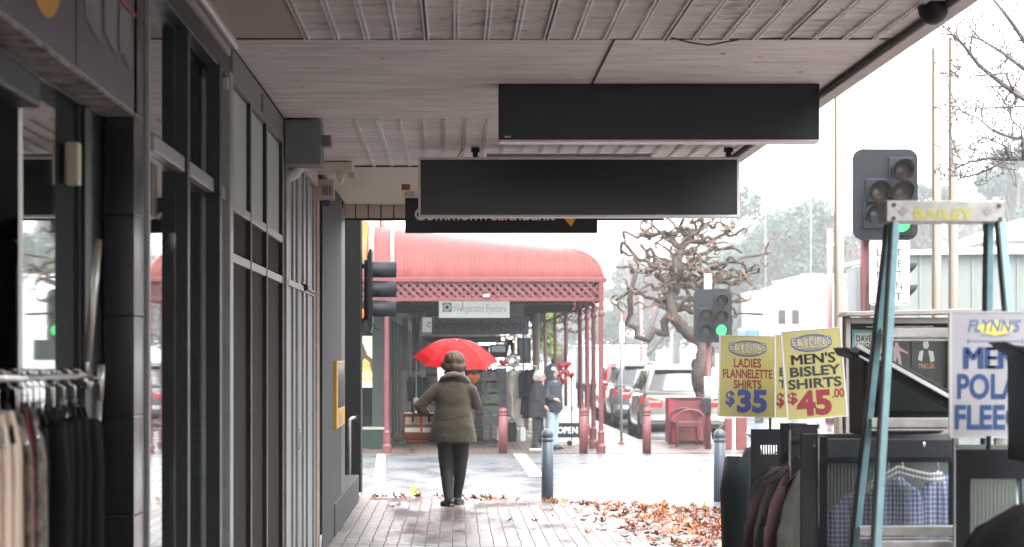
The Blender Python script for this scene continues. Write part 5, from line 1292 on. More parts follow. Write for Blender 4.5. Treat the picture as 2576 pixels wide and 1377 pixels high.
vs, fs = remesh(b, 0.011, 6)
for p in vs:                                           # soft creases across the back and sleeves
    q = Vector((p.x * 7 + p.z * 4, p.y * 6, p.z * 11)); q2 = Vector((p.x * 16 - p.z * 13, p.y * 10, p.z * 7))
    n_ = noise.noise(q) * 0.006 + noise.noise(q2) * 0.0055
    seam = -0.0025 * math.exp(-((p.z - Z(1055, k) - 0.02 * math.sin(p.x * 9)) / 0.008) ** 2)
    c0 = Vector((X(1141, k), Y0, p.z)); dv_ = (p - c0); dv_.z = 0
    if dv_.length > 1e-4: p += dv_.normalized() * (n_ + seam)
    if p.z < Z(1108, k): p.z += 0.012 * noise.noise(Vector((p.x * 9, p.y * 9, 2)))
bb = MB(); bb.add(vs, fs); bb.build('coat', M['olive_coat'], wm, smooth=True, fix=False)
b = MB()
b.tube([P(1104, 963, 0.02), P(1113, 950, -0.055), P(1128, 944, -0.10), P(1145, 942, -0.115), P(1162, 945, -0.10), P(1174, 953, -0.05), P(1182, 964, 0.02)], [0.018, 0.025, 0.029, 0.030, 0.029, 0.025, 0.018], 12)
b.tube([P(1120, 942, 0.0), P(1142, 932, -0.05), P(1166, 944, 0.0)], [0.035, 0.042, 0.035], 12)
vs, fs = remesh(b, 0.010, 4, (0.006, 16)); bb = MB(); bb.add(vs, fs); bb.build('collar', M['taupe_knit'], wm, smooth=True, fix=False)
b = MB()
for a_, w0 in ((LL, 0), (RL, 0)):
    b.tube([a_[0] + Vector((0, 0, 0.10)), a_[0] + Vector((0, 0, 0)), a_[0].lerp(a_[1], 0.5), a_[1], a_[1].lerp(a_[2], 0.5), a_[2] + Vector((0, 0, 0.01)), a_[2] + Vector((0, 0, -0.022))], [(0.09, .10), (0.09, .10), (0.083, .086), (0.071, .075), (0.058, .066), (0.048, .058), (0.051, .062)], 16)
vs, fs = remesh(b, 0.010, 4)
for p in vs: p += Vector((noise.noise(Vector((p.x * 10, p.y * 8, p.z * 9))), noise.noise(Vector((p.x * 8 + 5, p.y * 8, p.z * 8))), 0)) * 0.006
bb = MB(); bb.add(vs, fs); bb.build('trousers', M['dark_trouser'], wm, smooth=True, fix=False)
for a_, yw in ((LL[2], 0.45), (RL[2], -0.25)):
    d = Vector((-math.sin(yw), math.cos(yw), 0)); zz = a_.z; g = max(0.0, zz - 0.055)
    gz = 0.0 if a_ is LL[2] else 0.004
    b = MB(); base = Vector((a_.x, a_.y, gz))
    b.tube([base - d * 0.062 + Vector((0, 0, 0.035)), base - d * 0.03 + Vector((0, 0, 0.045)), base + d * 0.05 + Vector((0, 0, 0.04)), base + d * 0.13 + Vector((0, 0, 0.03)), base + d * 0.18 + Vector((0, 0, 0.022))], [(0.026, 0.03), (0.036, 0.042), (0.041, 0.036), (0.043, 0.027), (0.02, 0.016)], 14)
    b.tube([base + Vector((0, 0, 0.05)), a_ + Vector((0, 0, 0.02))], 0.04, 12)
    b.slab([(base + d * q_ + Vector((-d.y, d.x, 0)) * s_).to_2d() for q_, s_ in ((-0.07, 0.03), (-0.07, -0.03), (0.02, -0.04), (0.12, -0.045), (0.185, -0.015), (0.185, 0.015), (0.12, 0.045), (0.02, 0.04))], gz, gz + 0.02)
    blob('shoe', b, 0.007, M['black_leather'], wm, 2)
b = MB()                                               # bobbed hair
b.ball(hc + Vector((0, -0.012, 0.022)), (0.110, 0.115, 0.102), 24, 16)
for dx, dy, dz, r_ in ((-0.085, -0.02, -0.035, 0.055), (0.080, -0.02, -0.045, 0.052), (0, -0.068, -0.05, 0.068), (-0.045, -0.06, -0.055, 0.058), (0.045, -0.06, -0.06, 0.056), (-0.105, 0.0, -0.025, 0.040), (0.01, -0.055, -0.085, 0.052), (0.04, -0.05, -0.09, 0.042)):
    b.ball(hc + Vector((dx, dy, dz)), (r_, r_, r_ * 1.05), 14, 10)
vs, fs = remesh(b, 0.007, 14)
for p in vs: p += (p - hc).normalized() * (0.005 * noise.noise(Vector((p.x * 70, p.y * 70, p.z * 8))) + 0.003 * noise.noise(p * 14))
bb = MB(); bb.add(vs, fs); bb.build('hair', M['hair_brown'], wm, smooth=True, fix=False)

# ---- her umbrella
M['umb_red'] = mat('red_umbrella_cloth', (0.46, 0.005, 0.009), 0.6, noise_=(8, 0.06), bump=(12, 0.15, 0.01), spec=0.3)
nt_ = M['umb_red'].node_tree; tl_ = nt_.nodes.new('ShaderNodeBsdfTranslucent'); tl_.inputs['Color'].default_value = (0.6, 0.006, 0.010, 1)
mx_ = nt_.nodes.new('ShaderNodeMixShader'); mx_.inputs[0].default_value = 0.25
nt_.links.new(nt_.nodes['Principled BSDF'].outputs[0], mx_.inputs[1]); nt_.links.new(tl_.outputs[0], mx_.inputs[2]); nt_.links.new(mx_.outputs[0], nt_.nodes['Material Output'].inputs[0])
k2 = 0.00427
uc = Vector((X(1146, k2), Y0 + 0.45, Z(903, k2)))
M['umb_rib_shade'] = mat('seam_and_rib_shade', (0.16, 0.004, 0.008), 0.6)
um = thing('umbrella', 'open bright red umbrella held by the woman in the olive coat', 'umbrella', tuple(uc))
rot = Matrix.Rotation(R(16), 4, 'X') @ Matrix.Rotation(R(3.5), 4, 'Y')
L = lambda x, y, z: uc + (rot @ Vector((x, y, z)))
prof = [(0.0, 0.205), (0.10, 0.198), (0.20, 0.172), (0.30, 0.125), (0.39, 0.060), (0.455, -0.008)]
b = MB(); N = 8; S = 6; rings = []
for r_, h in prof:
    ring = []
    for i in range(N * S):
        a = 2 * math.pi * i / (N * S); fpos = (i % S) / S
        chord = math.cos(math.pi / N) / math.cos((fpos - 0.5) * 2 * math.pi / N)
        t = r_ / 0.455
        rr = max(r_, 0.002) * (1 - (1 - chord) * (0.9)) * (1 - 0.035 * t ** 6 * math.sin(math.pi * fpos))
        ring.append(L(rr * math.cos(a), rr * math.sin(a), h + 0.008 * math.sin(math.pi * fpos) * t ** 4))
    rings.append(ring)
b.loft(rings, cap=False); b.build('canopy', M['umb_red'], um, smooth=False, fix=False)
b = MB()
for i in range(N):
    a = 2 * math.pi * i / N; c_, s_ = math.cos(a), math.sin(a)
    b.tube([L(r_ * c_, r_ * s_, h - 0.006) for r_, h in prof], 0.0022, 5)
    b.tube([L(0.006 * c_, 0.006 * s_, 0.0), L(0.22 * c_, 0.22 * s_, 0.155)], 0.002, 5)
    b.ball(L(0.458 * c_, 0.458 * s_, -0.01), 0.0055, 8, 6)
b.build('ribs', M['dull_steel'], um, smooth=True)
for i in range(N):  # dark seam lines painted for the ribs showing through the lit cloth
    a = 2 * math.pi * i / N; c_, s_ = math.cos(a), math.sin(a)
    b = MB(); b.tube([L(r_ * c_, r_ * s_, h + 0.001) for r_, h in prof], 0.0028, 5); b.build('seam', M['umb_rib_shade'], um, smooth=True)
b = MB(); b.tube([L(0, 0, 0.212), L(0, 0, -0.38)], 0.0055, 8); b.build('shaft', M['dull_steel'], um, smooth=True)
b = MB(); b.tube([L(0, 0, -0.38), L(0, 0, -0.50)], 0.014, 12); b.build('handle', M['black'], um, smooth=True)
b = MB(); b.tube([L(-0.10, -0.155, 0.188), L(-0.13, -0.19, 0.168), L(-0.125, -0.215, 0.162)], [(0.012, 0.003), (0.01, 0.003), (0.006, 0.002)], 8); b.build('tie_strap', M['umb_red'], um)

# ---- her bag
M['bag_cloth'] = mat('cream_bag_canvas', (0.42, 0.33, 0.25), 0.8, noise_=(40, 0.12)); M['bag_leather'] = mat('brown_bag_leather', (0.13, 0.042, 0.022), 0.4, noise_=(14, 0.2))
M['bag_grey'] = mat('grey_bag_band', (0.13, 0.115, 0.105), 0.8); M['bag_white'] = mat('white_bag_band', (0.62, 0.57, 0.52), 0.8); M['bag_red'] = mat('red_bag_stripe', (0.5, 0.05, 0.06), 0.8)
bg_ = thing('handbag', 'cream and brown tote bag with a red stripe hanging from the woman’s left arm'.replace('’', "'"), 'handbag', (X(1056, k), Y0 + 0.15, Z(1118, k)))
yb = Y0 + 0.10; bd = 0.14
def bx(b, x0, y0, x1, y1, dy0, dy1): return b.box(X(x0, k), X(x1, k), yb + dy0, yb + dy1, Z(y1, k), Z(y0, k))
b = MB(); bx(b, 1017, 1046, 1096, 1094, 0, bd); b.build('canvas', M['bag_cloth'], bg_, bevel=0.012)
b = MB(); bx(b, 1014, 1088, 1099, 1108, -0.006, bd + 0.006); bx(b, 1022, 1108, 1106, 1117, 0.0, bd); b.build('base', M['bag_leather'], bg_, bevel=0.012)
b = MB(); bx(b, 1013, 1040, 1099, 1049, -0.005, bd + 0.005); bx(b, 1013, 1044, 1017.5, 1096, -0.004, bd + 0.004); bx(b, 1094, 1044, 1099, 1096, -0.004, bd + 0.004); b.build('edging', M['bag_leather'], bg_, bevel=0.006)
b = MB(); bx(b, 1018, 1069, 1095, 1076, -0.0025, 0.0); b.build('grey_band', M['bag_grey'], bg_)
b = MB(); bx(b, 1018, 1077, 1095, 1088, -0.003, 0.0); b.build('white_band', M['bag_white'], bg_)
b = MB(); bx(b, 1057, 1049, 1062, 1088, -0.005, -0.003); b.build('red_stripe', M['bag_red'], bg_)
for dy in (-0.004, bd + 0.004):
    b = MB(); q = lambda px, py: Vector((X(px, k), yb + dy, Z(py, k)))
    b.tube([q(1038, 1062), q(1038, 1042), q(1046, 1026) + Vector((0, .05 if dy < 0 else -.05, 0)), q(1058, 1016) + Vector((0, .07 if dy < 0 else -.07, 0)), q(1068, 1022) + Vector((0, .05 if dy < 0 else -.05, 0)), q(1078, 1042), q(1080, 1062)], [(0.012, 0.004)] * 2 + [(0.008, 0.005)] * 3 + [(0.012, 0.004)] * 2, 8)
    b.build('handle', M['bag_leather'], bg_, smooth=True)

# ---- the two talking under the verandah
def bystander(label, k, cx, head, hy, yaw, joints, coat, coat_prof, trou, hair=None, hood=None, shoe=None, hand=True, legs=None, scale=1.0):
    Y0 = Yk(k); P = lambda px, py, dy=0.0: Vector((X(px, k), Y0 + dy, Z(py, k)))
    t = thing('person', label, 'person', (X(cx, k), Y0, ZF))
    b = MB(); hc = P(*head); s = scale
    head_shapes(b, hc, yaw, s)
    sh = P(cx, hy); b.tube([sh, hc - Vector((0, 0, 0.03))], 0.055 * s, 12)
    pv = P(cx, legs[0])
    b.tube([pv, pv.lerp(sh, 0.3), pv.lerp(sh, 0.7), sh - Vector((0, 0, 0.03)), sh], [(0.13, .15), (0.12, .15), (0.13, .17), (0.10, .14), (0.05, .05)], 18)
    for a_ in joints:
        b.tube([a_[0], a_[1], a_[2]], [0.048, 0.041, 0.027], 12)
        if hand: hand_shapes(b, a_[2], a_[2] - a_[1], (0, 0, -1), 1, 0.6)
    for hp, kn, an in legs[1]:
        b.tube([hp, kn, kn.lerp(an, 0.4), an], [0.08, 0.055, 0.053, 0.035], 12)
        d = Vector((-math.sin(yaw), math.cos(yaw), 0)); b.tube([an, an + d * 0.05 - Vector((0, 0, .04)), an + d * 0.13 - Vector((0, 0, .05))], [0.035, 0.035, 0.025], 10)
    blob('body', b, 0.0085, M['skin'], t, 3); face_parts(t, hc, yaw, s)
    b = MB()
    b.loft([[Vector((X(px, k) + rx * math.cos(a), Y0 + ry * math.sin(a), Z(py, k))) for a in [2 * math.pi * j / 28 for j in range(28)]] for px, py, rx, ry in coat_prof])
    for a_ in joints: b.tube([a_[0].lerp(sh, 0.3), a_[0], a_[0].lerp(a_[1], .5), a_[1], a_[1].lerp(a_[2], 0.55), a_[1].lerp(a_[2], .95)], [0.075, 0.078, 0.068, 0.064, 0.058, 0.046], 14)
    vs, fs = remesh(b, 0.013, 5, (0.009, 9)); bb = MB(); bb.add(vs, fs); bb.build('coat', coat, t, smooth=True, fix=False)
    b = MB()
    for hp, kn, an in legs[1]: b.tube([hp + Vector((0, 0, .06)), hp, kn, an, an - Vector((0, 0, .02))], [0.095, 0.095, 0.075, 0.058, 0.06], 14)
    blob('trousers', b, 0.012, trou, t, 4, (0.005, 9))
    for hp, kn, an in legs[1]:
        d = Vector((-math.sin(yaw), math.cos(yaw), 0)); g = Vector((an.x, an.y, ZF))
        b = MB(); b.tube([g - d * 0.07 + Vector((0, 0, .045)), g + Vector((0, 0, .06)), g + d * 0.1 + Vector((0, 0, .042)), g + d * 0.185 + Vector((0, 0, .03))], [(0.03, .035), (0.04, .05), (0.042, .034), (0.022, .02)], 12); sh_ = b.build('shoe', M['black_leather'], t, smooth=True)
        b = MB(); n_ = Vector((-d.y, d.x, 0)); b.slab([(g + d * q_ + n_ * s_).to_2d() for q_, s_ in ((-0.1, 0.03), (-0.1, -0.03), (0.0, -0.042), (0.14, -0.045), (0.21, -0.015), (0.21, 0.015), (0.14, 0.045), (0.0, 0.042))], ZF, ZF + 0.028); b.build('sole', shoe or M['black'], sh_)
        sh_.children[0].parent = sh_
    if hair:
        b = MB(); f = Vector((-math.sin(yaw), math.cos(yaw), 0))
        b.ball(hc - f * 0.022 + Vector((0, 0, .032)), 0.096 * s, 20, 14); b.ball(hc - f * 0.055 + Vector((0, 0, -.02)), 0.072 * s, 16, 12)
        blob('hair', b, 0.009, hair, t, 2, (0.008, 30))
    if hood:
        b = MB(); f = Vector((-math.sin(yaw), math.cos(yaw), 0)); r = Vector((math.cos(yaw), math.sin(yaw), 0))
        b.ball(hc - f * 0.03 + Vector((0, 0, .04)), (0.115, 0.115, 0.125), 20, 14); b.ball(hc - f * 0.04 + Vector((0, 0, -.07)), 0.11, 16, 12)
        blob('hood', b, 0.011, hood, t, 3, (0.005, 12))
        b = MB(); p = hc + Vector((0, 0, 0.075)) - r * -0.06 + f * 0.05; b.ball(p, (0.045, 0.045, 0.035), 14, 10); b.build('cap_badge', M['white'], t, smooth=True)
    return t, P
k = 0.00738; Yb = Yk(k); q = lambda px, py, dy=0.0: Vector((X(px, k), Yb + dy, Z(py, k)))
bystander('grey haired person in long black coat and white soled shoes, side on under the verandah', k, 1352, (1358, 948, 0), 966, R(-90),
    [(q(1352, 972, -0.16), q(1350, 1005, -0.2), q(1368, 1022, -0.14)), (q(1352, 972, 0.16), q(1352, 1005, 0.2), q(1370, 1020, 0.14))],
    M['black_coat'], [(1350, 1050, 0.155, .23), (1350, 1030, 0.16, .24), (1352, 1005, .155, .23), (1353, 985, .14, .22), (1353, 972, .115, .2), (1354, 963, .075, .1), (1355, 958, .06, .07)], M['dark_trouser'],
    hair=M['hair_grey'], shoe=M['white'], legs=(1050, [(q(1350, 1050, -.08), q(1349, 1090, -.08), q(1345, 1122, -.1)), (q(1354, 1050, .09), q(1360, 1088, .09), q(1367, 1120, .1))]))
k = 0.00742; Yb = Yk(k)
bystander('person in navy hooded jacket and pale blue jeans facing the grey haired person', k, 1391, (1391, 938, -.02), 955, R(-125),
    [(q(1378, 966, -0.14), q(1374, 1000, -0.22), q(1392, 1004, -0.24)), (q(1402, 966, 0.14), q(1408, 1000, 0.2), q(1405, 1015, 0.02))],
    M['navy_coat'], [(1389, 1038, 0.16, .2), (1392, 1022, 0.18, .22), (1393, 1003, .175, .22), (1391, 985, .16, .22), (1390, 968, .145, .2), (1390, 957, .09, .11), (1390, 950, .07, .08)], M['jeans'],
    hood=M['navy_coat'], legs=(1040, [(q(1384, 1036, -.09), q(1384, 1085, -.08), q(1384, 1124, -.08)), (q(1396, 1036, .09), q(1395, 1085, .09), q(1394, 1126, .1))]))
# ------------------------------------------------------------------ corner shop and its verandah across the side street
YV, XV = 43.75, 2.71
kv = YV / F
vr = thing('verandah', 'faded red bullnose verandah with lattice valance and iron posts across the side street', 'verandah', (0.6, 45, ZF))
ZG = 3.0
def vh(x, y):
    d = min(XV - x, y - YV) + 1e-6
    b_ = 0.57 * math.sqrt(max(0, 1 - (1 - min(d, 0.72) / 0.72) ** 2))
    return ZG + b_ + 0.06 * max(0, min(d - 0.72, 4.0)) + 0.115 * max(0, 1.9 - x) * min(1, max(0, (y - YV)) / 0.95)
xs = []; x = -3.4
while x < XV + 1e-4: xs.append(x); x += 0.0152
ys_ = [YV + 0.72 * (1 - math.cos(math.pi / 2 * i / 11)) for i in range(12)] + [YV + v for v in (0.9, 1.2, 2, 3.5, 6, 10, 20, 40, 80, 117)]
b = MB(); vs = []
for y in ys_:
    for x in xs: vs.append((x, y, vh(x, y) + 0.0035 * math.sin(2 * math.pi * x / 0.076)))
c = len(xs); fs = [(i * c + j, i * c + j + 1, (i + 1) * c + j + 1, (i + 1) * c + j) for i in range(len(ys_) - 1) for j in range(c - 1)]
b.add(vs, fs); b.build('roof', M['salmon'], vr, smooth=True)
pale_cap = mat('pale_ridge_cap', (0.42, 0.20, 0.17), 0.35)
for x in (-1.14, -1.52):
    b = MB(); b.tube([(x + 0.03 * max(0, 1 - i / 8) , y, vh(x, y) + 0.02) for i, y in enumerate(ys_[:13])], 0.042 if x > -1.3 else 0.055, 8); b.build('ridge_cap', pale_cap, vr, smooth=True)
b = MB()
b.tube([(XV - q - 0.0, YV + q, vh(XV - q, YV + q) + 0.005) for q in (0.0, 0.05, 0.12, 0.2, 0.35, 0.5, 0.72)], 0.02, 8)
b.build('hip_cap', pale_cap, vr, smooth=True)
b = MB(); b.box(-3.4, XV + 0.05, YV - 0.07, YV + 0.03, ZG - 0.075, ZG + 0.01); b.box(XV - 0.03, XV + 0.06, YV + 0.03, 160, ZG - 0.075, ZG + 0.01); b.build('gutter', M['maroon'], vr, bevel=0.012)
LZ0, LZ1 = 2.655, 2.925
b = MB(); b.box(-3.4, XV, YV - 0.04, YV + 0.02, LZ0 - 0.075, LZ0 - 0.01); b.box(-3.4, XV, YV - 0.03, YV + 0.03, LZ1 - 0.0, LZ1 + 0.02); b.box(XV - 0.05, XV, YV + .02, 160, LZ0 - 0.075, LZ0); b.build('valance_rail', M['pink_paint'], vr, bevel=0.006)
b = MB(); H = LZ1 - LZ0 + 0.02; sp = 0.152
n = int((XV + 3.5) / sp) + 4
for i in range(-3, n):
    for s_ in (1, -1):
        x0 = -3.4 + i * sp; x1 = x0 + H * 1.05
        if s_ < 0: x0, x1 = x1, x0
        if max(x0, x1) > XV or min(x0, x1) < -3.4: continue
        b.bar((x0, YV - 0.005 + 0.011 * s_, LZ0 - 0.01), (x1, YV - 0.005 + 0.011 * s_, LZ1 + 0.01), 0.055, 0.014)
b.build('lattice', M['pink_paint'], vr)
b = MB()
for i in range(30):
    y0 = YV + 0.2 + i * 0.3
    for s_ in (1, -1): b.bar((XV - 0.03 + 0.01 * s_, y0, LZ0 if s_ > 0 else LZ1), (XV - 0.03 + 0.01 * s_, y0 + H, LZ1 if s_ > 0 else LZ0), 0.04, 0.012, up=(1, 0, 0))
b.build('side_lattice', M['maroon'], vr)
M['lining'] = mat('verandah_lining', (0.09, 0.088, 0.085), 0.7, noise_=(4, 0.2))
b = MB(); b.box(-1.3, XV - 0.08, YV + 0.1, 160, 2.955, 2.97)
b.build('lining', M['lining'], vr)
for y0_, z0_ in ((47.9, 2.62), (53.5, 2.55), (70, 2.6), (95, 2.6)):
    b = MB(); b.box(-1.3, XV - 0.1, y0_, y0_ + 0.15, z0_, 2.94); b.build('cross_beam', M['charcoal'], vr, bevel=0.01)
def iron_post(px, k, m):
    x, y = X(px, k), Yk(k); b = MB()
    b.lathe([(0.085, 0), (0.085, 0.12), (0.062, 0.16), (0.062, 0.34), (0.07, 0.36), (0.045, 0.40), (0.043, 2.45), (0.06, 2.47), (0.06, 2.52), (0.045, 2.55), (0.045, 3.1)], (x, y, ZF), 16)
    for s_ in (-1, 1): b.tube([(x, y, 2.42), (x + s_ * 0.10, y, 2.5), (x + s_ * 0.16, y, 2.6)], 0.014, 6)
    b.build('post', m, vr, smooth=False)
for px, k, m in ((973, 0.00715, M['pink_paint']), (1512, 0.00715, M['pink_paint']), (1493, 0.0075, M['maroon_dark']), (1477, 0.0079, M['maroon']), (1459, 0.0083, M['maroon_dark'])): iron_post(px, k, m)
for y in (57.0, 63.0, 70.0, 80.0, 92.0, 106.0, 125.0): iron_post(1143 + 2.63 / (y / F), y / F, M['maroon_dark'])
for px in (1161, 1443):
    b = MB(); x, y = X(px, kv), YV - 0.02; b.tube([(x, y, LZ0 - 0.01), (x + 0.02, y, LZ0 - 0.10), (x + 0.02, y, LZ0 - 0.20), (x - 0.01, y, LZ0 - 0.235), (x - 0.03, y, LZ0 - 0.21)], 0.011, 6); b.build('hook', M['pink_paint'], vr, smooth=True)
b = MB(); b.box(X(1216, kv), X(1231, kv), YV - 0.09, YV - 0.05, Z(748, kv), Z(741, kv)); b.build('valance_lamp', M['letter_white'], vr, bevel=0.01)

cs = thing('corner_shop', 'green tiled corner shop with display windows under the red verandah', 'shop', (-3, 50, ZF))
M['shop_wall'] = mat('dark_shop_timber', (0.032, 0.036, 0.033), 0.6, noise_=(5, 0.25)); M['shop_green'] = mat('dark_green_tile', (0.009, 0.03, 0.014), 0.4, noise_=(5, 0.35))
YS = 45.6
b = MB(); b.box(-9, -1.30, YS, YS + 0.25, 2.4, 4.0); b.box(-9, -4.2, YS, YS + 0.25, ZF, 2.4); b.box(-1.55, -1.30, YS, YS + 0.25, 0.25, 2.4); b.build('wall', M['shop_wall'], cs)
b = MB(); b.box(-4.2, -1.30, YS - 0.02, YS + 0.25, ZF, 0.2); b.build('tiled_base', M['shop_green'], cs, bevel=0.01)
b = MB(); b.box(-4.2, -1.28, YS - 0.05, YS + 0.1, 0.2, 0.25); b.build('sill', mat('sill_paint', (0.36, 0.36, 0.30), 0.5), cs, bevel=0.006)
b = MB(); b.box(-4.2, -1.55, YS + 0.1, YS + 0.11, 0.25, 2.4); b.build('window_pane', M['glass'], cs)
b = MB(); b.box(-4.2, -1.6, YS + 1.6, YS + 1.7, ZF, 3); b.build('window_back', M['interior'], cs)
b = MB(); b.box(-1.5, -1.30, YS + 0.25, 160, 2.35, 2.95); b.build('street_fascia', M['shop_wall'], cs)
y = YS + 0.6; i = 0
while y < 150:
    b = MB(); b.box(-1.5, -1.28, y, y + (0.35 if i % 3 else 0.7), ZF, 2.35); b.build('pilaster', mat('pilaster_%d' % i, random.Random(i).choice([(0.05, 0.055, 0.05), (0.10, 0.095, 0.09), (0.16, 0.10, 0.075), (0.025, 0.045, 0.03), (0.18, 0.17, 0.16)]), 0.6, noise_=(5, 0.2)), cs, bevel=0.01)
    b = MB(); b.box(-1.42, -1.41, y + 0.35, y + 2.6, 0.2, 2.35); b.build('window_pane', M['glass'], cs)
    b = MB(); b.box(-1.5, -1.36, y + 0.35, y + 2.6, ZF, 0.2); b.build('stall_riser', M['shop_green'], cs)
    y += 2.6; i += 1
b = MB(); b.box(-4.5, -4.4, YS, 160, ZF, 3.9); b.build('interior_wall', mat('shop_interior', (0.12, 0.11, 0.10), 0.8, noise_=(0.8, 0.8)), cs)
b = MB(); b.box(-9, -1.42, YS + 0.3, 160, 3.95, 4.75); b.build('parapet', mat('parapet_paint', (0.55, 0.53, 0.47), 0.6, noise_=(3, 0.15)), cs)
b = MB(); b.box(-1.415, -1.39, YS + 0.3, 60, 4.02, 4.2); b.box(-3, -1.39, YS + 0.27, YS + 0.3, 4.28, 4.5); b.build('pink_band', M['salmon'], cs)
k = 0.00755
lp = thing('window_poster', 'bright backlit poster of a smiling face with glasses in the corner shop window', 'poster', (X(928, k), Yk(k), 1.0))
yy = YS + 0.06; k = yy / F; fr = frame((0, yy, 0))
def R_(b, x0, y0, x1, y1, w0, w1): return fbox(b, fr, X(x0, k), X(x1, k), Z(y1, k), Z(y0, k), w0, w1)
M['lit_card'] = mat('backlit_poster', (0.7, 0.8, 0.5), 0.4, emit=((0.80, 1.0, 0.50), 0.14)); M['lit_skin'] = mat('backlit_face', (0.7, 0.5, 0.2), 0.4, emit=((0.85, 0.55, 0.10), 0.08)); M['lit_hair'] = mat('backlit_hair', (0.15, 0.08, 0.03), 0.5)
b = MB(); R_(b, 890, 846, 945, 975, 0, 0.02); b.build('light_panel', M['lit_card'], lp)
b = MB(); fpoly(b, fr, ellipse(X(924, k), Z(922, k), 0.125, 0.185, 24), 0.02, 0.023); fpoly(b, fr, [(X(905, k), Z(950, k)), (X(944, k), Z(945, k)), (X(944, k), Z(958, k)), (X(905, k), Z(960, k))], 0.02, 0.022); b.build('face_print', M['lit_skin'], lp)
b = MB(); fpoly(b, fr, [(X(905, k), Z(p, k)) for p in (960,)] + [(X(a, k), Z(c_, k)) for a, c_ in ((900, 860), (914, 866), (924, 893), (938, 905), (941, 930), (934, 935), (930, 912), (918, 902), (908, 912))], 0.0235, 0.025); fring(b, fr, X(918, k), Z(918, k), 0.05, 0.045, 0.008, 0, 0.026, 20); fring(b, fr, X(933, k), Z(920, k), 0.04, 0.04, 0.008, 0, 0.026, 20); b.build('hair_print', M['lit_hair'], lp)
b = MB(); fpoly(b, fr, [(X(914, k), Z(936, k)), (X(930, k), Z(938, k)), (X(924, k), Z(944, k)), (X(917, k), Z(942, k))], 0.0235, 0.025); b.build('smile_print', M['letter_white'], lp)

# signs under the verandah
def plain_sign(name, label, x0, y0, x1, y1, k, m, depth=0.06, hang=True):
    t = thing(name, label, 'sign', (X((x0 + x1) / 2, k), Yk(k), Z(y1, k)), 'signs under the verandah')
    b = MB(); b.box(X(x0, k), X(x1, k), Yk(k), Yk(k) + depth, Z(y1, k), Z(y0, k)); b.build('panel', m, t, bevel=0.008)
    if hang:
        for px in (x0 + 12, x1 - 12):
            b = MB(); b.tube([(X(px, k), Yk(k) + depth / 2, Z(y0, k) - 0.005), (X(px, k), Yk(k) + depth / 2, 2.96)], 0.008, 6); b.build('hanging_rod', M['charcoal'], t)
    return t, frame((0, Yk(k) - 0.001, 0))
k = 0.0076
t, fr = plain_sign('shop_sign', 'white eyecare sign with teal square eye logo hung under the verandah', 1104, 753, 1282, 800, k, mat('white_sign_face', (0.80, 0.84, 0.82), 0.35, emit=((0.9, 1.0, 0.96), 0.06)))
b = MB(); ftext(b, fr, 'Wangaratta Eyecare', X(1139, k), X(1274, k), Z(791, k), Z(767, k), 0.002, -0.012); b.build('lettering', mat('pale_lettering', (0.34, 0.40, 0.41), 0.5), t)
b = MB(); fbox(b, fr, X(1113, k), X(1136, k), Z(785, k), Z(762, k), 0, 0.002); b.build('logo_square', mat('teal_logo', (0.10, 0.42, 0.48), 0.5), t)
b = MB(); fbox(b, fr, X(1113, k), X(1124, k), Z(773, k), Z(762, k), 0, 0.003); fbox(b, fr, X(1125, k), X(1136, k), Z(785, k), Z(774, k), 0, 0.003); b.build('logo_corner', mat('grey_logo', (0.25, 0.22, 0.22), 0.5), t)
b = MB(); fpoly(b, fr, ellipse(X(1124.5, k), Z(773.5, k), 0.078, 0.078, 24), 0.003, 0.004); b.build('logo_ring', M['letter_white'], t)
b = MB(); fpoly(b, fr, ellipse(X(1124.5, k), Z(773.5, k), 0.03, 0.03, 16), 0.004, 0.005); b.build('logo_pupil', M['charcoal'], t)
k = 0.009
t, fr = plain_sign('shop_sign', 'mauve grey party shop sign with dark purple lowercase name', 1086, 796, 1331, 842, k, mat('mauve_sign_face', (0.20, 0.175, 0.21), 0.5, noise_=(3, 0.1)))
b = MB(); ftext(b, fr, 'thespiritedpartyshop', X(1094, k), X(1320, k), Z(834, k), Z(806, k), 0.002, -0.004, 0, 0.95); b.build('lettering', mat('purple_lettering', (0.045, 0.022, 0.06), 0.5), t)
k = 0.0098
t, fr = plain_sign('shop_sign', 'small white lightbox sign with a single letter left of the party shop sign', 1062, 799, 1092, 836, k, mat('white_box_face', (0.78, 0.8, 0.79), 0.4, emit=((1, 1, 1), 0.06)), 0.1)
b = MB(); ftext(b, fr, 'C', X(1075, k), X(1083, k), Z(824, k), Z(811, k), 0.002, 0.03); b.build('lettering', M['ink'], t)
plain_sign('shop_sign', 'grey sign panel hung right of the eyecare sign', 1284, 752, 1318, 797, 0.0082, mat('grey_sign_face', (0.24, 0.235, 0.23), 0.5, noise_=(2, 0.2)), 0.05)
plain_sign('shop_sign', 'long dark sign board hung across the right half of the verandah', 1318, 752, 1452, 785, 0.0085, M['charcoal'], 0.1)
t, fr = plain_sign('shop_sign', 'black sign bar with pale top edge below the party shop sign', 1068, 846, 1272, 862, 0.0105, M['black'], 0.08, False)
b = MB(); fbox(b, fr, X(1072, .0105), X(1230, .0105), Z(847, .0105), Z(842, .0105), 0, 0.01); b.build('pale_edge', M['sign_frame'], t)
b = MB(); fbox(b, fr, X(1205, .0105), X(1246, .0105), Z(868, .0105), Z(863, .0105), 0, 0.01); b.build('lit_strip', M['tube'], t)
t, fr = plain_sign('shop_sign', 'dark framed sign above the right side of the umbrella', 1232, 866, 1277, 900, 0.0102, M['charcoal'], 0.06, False)
b = MB(); fbox(b, fr, X(1237, .0102), X(1272, .0102), Z(886, .0102), Z(870, .0102), 0, 0.003); b.build('pale_panel', M['pale_grey'], t)
b = MB()
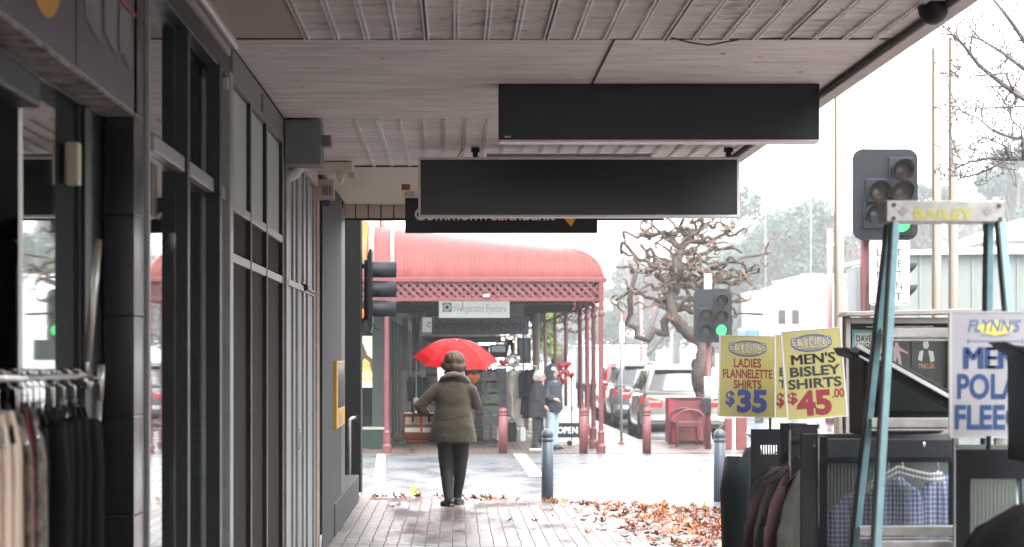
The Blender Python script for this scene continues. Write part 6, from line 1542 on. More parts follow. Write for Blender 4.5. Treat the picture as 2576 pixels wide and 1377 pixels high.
for px, py in ((1265, 853), (1284, 853), (1289, 860)):
    b = MB(); k = 0.0097; b.ball((X(px, k), Yk(k), Z(py, k)), 0.035, 10, 8)
    bo = tag(b.build('bulb', mat('warm_bulb', (1, 0.8, 0.6), 0.4, emit=((1.0, 0.62, 0.35), 3.0)) if 'warm_bulb' not in bpy.data.materials else bpy.data.materials['warm_bulb'], smooth=True, org=(X(px, k), Yk(k), Z(py, k))), {1265: 'warm lit bulb hung alone above the silver balloon', 1284: 'upper of the two warm lit bulbs right of the lone bulb', 1289: 'lower of the two warm lit bulbs right of the lone bulb'}[px], 'bulb', 'warm bulbs under the verandah')
    b2 = MB(); b2.tube([(X(px, k), Yk(k), Z(py, k) + 0.03), (X(px, k), Yk(k), 2.96)], 0.006, 5); b2.build('flex', M['black'], bo)

# merchandise on the far footpath
def cells():
    m = mat('postcard_rows', (0.3, 0.3, 0.3), 0.5); n, l = m.node_tree.nodes, m.node_tree.links
    tc = n.new('ShaderNodeTexCoord'); sc = n.new('ShaderNodeVectorMath'); sc.operation = 'SNAP'; sc.inputs[1].default_value = (0.075, 0.09, 0.11)
    l.new(tc.outputs['Object'], sc.inputs[0]); wn = n.new('ShaderNodeTexWhiteNoise'); l.new(sc.outputs[0], wn.inputs['Vector'])
    h = n.new('ShaderNodeHueSaturation'); h.inputs['Saturation'].default_value = 0.75; h.inputs['Value'].default_value = 0.11; l.new(wn.outputs['Color'], h.inputs['Color']); l.new(h.outputs[0], n['Principled BSDF'].inputs['Base Color']); return m
M['cards'] = cells()
k = 0.0078
sp_ = thing('postcard_rack', 'tall spinner rack of coloured cards right of the woman on the far footpath', 'card rack', (X(1235, k), Yk(k), ZF))
x, y = X(1235, k), Yk(k)
for i, dz in enumerate((0.38, 0.6, 0.82, 1.04, 1.26)):
    b = MB(); b.box(x - 0.17, x + 0.17, y - 0.17, y + 0.17, ZF + dz, ZF + dz + 0.17); b.build('card_tier', M['cards'], sp_)
b = MB(); b.tube([(x, y, ZF + 0.04), (x, y, ZF + 1.52)], 0.02, 8)
for a in range(4): b.tube([(x, y, ZF + 0.10), (x + 0.28 * math.cos(a * 1.57 + .4), y + 0.28 * math.sin(a * 1.57 + .4), ZF + 0.03)], 0.018, 6)
b.build('stand', M['charcoal'], sp_)
b = MB(); b.box(X(1252, k), X(1275, k), y + 0.4, y + 0.7, ZF + 0.35, ZF + 1.5); cb = b.build('card_tier', M['cards'], sp_)
rr = thing('clothes_rack', 'clothes rail under the verandah hung with pale and black garments', 'clothes rack', (X(1315, k), Yk(k) + 0.6, ZF)); y = Yk(k) + 0.6
zr = Z(921, (y) / F); x0, x1 = X(1250, y / F), X(1352, y / F)
b = MB(); b.tube([(x0, y, zr), (x1, y, zr)], 0.016, 8); b.build('rail', M['dull_steel'], rr, smooth=True)
for xx in (x0 + 0.02, x1 - 0.02):
    b = MB(); b.tube([(xx, y, zr), (xx, y, ZF + 0.05)], 0.014, 8); b.tube([(xx, y - 0.25, ZF + 0.05), (xx, y + 0.25, ZF + 0.05)], 0.014, 8); b.build('upright', M['dull_steel'], rr)
M['ivory'] = mat('ivory_cloth', (0.52, 0.49, 0.45), 0.9, noise_=(8, 0.2)); M['khaki'] = mat('khaki_cloth', (0.20, 0.18, 0.15), 0.9, noise_=(8, 0.2))
kk = y / F
for px, wd, ln, m_, yw, lb, cat in ((1290, .38, 0.92, 'khaki', 0.5, 'khaki coat on the verandah clothes rail, left of the ivory coat', 'coat'), (1308, .36, 0.98, 'ivory', 0.3, 'ivory coat on the verandah clothes rail', 'coat'), (1326, .34, 0.9, 'black_cloth', 0.9, 'black top beside the ivory coat on the verandah rail', 'shirt'), (1338, .36, 0.95, 'black_cloth', 0.9, 'black top at the right end of the verandah rail', 'shirt')):
    hanging('hanging_' + cat, lb, cat, None, X(px, kk), y, zr, 0.07, wd, ln, 0.09, yw, int(px), M[m_], M['black'], True)
M['dark_brown'] = mat('brown_leather_goods', (0.12, 0.06, 0.04), 0.5)
for x0, y0, x1, y1, m_, lb, nm in ((1308, 1072, 1322, 1110, 'white', 'white carrier bag standing under the clothes rail', 'carrier_bag'), (1318, 1040, 1330, 1082, 'dark_brown', 'brown bag hanging below the ivory coat', 'hanging_bag'), (1277, 1060, 1300, 1112, 'black', 'black crate standing under the khaki coat', 'crate')):
    t = thing(nm, lb, nm.split('_')[-1], (X(x0, kk), y, Z(y1, kk)))
    b = MB(); b.loft([[(X((x0 + x1) / 2, kk) + sx * (x1 - x0) / 2 * kk * s_, y + sy * 0.08 * s_ + 0.01 * sx * sy, Z(yy, kk)) for sx, sy in ((-1, -1), (1, -1), (1, 1), (-1, 1))] for yy, s_ in ((y1, 0.92), ((y0 + y1) / 2, 1.0), (y0 + 3, 0.9))]); b.build('body', M[m_], t, bevel=0.012)
    b = MB(); b.tube([(X(x0 + 3, kk), y, Z(y0 + 4, kk)), (X((x0 + x1) / 2, kk), y, Z(y0 - 6, kk)), (X(x1 - 3, kk), y, Z(y0 + 4, kk))], 0.008, 6); b.build('handle', M[m_], t)
k = 0.0086
hanging('hanging_jacket', 'black jacket hung outside the corner shop left of the umbrella', 'jacket', None, X(1052, k), Yk(k), Z(938, k), 0.06, 0.30, 1.0, 0.12, 0.2, 200, M['black_cloth'], M['black'], True)
k = 0.0079
cu = thing('folded_umbrella', 'closed white umbrella hanging on a grey rod left of the woman', 'umbrella', (X(1046, k), Yk(k), Z(1045, k)))
b = MB(); b.lathe([(0.006, -0.0), (0.02, 0.06), (0.06, 0.34), (0.03, 0.36)], (X(1046, k), Yk(k), Z(1046, k)), 10); b.build('furled_cloth', M['white'], cu)
b = MB(); b.tube([(X(1047, k), Yk(k), Z(1004, k)), (X(1047, k), Yk(k), Z(905, k))], 0.014, 8); b.build('rod', M['alu'], cu)
# balloons
def balloon(label, px, py, k, r, m, shape='heart', tail=True):
    t = thing('balloon', label, 'balloon', (X(px, k), Yk(k), Z(py, k)), 'foil balloons outside the party shop')
    c = Vector((X(px, k), Yk(k), Z(py, k))); b = MB()
    if shape == 'heart':
        pts = []
        for i in range(28):
            a = 2 * math.pi * i / 28; pts.append((r * math.sin(a) ** 3, r * (0.8125 * math.cos(a) - 0.3125 * math.cos(2 * a) - 0.125 * math.cos(3 * a) - 0.0625 * math.cos(4 * a))))
        b.loft([[c + Vector((p[0] * s_, d_, p[1] * s_)) for p in pts] for s_, d_ in ((0.05, -0.36 * r), (0.5, -0.33 * r), (0.85, -0.2 * r), (1, 0), (0.85, 0.2 * r), (0.5, 0.33 * r), (0.05, 0.36 * r))])
    else:
        n = 28; rings = []
        for i in range(n): rings.append([c + Vector(((r * 0.72 + r * 0.34 * math.cos(2 * math.pi * j / 12)) * math.cos(2 * math.pi * i / n), r * 0.34 * math.sin(2 * math.pi * j / 12), (r * 0.72 + r * 0.34 * math.cos(2 * math.pi * j / 12)) * math.sin(2 * math.pi * i / n))) for j in range(12)])
        rings.append(rings[0]); b.loft(rings, cap=False)
    b.build('foil', m, t, smooth=True)
    b = MB(); b.tube([c - Vector((0, 0, r * 0.95)), c - Vector((0.02, 0, r * 1.6)), c - Vector((-0.01, 0, r * 2.2))], 0.004, 5); b.build('ribbon', M['pale_grey'], t)
M['foil_orange'] = mat('orange_foil', (0.85, 0.16, 0.03), 0.25); M['foil_red'] = mat('red_foil', (0.55, 0.015, 0.03), 0.15); M['foil_silver'] = mat('silver_foil', (0.55, 0.55, 0.56), 0.18, 0.8)
balloon('orange heart balloon just right of the woman at shoulder height', 1192, 952, 0.0079, 0.13, M['foil_orange'])
balloon('silver ring shaped balloon right of the umbrella tip', 1291, 907, 0.008, 0.135, M['foil_silver'], 'ring')
balloon('dark red heart balloon between umbrella tip and silver ring', 1266, 913, 0.0079, 0.09, M['foil_red'])
for i, (px, py, w_) in enumerate(((1412, 921, 'upper left'), (1428, 918, 'upper right'), (1408, 941, 'left middle'), (1424, 938, 'centre'), (1436, 944, 'right middle'), (1418, 957, 'lowest'))):
    balloon('glossy red heart balloon, %s of the red bunch beside the hooded person' % w_, px, py, 0.0082 + 0.00003 * i, 0.085, M['foil_red'])
bt = thing('hanging_tights', 'black tights hung from the ceiling above the silver balloon', 'tights', (X(1282, 0.0081), Yk(0.0081), 2.2)); k = 0.0081
for s_ in (-1, 1):
    b = MB(); b.tube([(X(1282 + 2 * s_, k), Yk(k), Z(853, k)), (X(1282 + 6 * s_, k), Yk(k), Z(872, k)), (X(1282 + 8 * s_, k), Yk(k), Z(897, k))], [0.05, 0.04, 0.015], 8); b.build('leg', M['black_cloth'], bt, smooth=True)
# OPEN board
k = 0.0078
ob = thing('sandwich_board', 'white pavement board with black OPEN strip between the hooded person and the posts', 'sandwich board', (X(1425, k), Yk(k), ZF))
y = Yk(k)
b = MB(); b.box(X(1399, k), X(1456, k), y, y + 0.04, Z(1112, k), Z(1028, k)); b.build('board', M['white'], ob, bevel=0.006)
b = MB(); b.box(X(1399, k), X(1456, k), y + 0.35, y + 0.38, Z(1112, k), Z(1040, k)); b.build('rear_board', M['white'], ob)
b = MB(); b.box(X(1399, k), X(1456, k), y - 0.008, y, Z(1101, k), Z(1064, k)); b.build('name_strip', M['charcoal'], ob)
fr = frame((0, y - 0.009, 0)); b = MB(); ftext(b, fr, 'OPEN', X(1402, k), X(1453, k), Z(1091, k), Z(1074, k), 0.002, 0.04); b.build('lettering', M['letter_white'], ob)
b = MB(); b.box(X(1402, k), X(1453, k), y - 0.005, y, Z(1033, k), Z(1022, k)); b.box(X(1396, k), X(1459, k), y, y + .38, ZF, Z(1111, k)); b.build('trim', M['dull_steel'], ob)
tr = thing('rolling_rack', 'thin upright rolling rack with one wheel beside the pavement board', 'clothes rack', (X(1440, 0.0077), Yk(0.0077), ZF)); k = 0.0077
b = MB(); b.tube([(X(1438, k), Yk(k), Z(1108, k)), (X(1438, k), Yk(k), Z(930, k)), (X(1400, k), Yk(k) + 0.3, Z(930, k))], 0.012, 8); b.build('frame', M['charcoal'], tr)
b = MB(); b.lathe([(0.02, -0.015), (0.055, -0.015), (0.055, 0.015), (0.02, 0.015)], (X(1433, k), Yk(k), ZF + 0.056), 16, 'y'); b.build('wheel', M['black'], tr)
b = MB(); kk = 0.0092; b.tube([(X(1349, kk), Yk(kk), ZF), (X(1349, kk), Yk(kk), 2.6)], 0.085, 12)
tag(b.build('timber_post', mat('weathered_timber', (0.17, 0.14, 0.10), 0.8, noise_=(8, 0.3, (1, 1, 0.1))), smooth=True, org=(X(1349, kk), Yk(kk), ZF)), 'brown timber post farther along under the verandah', 'post')

# more goods crowding the footpath between the woman and the clothes rail
for x0, y0, x1, y1, k, m_, lb in ((1196, 945, 1216, 1105, 0.0081, 'cards', 'narrow stand of mixed party goods just right of the woman'), (1262, 955, 1276, 1080, 0.0083, 'cards', 'narrow stand of cards between the spinner rack and the khaki coat'), (1072, 905, 1100, 1085, 0.0092, 'khaki', 'stand of grey brown goods left of the woman under the verandah')):
    t = thing('goods_stand', lb, 'stand', (X((x0 + x1) / 2, k), Yk(k), ZF))
    for j in range(5):
        za, zb_ = Z(y1, k) + (Z(y0, k) - Z(y1, k)) * j / 5, Z(y1, k) + (Z(y0, k) - Z(y1, k)) * (j + 0.82) / 5
        b = MB(); b.box(X(x0, k) + 0.01 * (j % 2), X(x1, k) - 0.008 * (j % 3), Yk(k), Yk(k) + 0.4, za, zb_); b.build('goods_tier', M[m_], t, bevel=0.01)
    b = MB(); b.box(X(x0, k) - 0.01, X(x1, k) + 0.01, Yk(k) + 0.4, Yk(k) + 0.43, ZF, Z(y0 - 5, k)); b.build('back_frame', M['charcoal'], t)
kk = 0.0098; y = Yk(kk); x0, x1 = X(1150, kk), X(1262, kk)
t = thing('clothes_rack', 'farther clothes rail of dark garments behind the card spinner', 'clothes rack', (x0, y, ZF))
b = MB(); b.tube([(x0, y, 1.35), (x1, y, 1.35)], 0.016, 8); b.build('rail', M['dull_steel'], t)
for xx in (x0 + 0.02, x1 - 0.02):
    b = MB(); b.tube([(xx, y, 1.35), (xx, y, ZF)], 0.014, 8); b.build('upright', M['dull_steel'], t)
for i in range(7):
    hanging('hanging_shirt', 'dark garment on the farther rail behind the card spinner', 'shirt', 'dark garments on the farther rail', x0 + 0.1 + i * 0.145, y, 1.35, 0.07, 0.42, 0.95, 0.1, 0.5 + 0.1 * (i % 3), 300 + i, M[('black_cloth', 'dark_brown', 'black_cloth', 'khaki')[i % 4]] if i % 4 != 3 else M['black_cloth'], M['black'], True)

M['poster_mix'] = mat('mixed_window_goods', (0.16, 0.11, 0.09), 0.7, noise_=(7, 0.7), col2=(0.03, 0.03, 0.035))
for x0, y0, x1, y1, k, m_, lb, nm in ((1012, 800, 1026, 935, 0.0091, 'ivory', 'narrow pale banner hung by the shop wall left of the umbrella', 'banner'), (1036, 795, 1056, 935, 0.0097, 'poster_mix', 'rust and pale banner hung behind the white lightbox sign', 'banner'), (1060, 845, 1074, 930, 0.0104, 'khaki', 'grey brown banner hung under the small white lightbox', 'banner'), (1196, 868, 1230, 930, 0.0112, 'poster_mix', 'dark patterned banner behind the right half of the umbrella', 'banner'), (1300, 850, 1336, 915, 0.0118, 'grey_render', 'grey banner hung far under the verandah beside the timber post', 'banner')):
    t = thing(nm, lb, nm, (X((x0 + x1) / 2, k), Yk(k), Z(y1, k)), 'banners under the verandah')
    xa, xb, n = X(x0, k), X(x1, k), 12
    b = MB(); b.loft([[(xa + (xb - xa) * i / n, Yk(k) + 0.02 * math.sin(i * 1.3 + zz), zz) for i in range(n + 1)] + [(xa + (xb - xa) * i / n, Yk(k) + 0.012 + 0.02 * math.sin(i * 1.3 + zz), zz) for i in range(n, -1, -1)] for zz in (Z(y1, k), (Z(y1, k) + Z(y0, k)) / 2, Z(y0, k))]); b.build('cloth', M[m_], t, smooth=True)
    b = MB(); b.tube([(xa - 0.02, Yk(k), Z(y0, k)), (xb + 0.02, Yk(k), Z(y0, k))], 0.012, 8); b.tube([((xa + xb) / 2, Yk(k), Z(y0, k)), ((xa + xb) / 2, Yk(k), 2.96)], 0.005, 5); b.build('hanging_bar', M['dull_steel'], t)
# ------------------------------------------------------------------ parked cars
M['tyre'] = mat('tyre_rubber', (0.012, 0.012, 0.013), 0.7); M['rim'] = mat('wheel_rim', (0.42, 0.42, 0.43), 0.3, 0.8)
M['car_glass'] = mat('car_window', (0.02, 0.024, 0.027), 0.06, spec=0.8); M['tail'] = mat('tail_lamp', (0.42, 0.012, 0.016), 0.15, emit=((1, 0.03, 0.02), 0.10), coat=0.5)
M['tail_clear'] = mat('clear_lamp', (0.55, 0.50, 0.50), 0.12)
def car(label, x, y, zg, W, H, Lg, col, rough=0.28, rails=True):
    """x,y: the middle of the rear end; the nose points away"""
    t = thing('parked_car', label, 'car', (x, y, zg), 'cars parked along the far kerb')
    m = mat('car_paint', col, rough, 0.25, coat=0.8, noise_=(2, 0.04)); w_ = W / 2; h = H / 1.62
    T = lambda px, py, pz: (x + px, y + py, zg + pz)
    def ring(yy, zb, zt, ww, ins):
        pts = [(ww * 0.88, zb), (ww * 0.99, zb + 0.12), (ww, (zb + zt) / 2), (ww * 0.985, zt - 0.12), (ww * (1 - ins), zt)]
        return [T(p[0], yy, p[1]) for p in pts] + [T(-p[0], yy, p[1]) for p in reversed(pts)]
    b = MB(); zt = 1.02 * h
    b.loft([ring(0.0, 0.50, zt * 0.93, w_ * 0.86, 0.10), ring(0.06, 0.40, zt * 0.97, w_ * 0.93, 0.08), ring(0.22, 0.30, zt, w_ * 0.99, 0.06), ring(0.9, 0.26, zt, w_, 0.06), ring(Lg * 0.6, 0.25, zt * 0.99, w_, 0.06), ring(Lg * 0.74, 0.25, zt * 0.96, w_, 0.07), ring(Lg * 0.9, 0.27, zt * 0.90, w_ * 0.97, 0.1), ring(Lg * 0.97, 0.34, zt * 0.82, w_ * 0.88, 0.12), ring(Lg, 0.42, zt * 0.72, w_ * 0.75, 0.14)])
    b.build('body', m, t, smooth=True)
    # cabin
    rb, rt, ft, fb = 0.10, 0.42, Lg * 0.46, Lg * 0.70
    wb, wt = w_ * 0.94, w_ * 0.74
    b = MB(); zr = H
    secs = []
    for yy, z0, ws in ((rb, zt - 0.03, wb), (0.26, (zt + zr) / 2, (wb + wt) / 2), (rt, zr - 0.02, wt), (rt + 0.35, zr, wt * 1.0)): secs.append((yy, z0, ws))
    def cr(yy, ztop, wtop, zbot): return [T(wb, yy, zbot), T((wb + wtop) / 2 * 1.015, yy, (zbot + ztop) / 2), T(wtop, yy, ztop - 0.04), T(wtop * 0.85, yy, ztop), T(-wtop * 0.85, yy, ztop), T(-wtop, yy, ztop - 0.04), T(-(wb + wtop) / 2 * 1.015, yy, (zbot + ztop) / 2), T(-wb, yy, zbot)]
    zb_ = zt - 0.05
    b.loft([cr(rb, zt + 0.06, wb * 0.97, zb_), cr(rb + 0.16, (zt + zr) / 2 + 0.04, (wb + wt) / 2, zb_), cr(rt, zr - 0.015, wt, zb_), cr(rt + 0.4, zr + 0.01, wt, zb_), cr(ft * 0.8, zr + 0.015, wt, zb_), cr(ft, zr - 0.02, wt, zb_), cr((ft + fb) / 2, (zt + zr) / 2, (wb + wt) / 2, zb_), cr(fb, zt + 0.03, wb * 0.96, zb_)])
    b.build('cabin', m, t, smooth=True)
    def lerp3(a, c, f): return tuple(a[i] + (c[i] - a[i]) * f for i in range(3))
    b = MB(); e = 0.028
    lo, hi = zt + 0.07, zr - 0.10
    yl, yh = rb + 0.03 - e, rt - 0.06 - e
    wl, wh = wb * 0.88, wt * 0.90
    n = 8; rings = []
    for i in range(5):
        f = i / 4; rings.append([T((wl + (wh - wl) * f) * (-1 + 2 * j / n), yl + (yh - yl) * f - 0.03 * (1 - (-1 + 2 * j / n) ** 2), lo + (hi - lo) * f) for j in range(n + 1)])
    b.loft(rings, closed=False, cap=False); b.build('rear_window', M['car_glass'], t, smooth=True)
    for s_ in (-1, 1):
        for y0, y1, y2, y3 in ((rb + 0.42, 1.25, 1.25, rt + 0.30), (1.33, 2.25, 2.22, 1.33), (2.33, 3.05, 2.45, 2.33)):
            b = MB(); q = []
            for yy, f in ((y0, 0.10), (y1, 0.10), (y2, 0.80), (y3, 0.80)):
                q.append(T(s_ * ((wb + (wt - wb) * f) * 1.0 + 0.016 + 0.02 * math.sin(math.pi * f)), yy, zt + (zr - zt) * f))
            b.add(q, [(0, 1, 2, 3)]); b.build('side_window', M['car_glass'], t)
    for s_ in (-1, 1):
        b = MB(); b.loft([[T(s_ * xx, yy, zz) for xx, yy, zz in pts] for pts in ([(w_ * 0.50, -0.015, zt * 0.86), (w_ * 0.52, -0.018, zt * 0.72), (w_ * 0.53, 0.05, zt * 0.72), (w_ * 0.51, 0.05, zt * 0.86)], [(w_ * 0.80, 0.0, zt * 0.93), (w_ * 0.80, 0.0, zt * 0.72), (w_ * 0.80, 0.08, zt * 0.72), (w_ * 0.80, 0.08, zt * 0.93)], [(w_ * 0.99, 0.15, zt * 0.93), (w_ * 1.0, 0.15, zt * 0.76), (w_ * 0.97, 0.3, zt * 0.76), (w_ * 0.96, 0.3, zt * 0.93)])])
        tlp = b.build('tail_light', M['tail'], t, bevel=0.008)
        b = MB(); b.box(*sorted((x + s_ * w_ * 0.55, x + s_ * w_ * 0.82)), y - 0.026, y + 0.03, zg + zt * 0.82, zg + zt * 0.86); b.build('clear_strip', M['tail_clear'], tlp)
    b = MB(); b.loft([ring(-0.07, 0.36, 0.58, w_ * 0.80, 0.06), ring(-0.03, 0.33, 0.60, w_ * 0.92, 0.05), ring(0.10, 0.31, 0.61, w_ * 0.99, 0.04), ring(0.3, 0.31, 0.60, w_ * 1.005, 0.04)]); b.build('bumper', m, t, smooth=True)
    b = MB(); b.box(x - w_ * 0.8, x + w_ * 0.8, y - 0.078, y - 0.02, zg + 0.33, zg + 0.40); b.build('lower_trim', M['black'], t, bevel=0.01)
    b = MB(); b.box(x - 0.19, x + 0.19, y - 0.04, y - 0.0, zg + zt * 0.64, zg + zt * 0.76); b.build('number_plate', M['white'], t, bevel=0.004)
    b = MB(); b.bar(T(-w_ * 0.66, rt - 0.16, zr - 0.03), T(w_ * 0.66, rt - 0.16, zr - 0.03), 0.035, 0.20); b.build('spoiler', m, t, bevel=0.01)
    if rails:
        for s_ in (-1, 1):
            b = MB(); b.tube([T(s_ * wt * 0.9, rt + 0.05, zr), T(s_ * wt * 0.9, rt + 0.15, zr + 0.05), T(s_ * wt * 0.9, ft - 0.2, zr + 0.05), T(s_ * wt * 0.9, ft - 0.1, zr)], 0.014, 6); b.build('roof_rail', M['alu'], t)
    for s_ in (-1, 1):
        for yy in (0.85, Lg - 0.9):
            c_ = T(s_ * (w_ - 0.11), yy, 0.335)
            b = MB(); b.lathe([(0.20, -0.115), (0.31, -0.115), (0.335, -0.08), (0.335, 0.08), (0.31, 0.115), (0.20, 0.115)], c_, 28, 'x'); wh_ = b.build('wheel', M['tyre'], t, smooth=False)
            b = MB(); b.lathe([(0.03, s_ * 0.10), (0.06, s_ * 0.105), (0.19, s_ * 0.085), (0.205, s_ * 0.11), (0.21, s_ * 0.06)], c_, 24, 'x'); b.build('rim', M['rim'], wh_)
        b = MB(); b.ball(T(s_ * (w_ + 0.07), Lg * 0.66, zt + 0.06), (0.09, 0.06, 0.07), 10, 8); b.build('side_mirror', m, t, smooth=True)
    b = MB(); b.box(x - w_ * 0.7, x + w_ * 0.7, y + 0.3, y + Lg - 0.4, zg + 0.22, zg + 0.34); b.build('underbody', M['black_matt'], t)
    return t
ZR = -0.262
car('pale champagne wagon parked nearest at the far kerb behind the maroon bench', 4.92, 51.7, ZR, 1.84, 1.66, 4.7, (0.36, 0.345, 0.32))
car('silver car with dark rear panel parked ahead of the pale wagon', 5.02, 62.5, ZR - 0.003, 1.80, 1.70, 4.6, (0.17, 0.185, 0.20), 0.3)
car('bright red car parked ahead of the silver car, just right of the verandah posts', 5.1, 69.2, ZR - 0.005, 1.78, 1.66, 4.4, (0.42, 0.012, 0.016))
tk = thing('parked_truck', 'long white covered truck parked far along the street beyond the red car', 'truck', (6.0, 92, -0.28))
b = MB(); b.box(4.9, 7.3, 92, 98, 0.55, 1.95); b.build('cargo_box', M['white'], tk, bevel=0.05)
b = MB(); b.box(5.0, 7.2, 98.1, 100, 0.4, 1.7); b.build('cab', M['white'], tk, bevel=0.1)
b = MB(); b.box(5.0, 7.2, 91.9, 100, 0.25, 0.55); b.build('chassis', M['black'], tk)
b = MB(); b.box(4.86, 7.34, 91.9, 98.1, 1.95, 2.03); b.build('roof_edge', M['letter_white'], tk, bevel=0.02)
for xx in (5.15, 7.05):
    for yy in (93.2, 98.8):
        b = MB(); b.lathe([(0.2, -0.12), (0.4, -0.12), (0.4, 0.12), (0.2, 0.12)], (xx, yy, 0.12), 20, 'x'); b.build('wheel', M['tyre'], tk)
k = 0.012
vn = thing('parked_van', 'white van with a blue panel far behind the yellow price signs', 'van', (X(1945, k), Yk(k), -0.28))
b = MB(); b.box(X(1915, k), X(2010, k), Yk(k), Yk(k) + 4.5, 0.2, Z(819, k)); b.build('body', M['white'], vn, bevel=0.12)
b = MB(); b.box(X(1884, k), X(1926, k), Yk(k) + 0.5, Yk(k) + 3, 0.2, Z(826, k)); b.build('blue_panel', mat('van_blue', (0.10, 0.22, 0.48), 0.4), vn, bevel=0.06)
b = MB(); b.box(X(1925, k), X(2000, k), Yk(k) - 0.02, Yk(k), 1.5, 2.1); b.build('rear_window', M['car_glass'], vn)
for s_ in (1918, 2006):
    b = MB(); b.lathe([(0.15, -0.1), (0.34, -0.1), (0.34, 0.1), (0.15, 0.1)], (X(s_, k), Yk(k) + 0.8, 0.06), 18, 'x'); b.build('wheel', M['tyre'], vn)

# ------------------------------------------------------------------ bench, bin enclosure, kerb poles
k = 0.0076
be = thing('bench', 'maroon steel bench with hooped ends beside the far traffic light', 'bench', (X(1735, k), Yk(k), ZF))
y0 = Yk(k); xl, xr = X(1703, k), X(1772, k)
for i, yy in enumerate((y0, y0 + 1.5)):
    b = MB(); ztop = ZF + 0.72
    pts = [(xl, yy, ZF)] + [(xl + 0.005, yy, ZF + 0.5)] + [((xl + xr) / 2 - (xr - xl) / 2 * math.cos(a), yy, ZF + 0.5 + 0.21 * math.sin(a) ** 0.8) for a in [math.pi * j / 10 for j in range(1, 10)]] + [(xr - 0.005, yy, ZF + 0.5), (xr + 0.02, yy, ZF)]
    b.tube(pts, 0.026, 8); b.build('hoop_end', M['pink_paint'], be, smooth=True)
    b = MB(); b.bar((xl, yy, ZF + 0.42), (xr, yy, ZF + 0.42), 0.045, 0.03); b.build('seat_bearer', M['pink_paint'], be)
for i in range(6):
    b = MB(); xx = xl + 0.03 + i * 0.085; b.box(xx, xx + 0.06, y0 - 0.03, y0 + 1.55, ZF + 0.445, ZF + 0.47); b.build('seat_slat', M['pink_paint'], be, bevel=0.005)
for i in range(4):
    b = MB(); b.box(xr + 0.03 + 0.02 * i, xr + 0.055 + .02 * i, y0 - 0.03, y0 + 1.55, ZF + 0.55 + i * 0.085, ZF + 0.61 + i * 0.085); b.build('back_slat', M['pink_paint'], be, bevel=0.005)
k = 0.00785
bn = thing('bin_enclosure', 'plain maroon panelled bin enclosure behind the bench', 'bin', (X(1730, k), Yk(k), ZF))
b = MB(); b.box(X(1690, k), X(1772, k), Yk(k), Yk(k) + 0.6, ZF + 0.06, Z(1004, k)); b.build('cabinet', M['maroon'], bn, bevel=0.012)
b = MB(); b.box(X(1681, k), X(1697, k), Yk(k) - 0.01, Yk(k) + 0.64, ZF + 0.02, Z(1001, k)); b.build('side_panel', mat('red_panel', (0.30, 0.03, 0.045), 0.4), bn, bevel=0.008)
b = MB(); b.box(X(1684, k), X(1776, k), Yk(k) - 0.03, Yk(k) + 0.66, Z(1004, k), Z(1000, k)); b.build('lid', M['maroon_dark'], bn, bevel=0.008)
b = MB(); b.box(X(1692, k), X(1770, k), Yk(k) + 0.03, Yk(k) + 0.55, ZF, ZF + 0.06); b.build('plinth', M['black'], bn)
k = 0.00784
pk = thing('parking_pole', 'thin grey kerbside pole with a narrow white and red parking sign', 'street sign', (X(1563, k), Yk(k), ZF))
b = MB(); b.tube([(X(1563, k), Yk(k), ZF), (X(1563, k), Yk(k), Z(792, k))], 0.028, 10); b.build('pole', M['alu'], pk, smooth=True)
b = MB(); b.lathe([(0.075, 0), (0.075, 0.02), (0.035, 0.05)], (X(1563, k), Yk(k), ZF), 12); b.build('base_plate', mat('rusty_base', (0.2, 0.09, 0.05), 0.8), pk)
for y0_, y1_, m_, nm in ((862, 812, 'white', 'sign_plate'), (806, 790, 'red_line', 'sign_top')):
    b = MB(); b.bar((X(1560, k) - 0.01, Yk(k) - 0.05, Z((y0_ + y1_) / 2, k)), (X(1572, k), Yk(k) + 0.16, Z((y0_ + y1_) / 2, k)), (y0_ - y1_) * k, 0.006, up=(1, 0, 0)); b.build(nm, M[m_], pk)
pale_pink = mat('pale_pink_pole', (0.30, 0.16, 0.155), 0.5)
for px, k, top, r_, lb in ((1613, 0.014, 735, 0.05, 'thin pink pole beyond the twisted tree, left one'), (1690, 0.015, 830, 0.045, 'thin pink pole beyond the twisted tree, right one'), (2087, 0.011, 575, 0.075, 'tall faded pink pole between the cream pole and the far white building')):
    p = thing('street_pole', lb, 'pole', (X(px, k), Yk(k), -0.28), 'faded pink street poles')
    b = MB(); b.tube([(X(px, k), Yk(k), -0.28), (X(px, k), Yk(k), Z(top, k))], r_, 10); b.build('shaft', pale_pink, p, smooth=True)
    b = MB(); b.lathe([(r_ * 1.7, 0), (r_ * 1.7, 0.35), (r_, 0.45)], (X(px, k), Yk(k), -0.28), 10); b.build('foot', M['maroon'], p)
for px, py, k, lb in ((2040, 440, 0.016, 'far street lamp with a red shade above the gum tree'), (1926, 530, 0.018, 'far street lamp with a red shade at the left edge of the gum tree'), (2373, 618, 0.012, 'street lamp with a red shade above the grey shed roof')):
    p = thing('street_lamp', lb, 'street lamp', (X(px, k), Yk(k), -0.28), 'far street lamps with red shades')
    b = MB(); b.tube([(X(px, k), Yk(k), -0.28), (X(px, k), Yk(k), Z(py + 6, k))], 0.02, 8); b.build('pole', M['alu'], p)
    b = MB(); b.lathe([(0.05, -0.12), (0.17, -0.10), (0.14, 0.06), (0.03, 0.12)], (X(px, k), Yk(k), Z(py, k)), 12); b.build('shade', mat('lamp_shade_red', (0.75, 0.25, 0.2), 0.4), p)
k = 0.012
lp_ = thing('light_pole', 'tall faint street light pole with a side arm behind the dark traffic light', 'street light', (X(2172, k), Yk(k), -0.28))
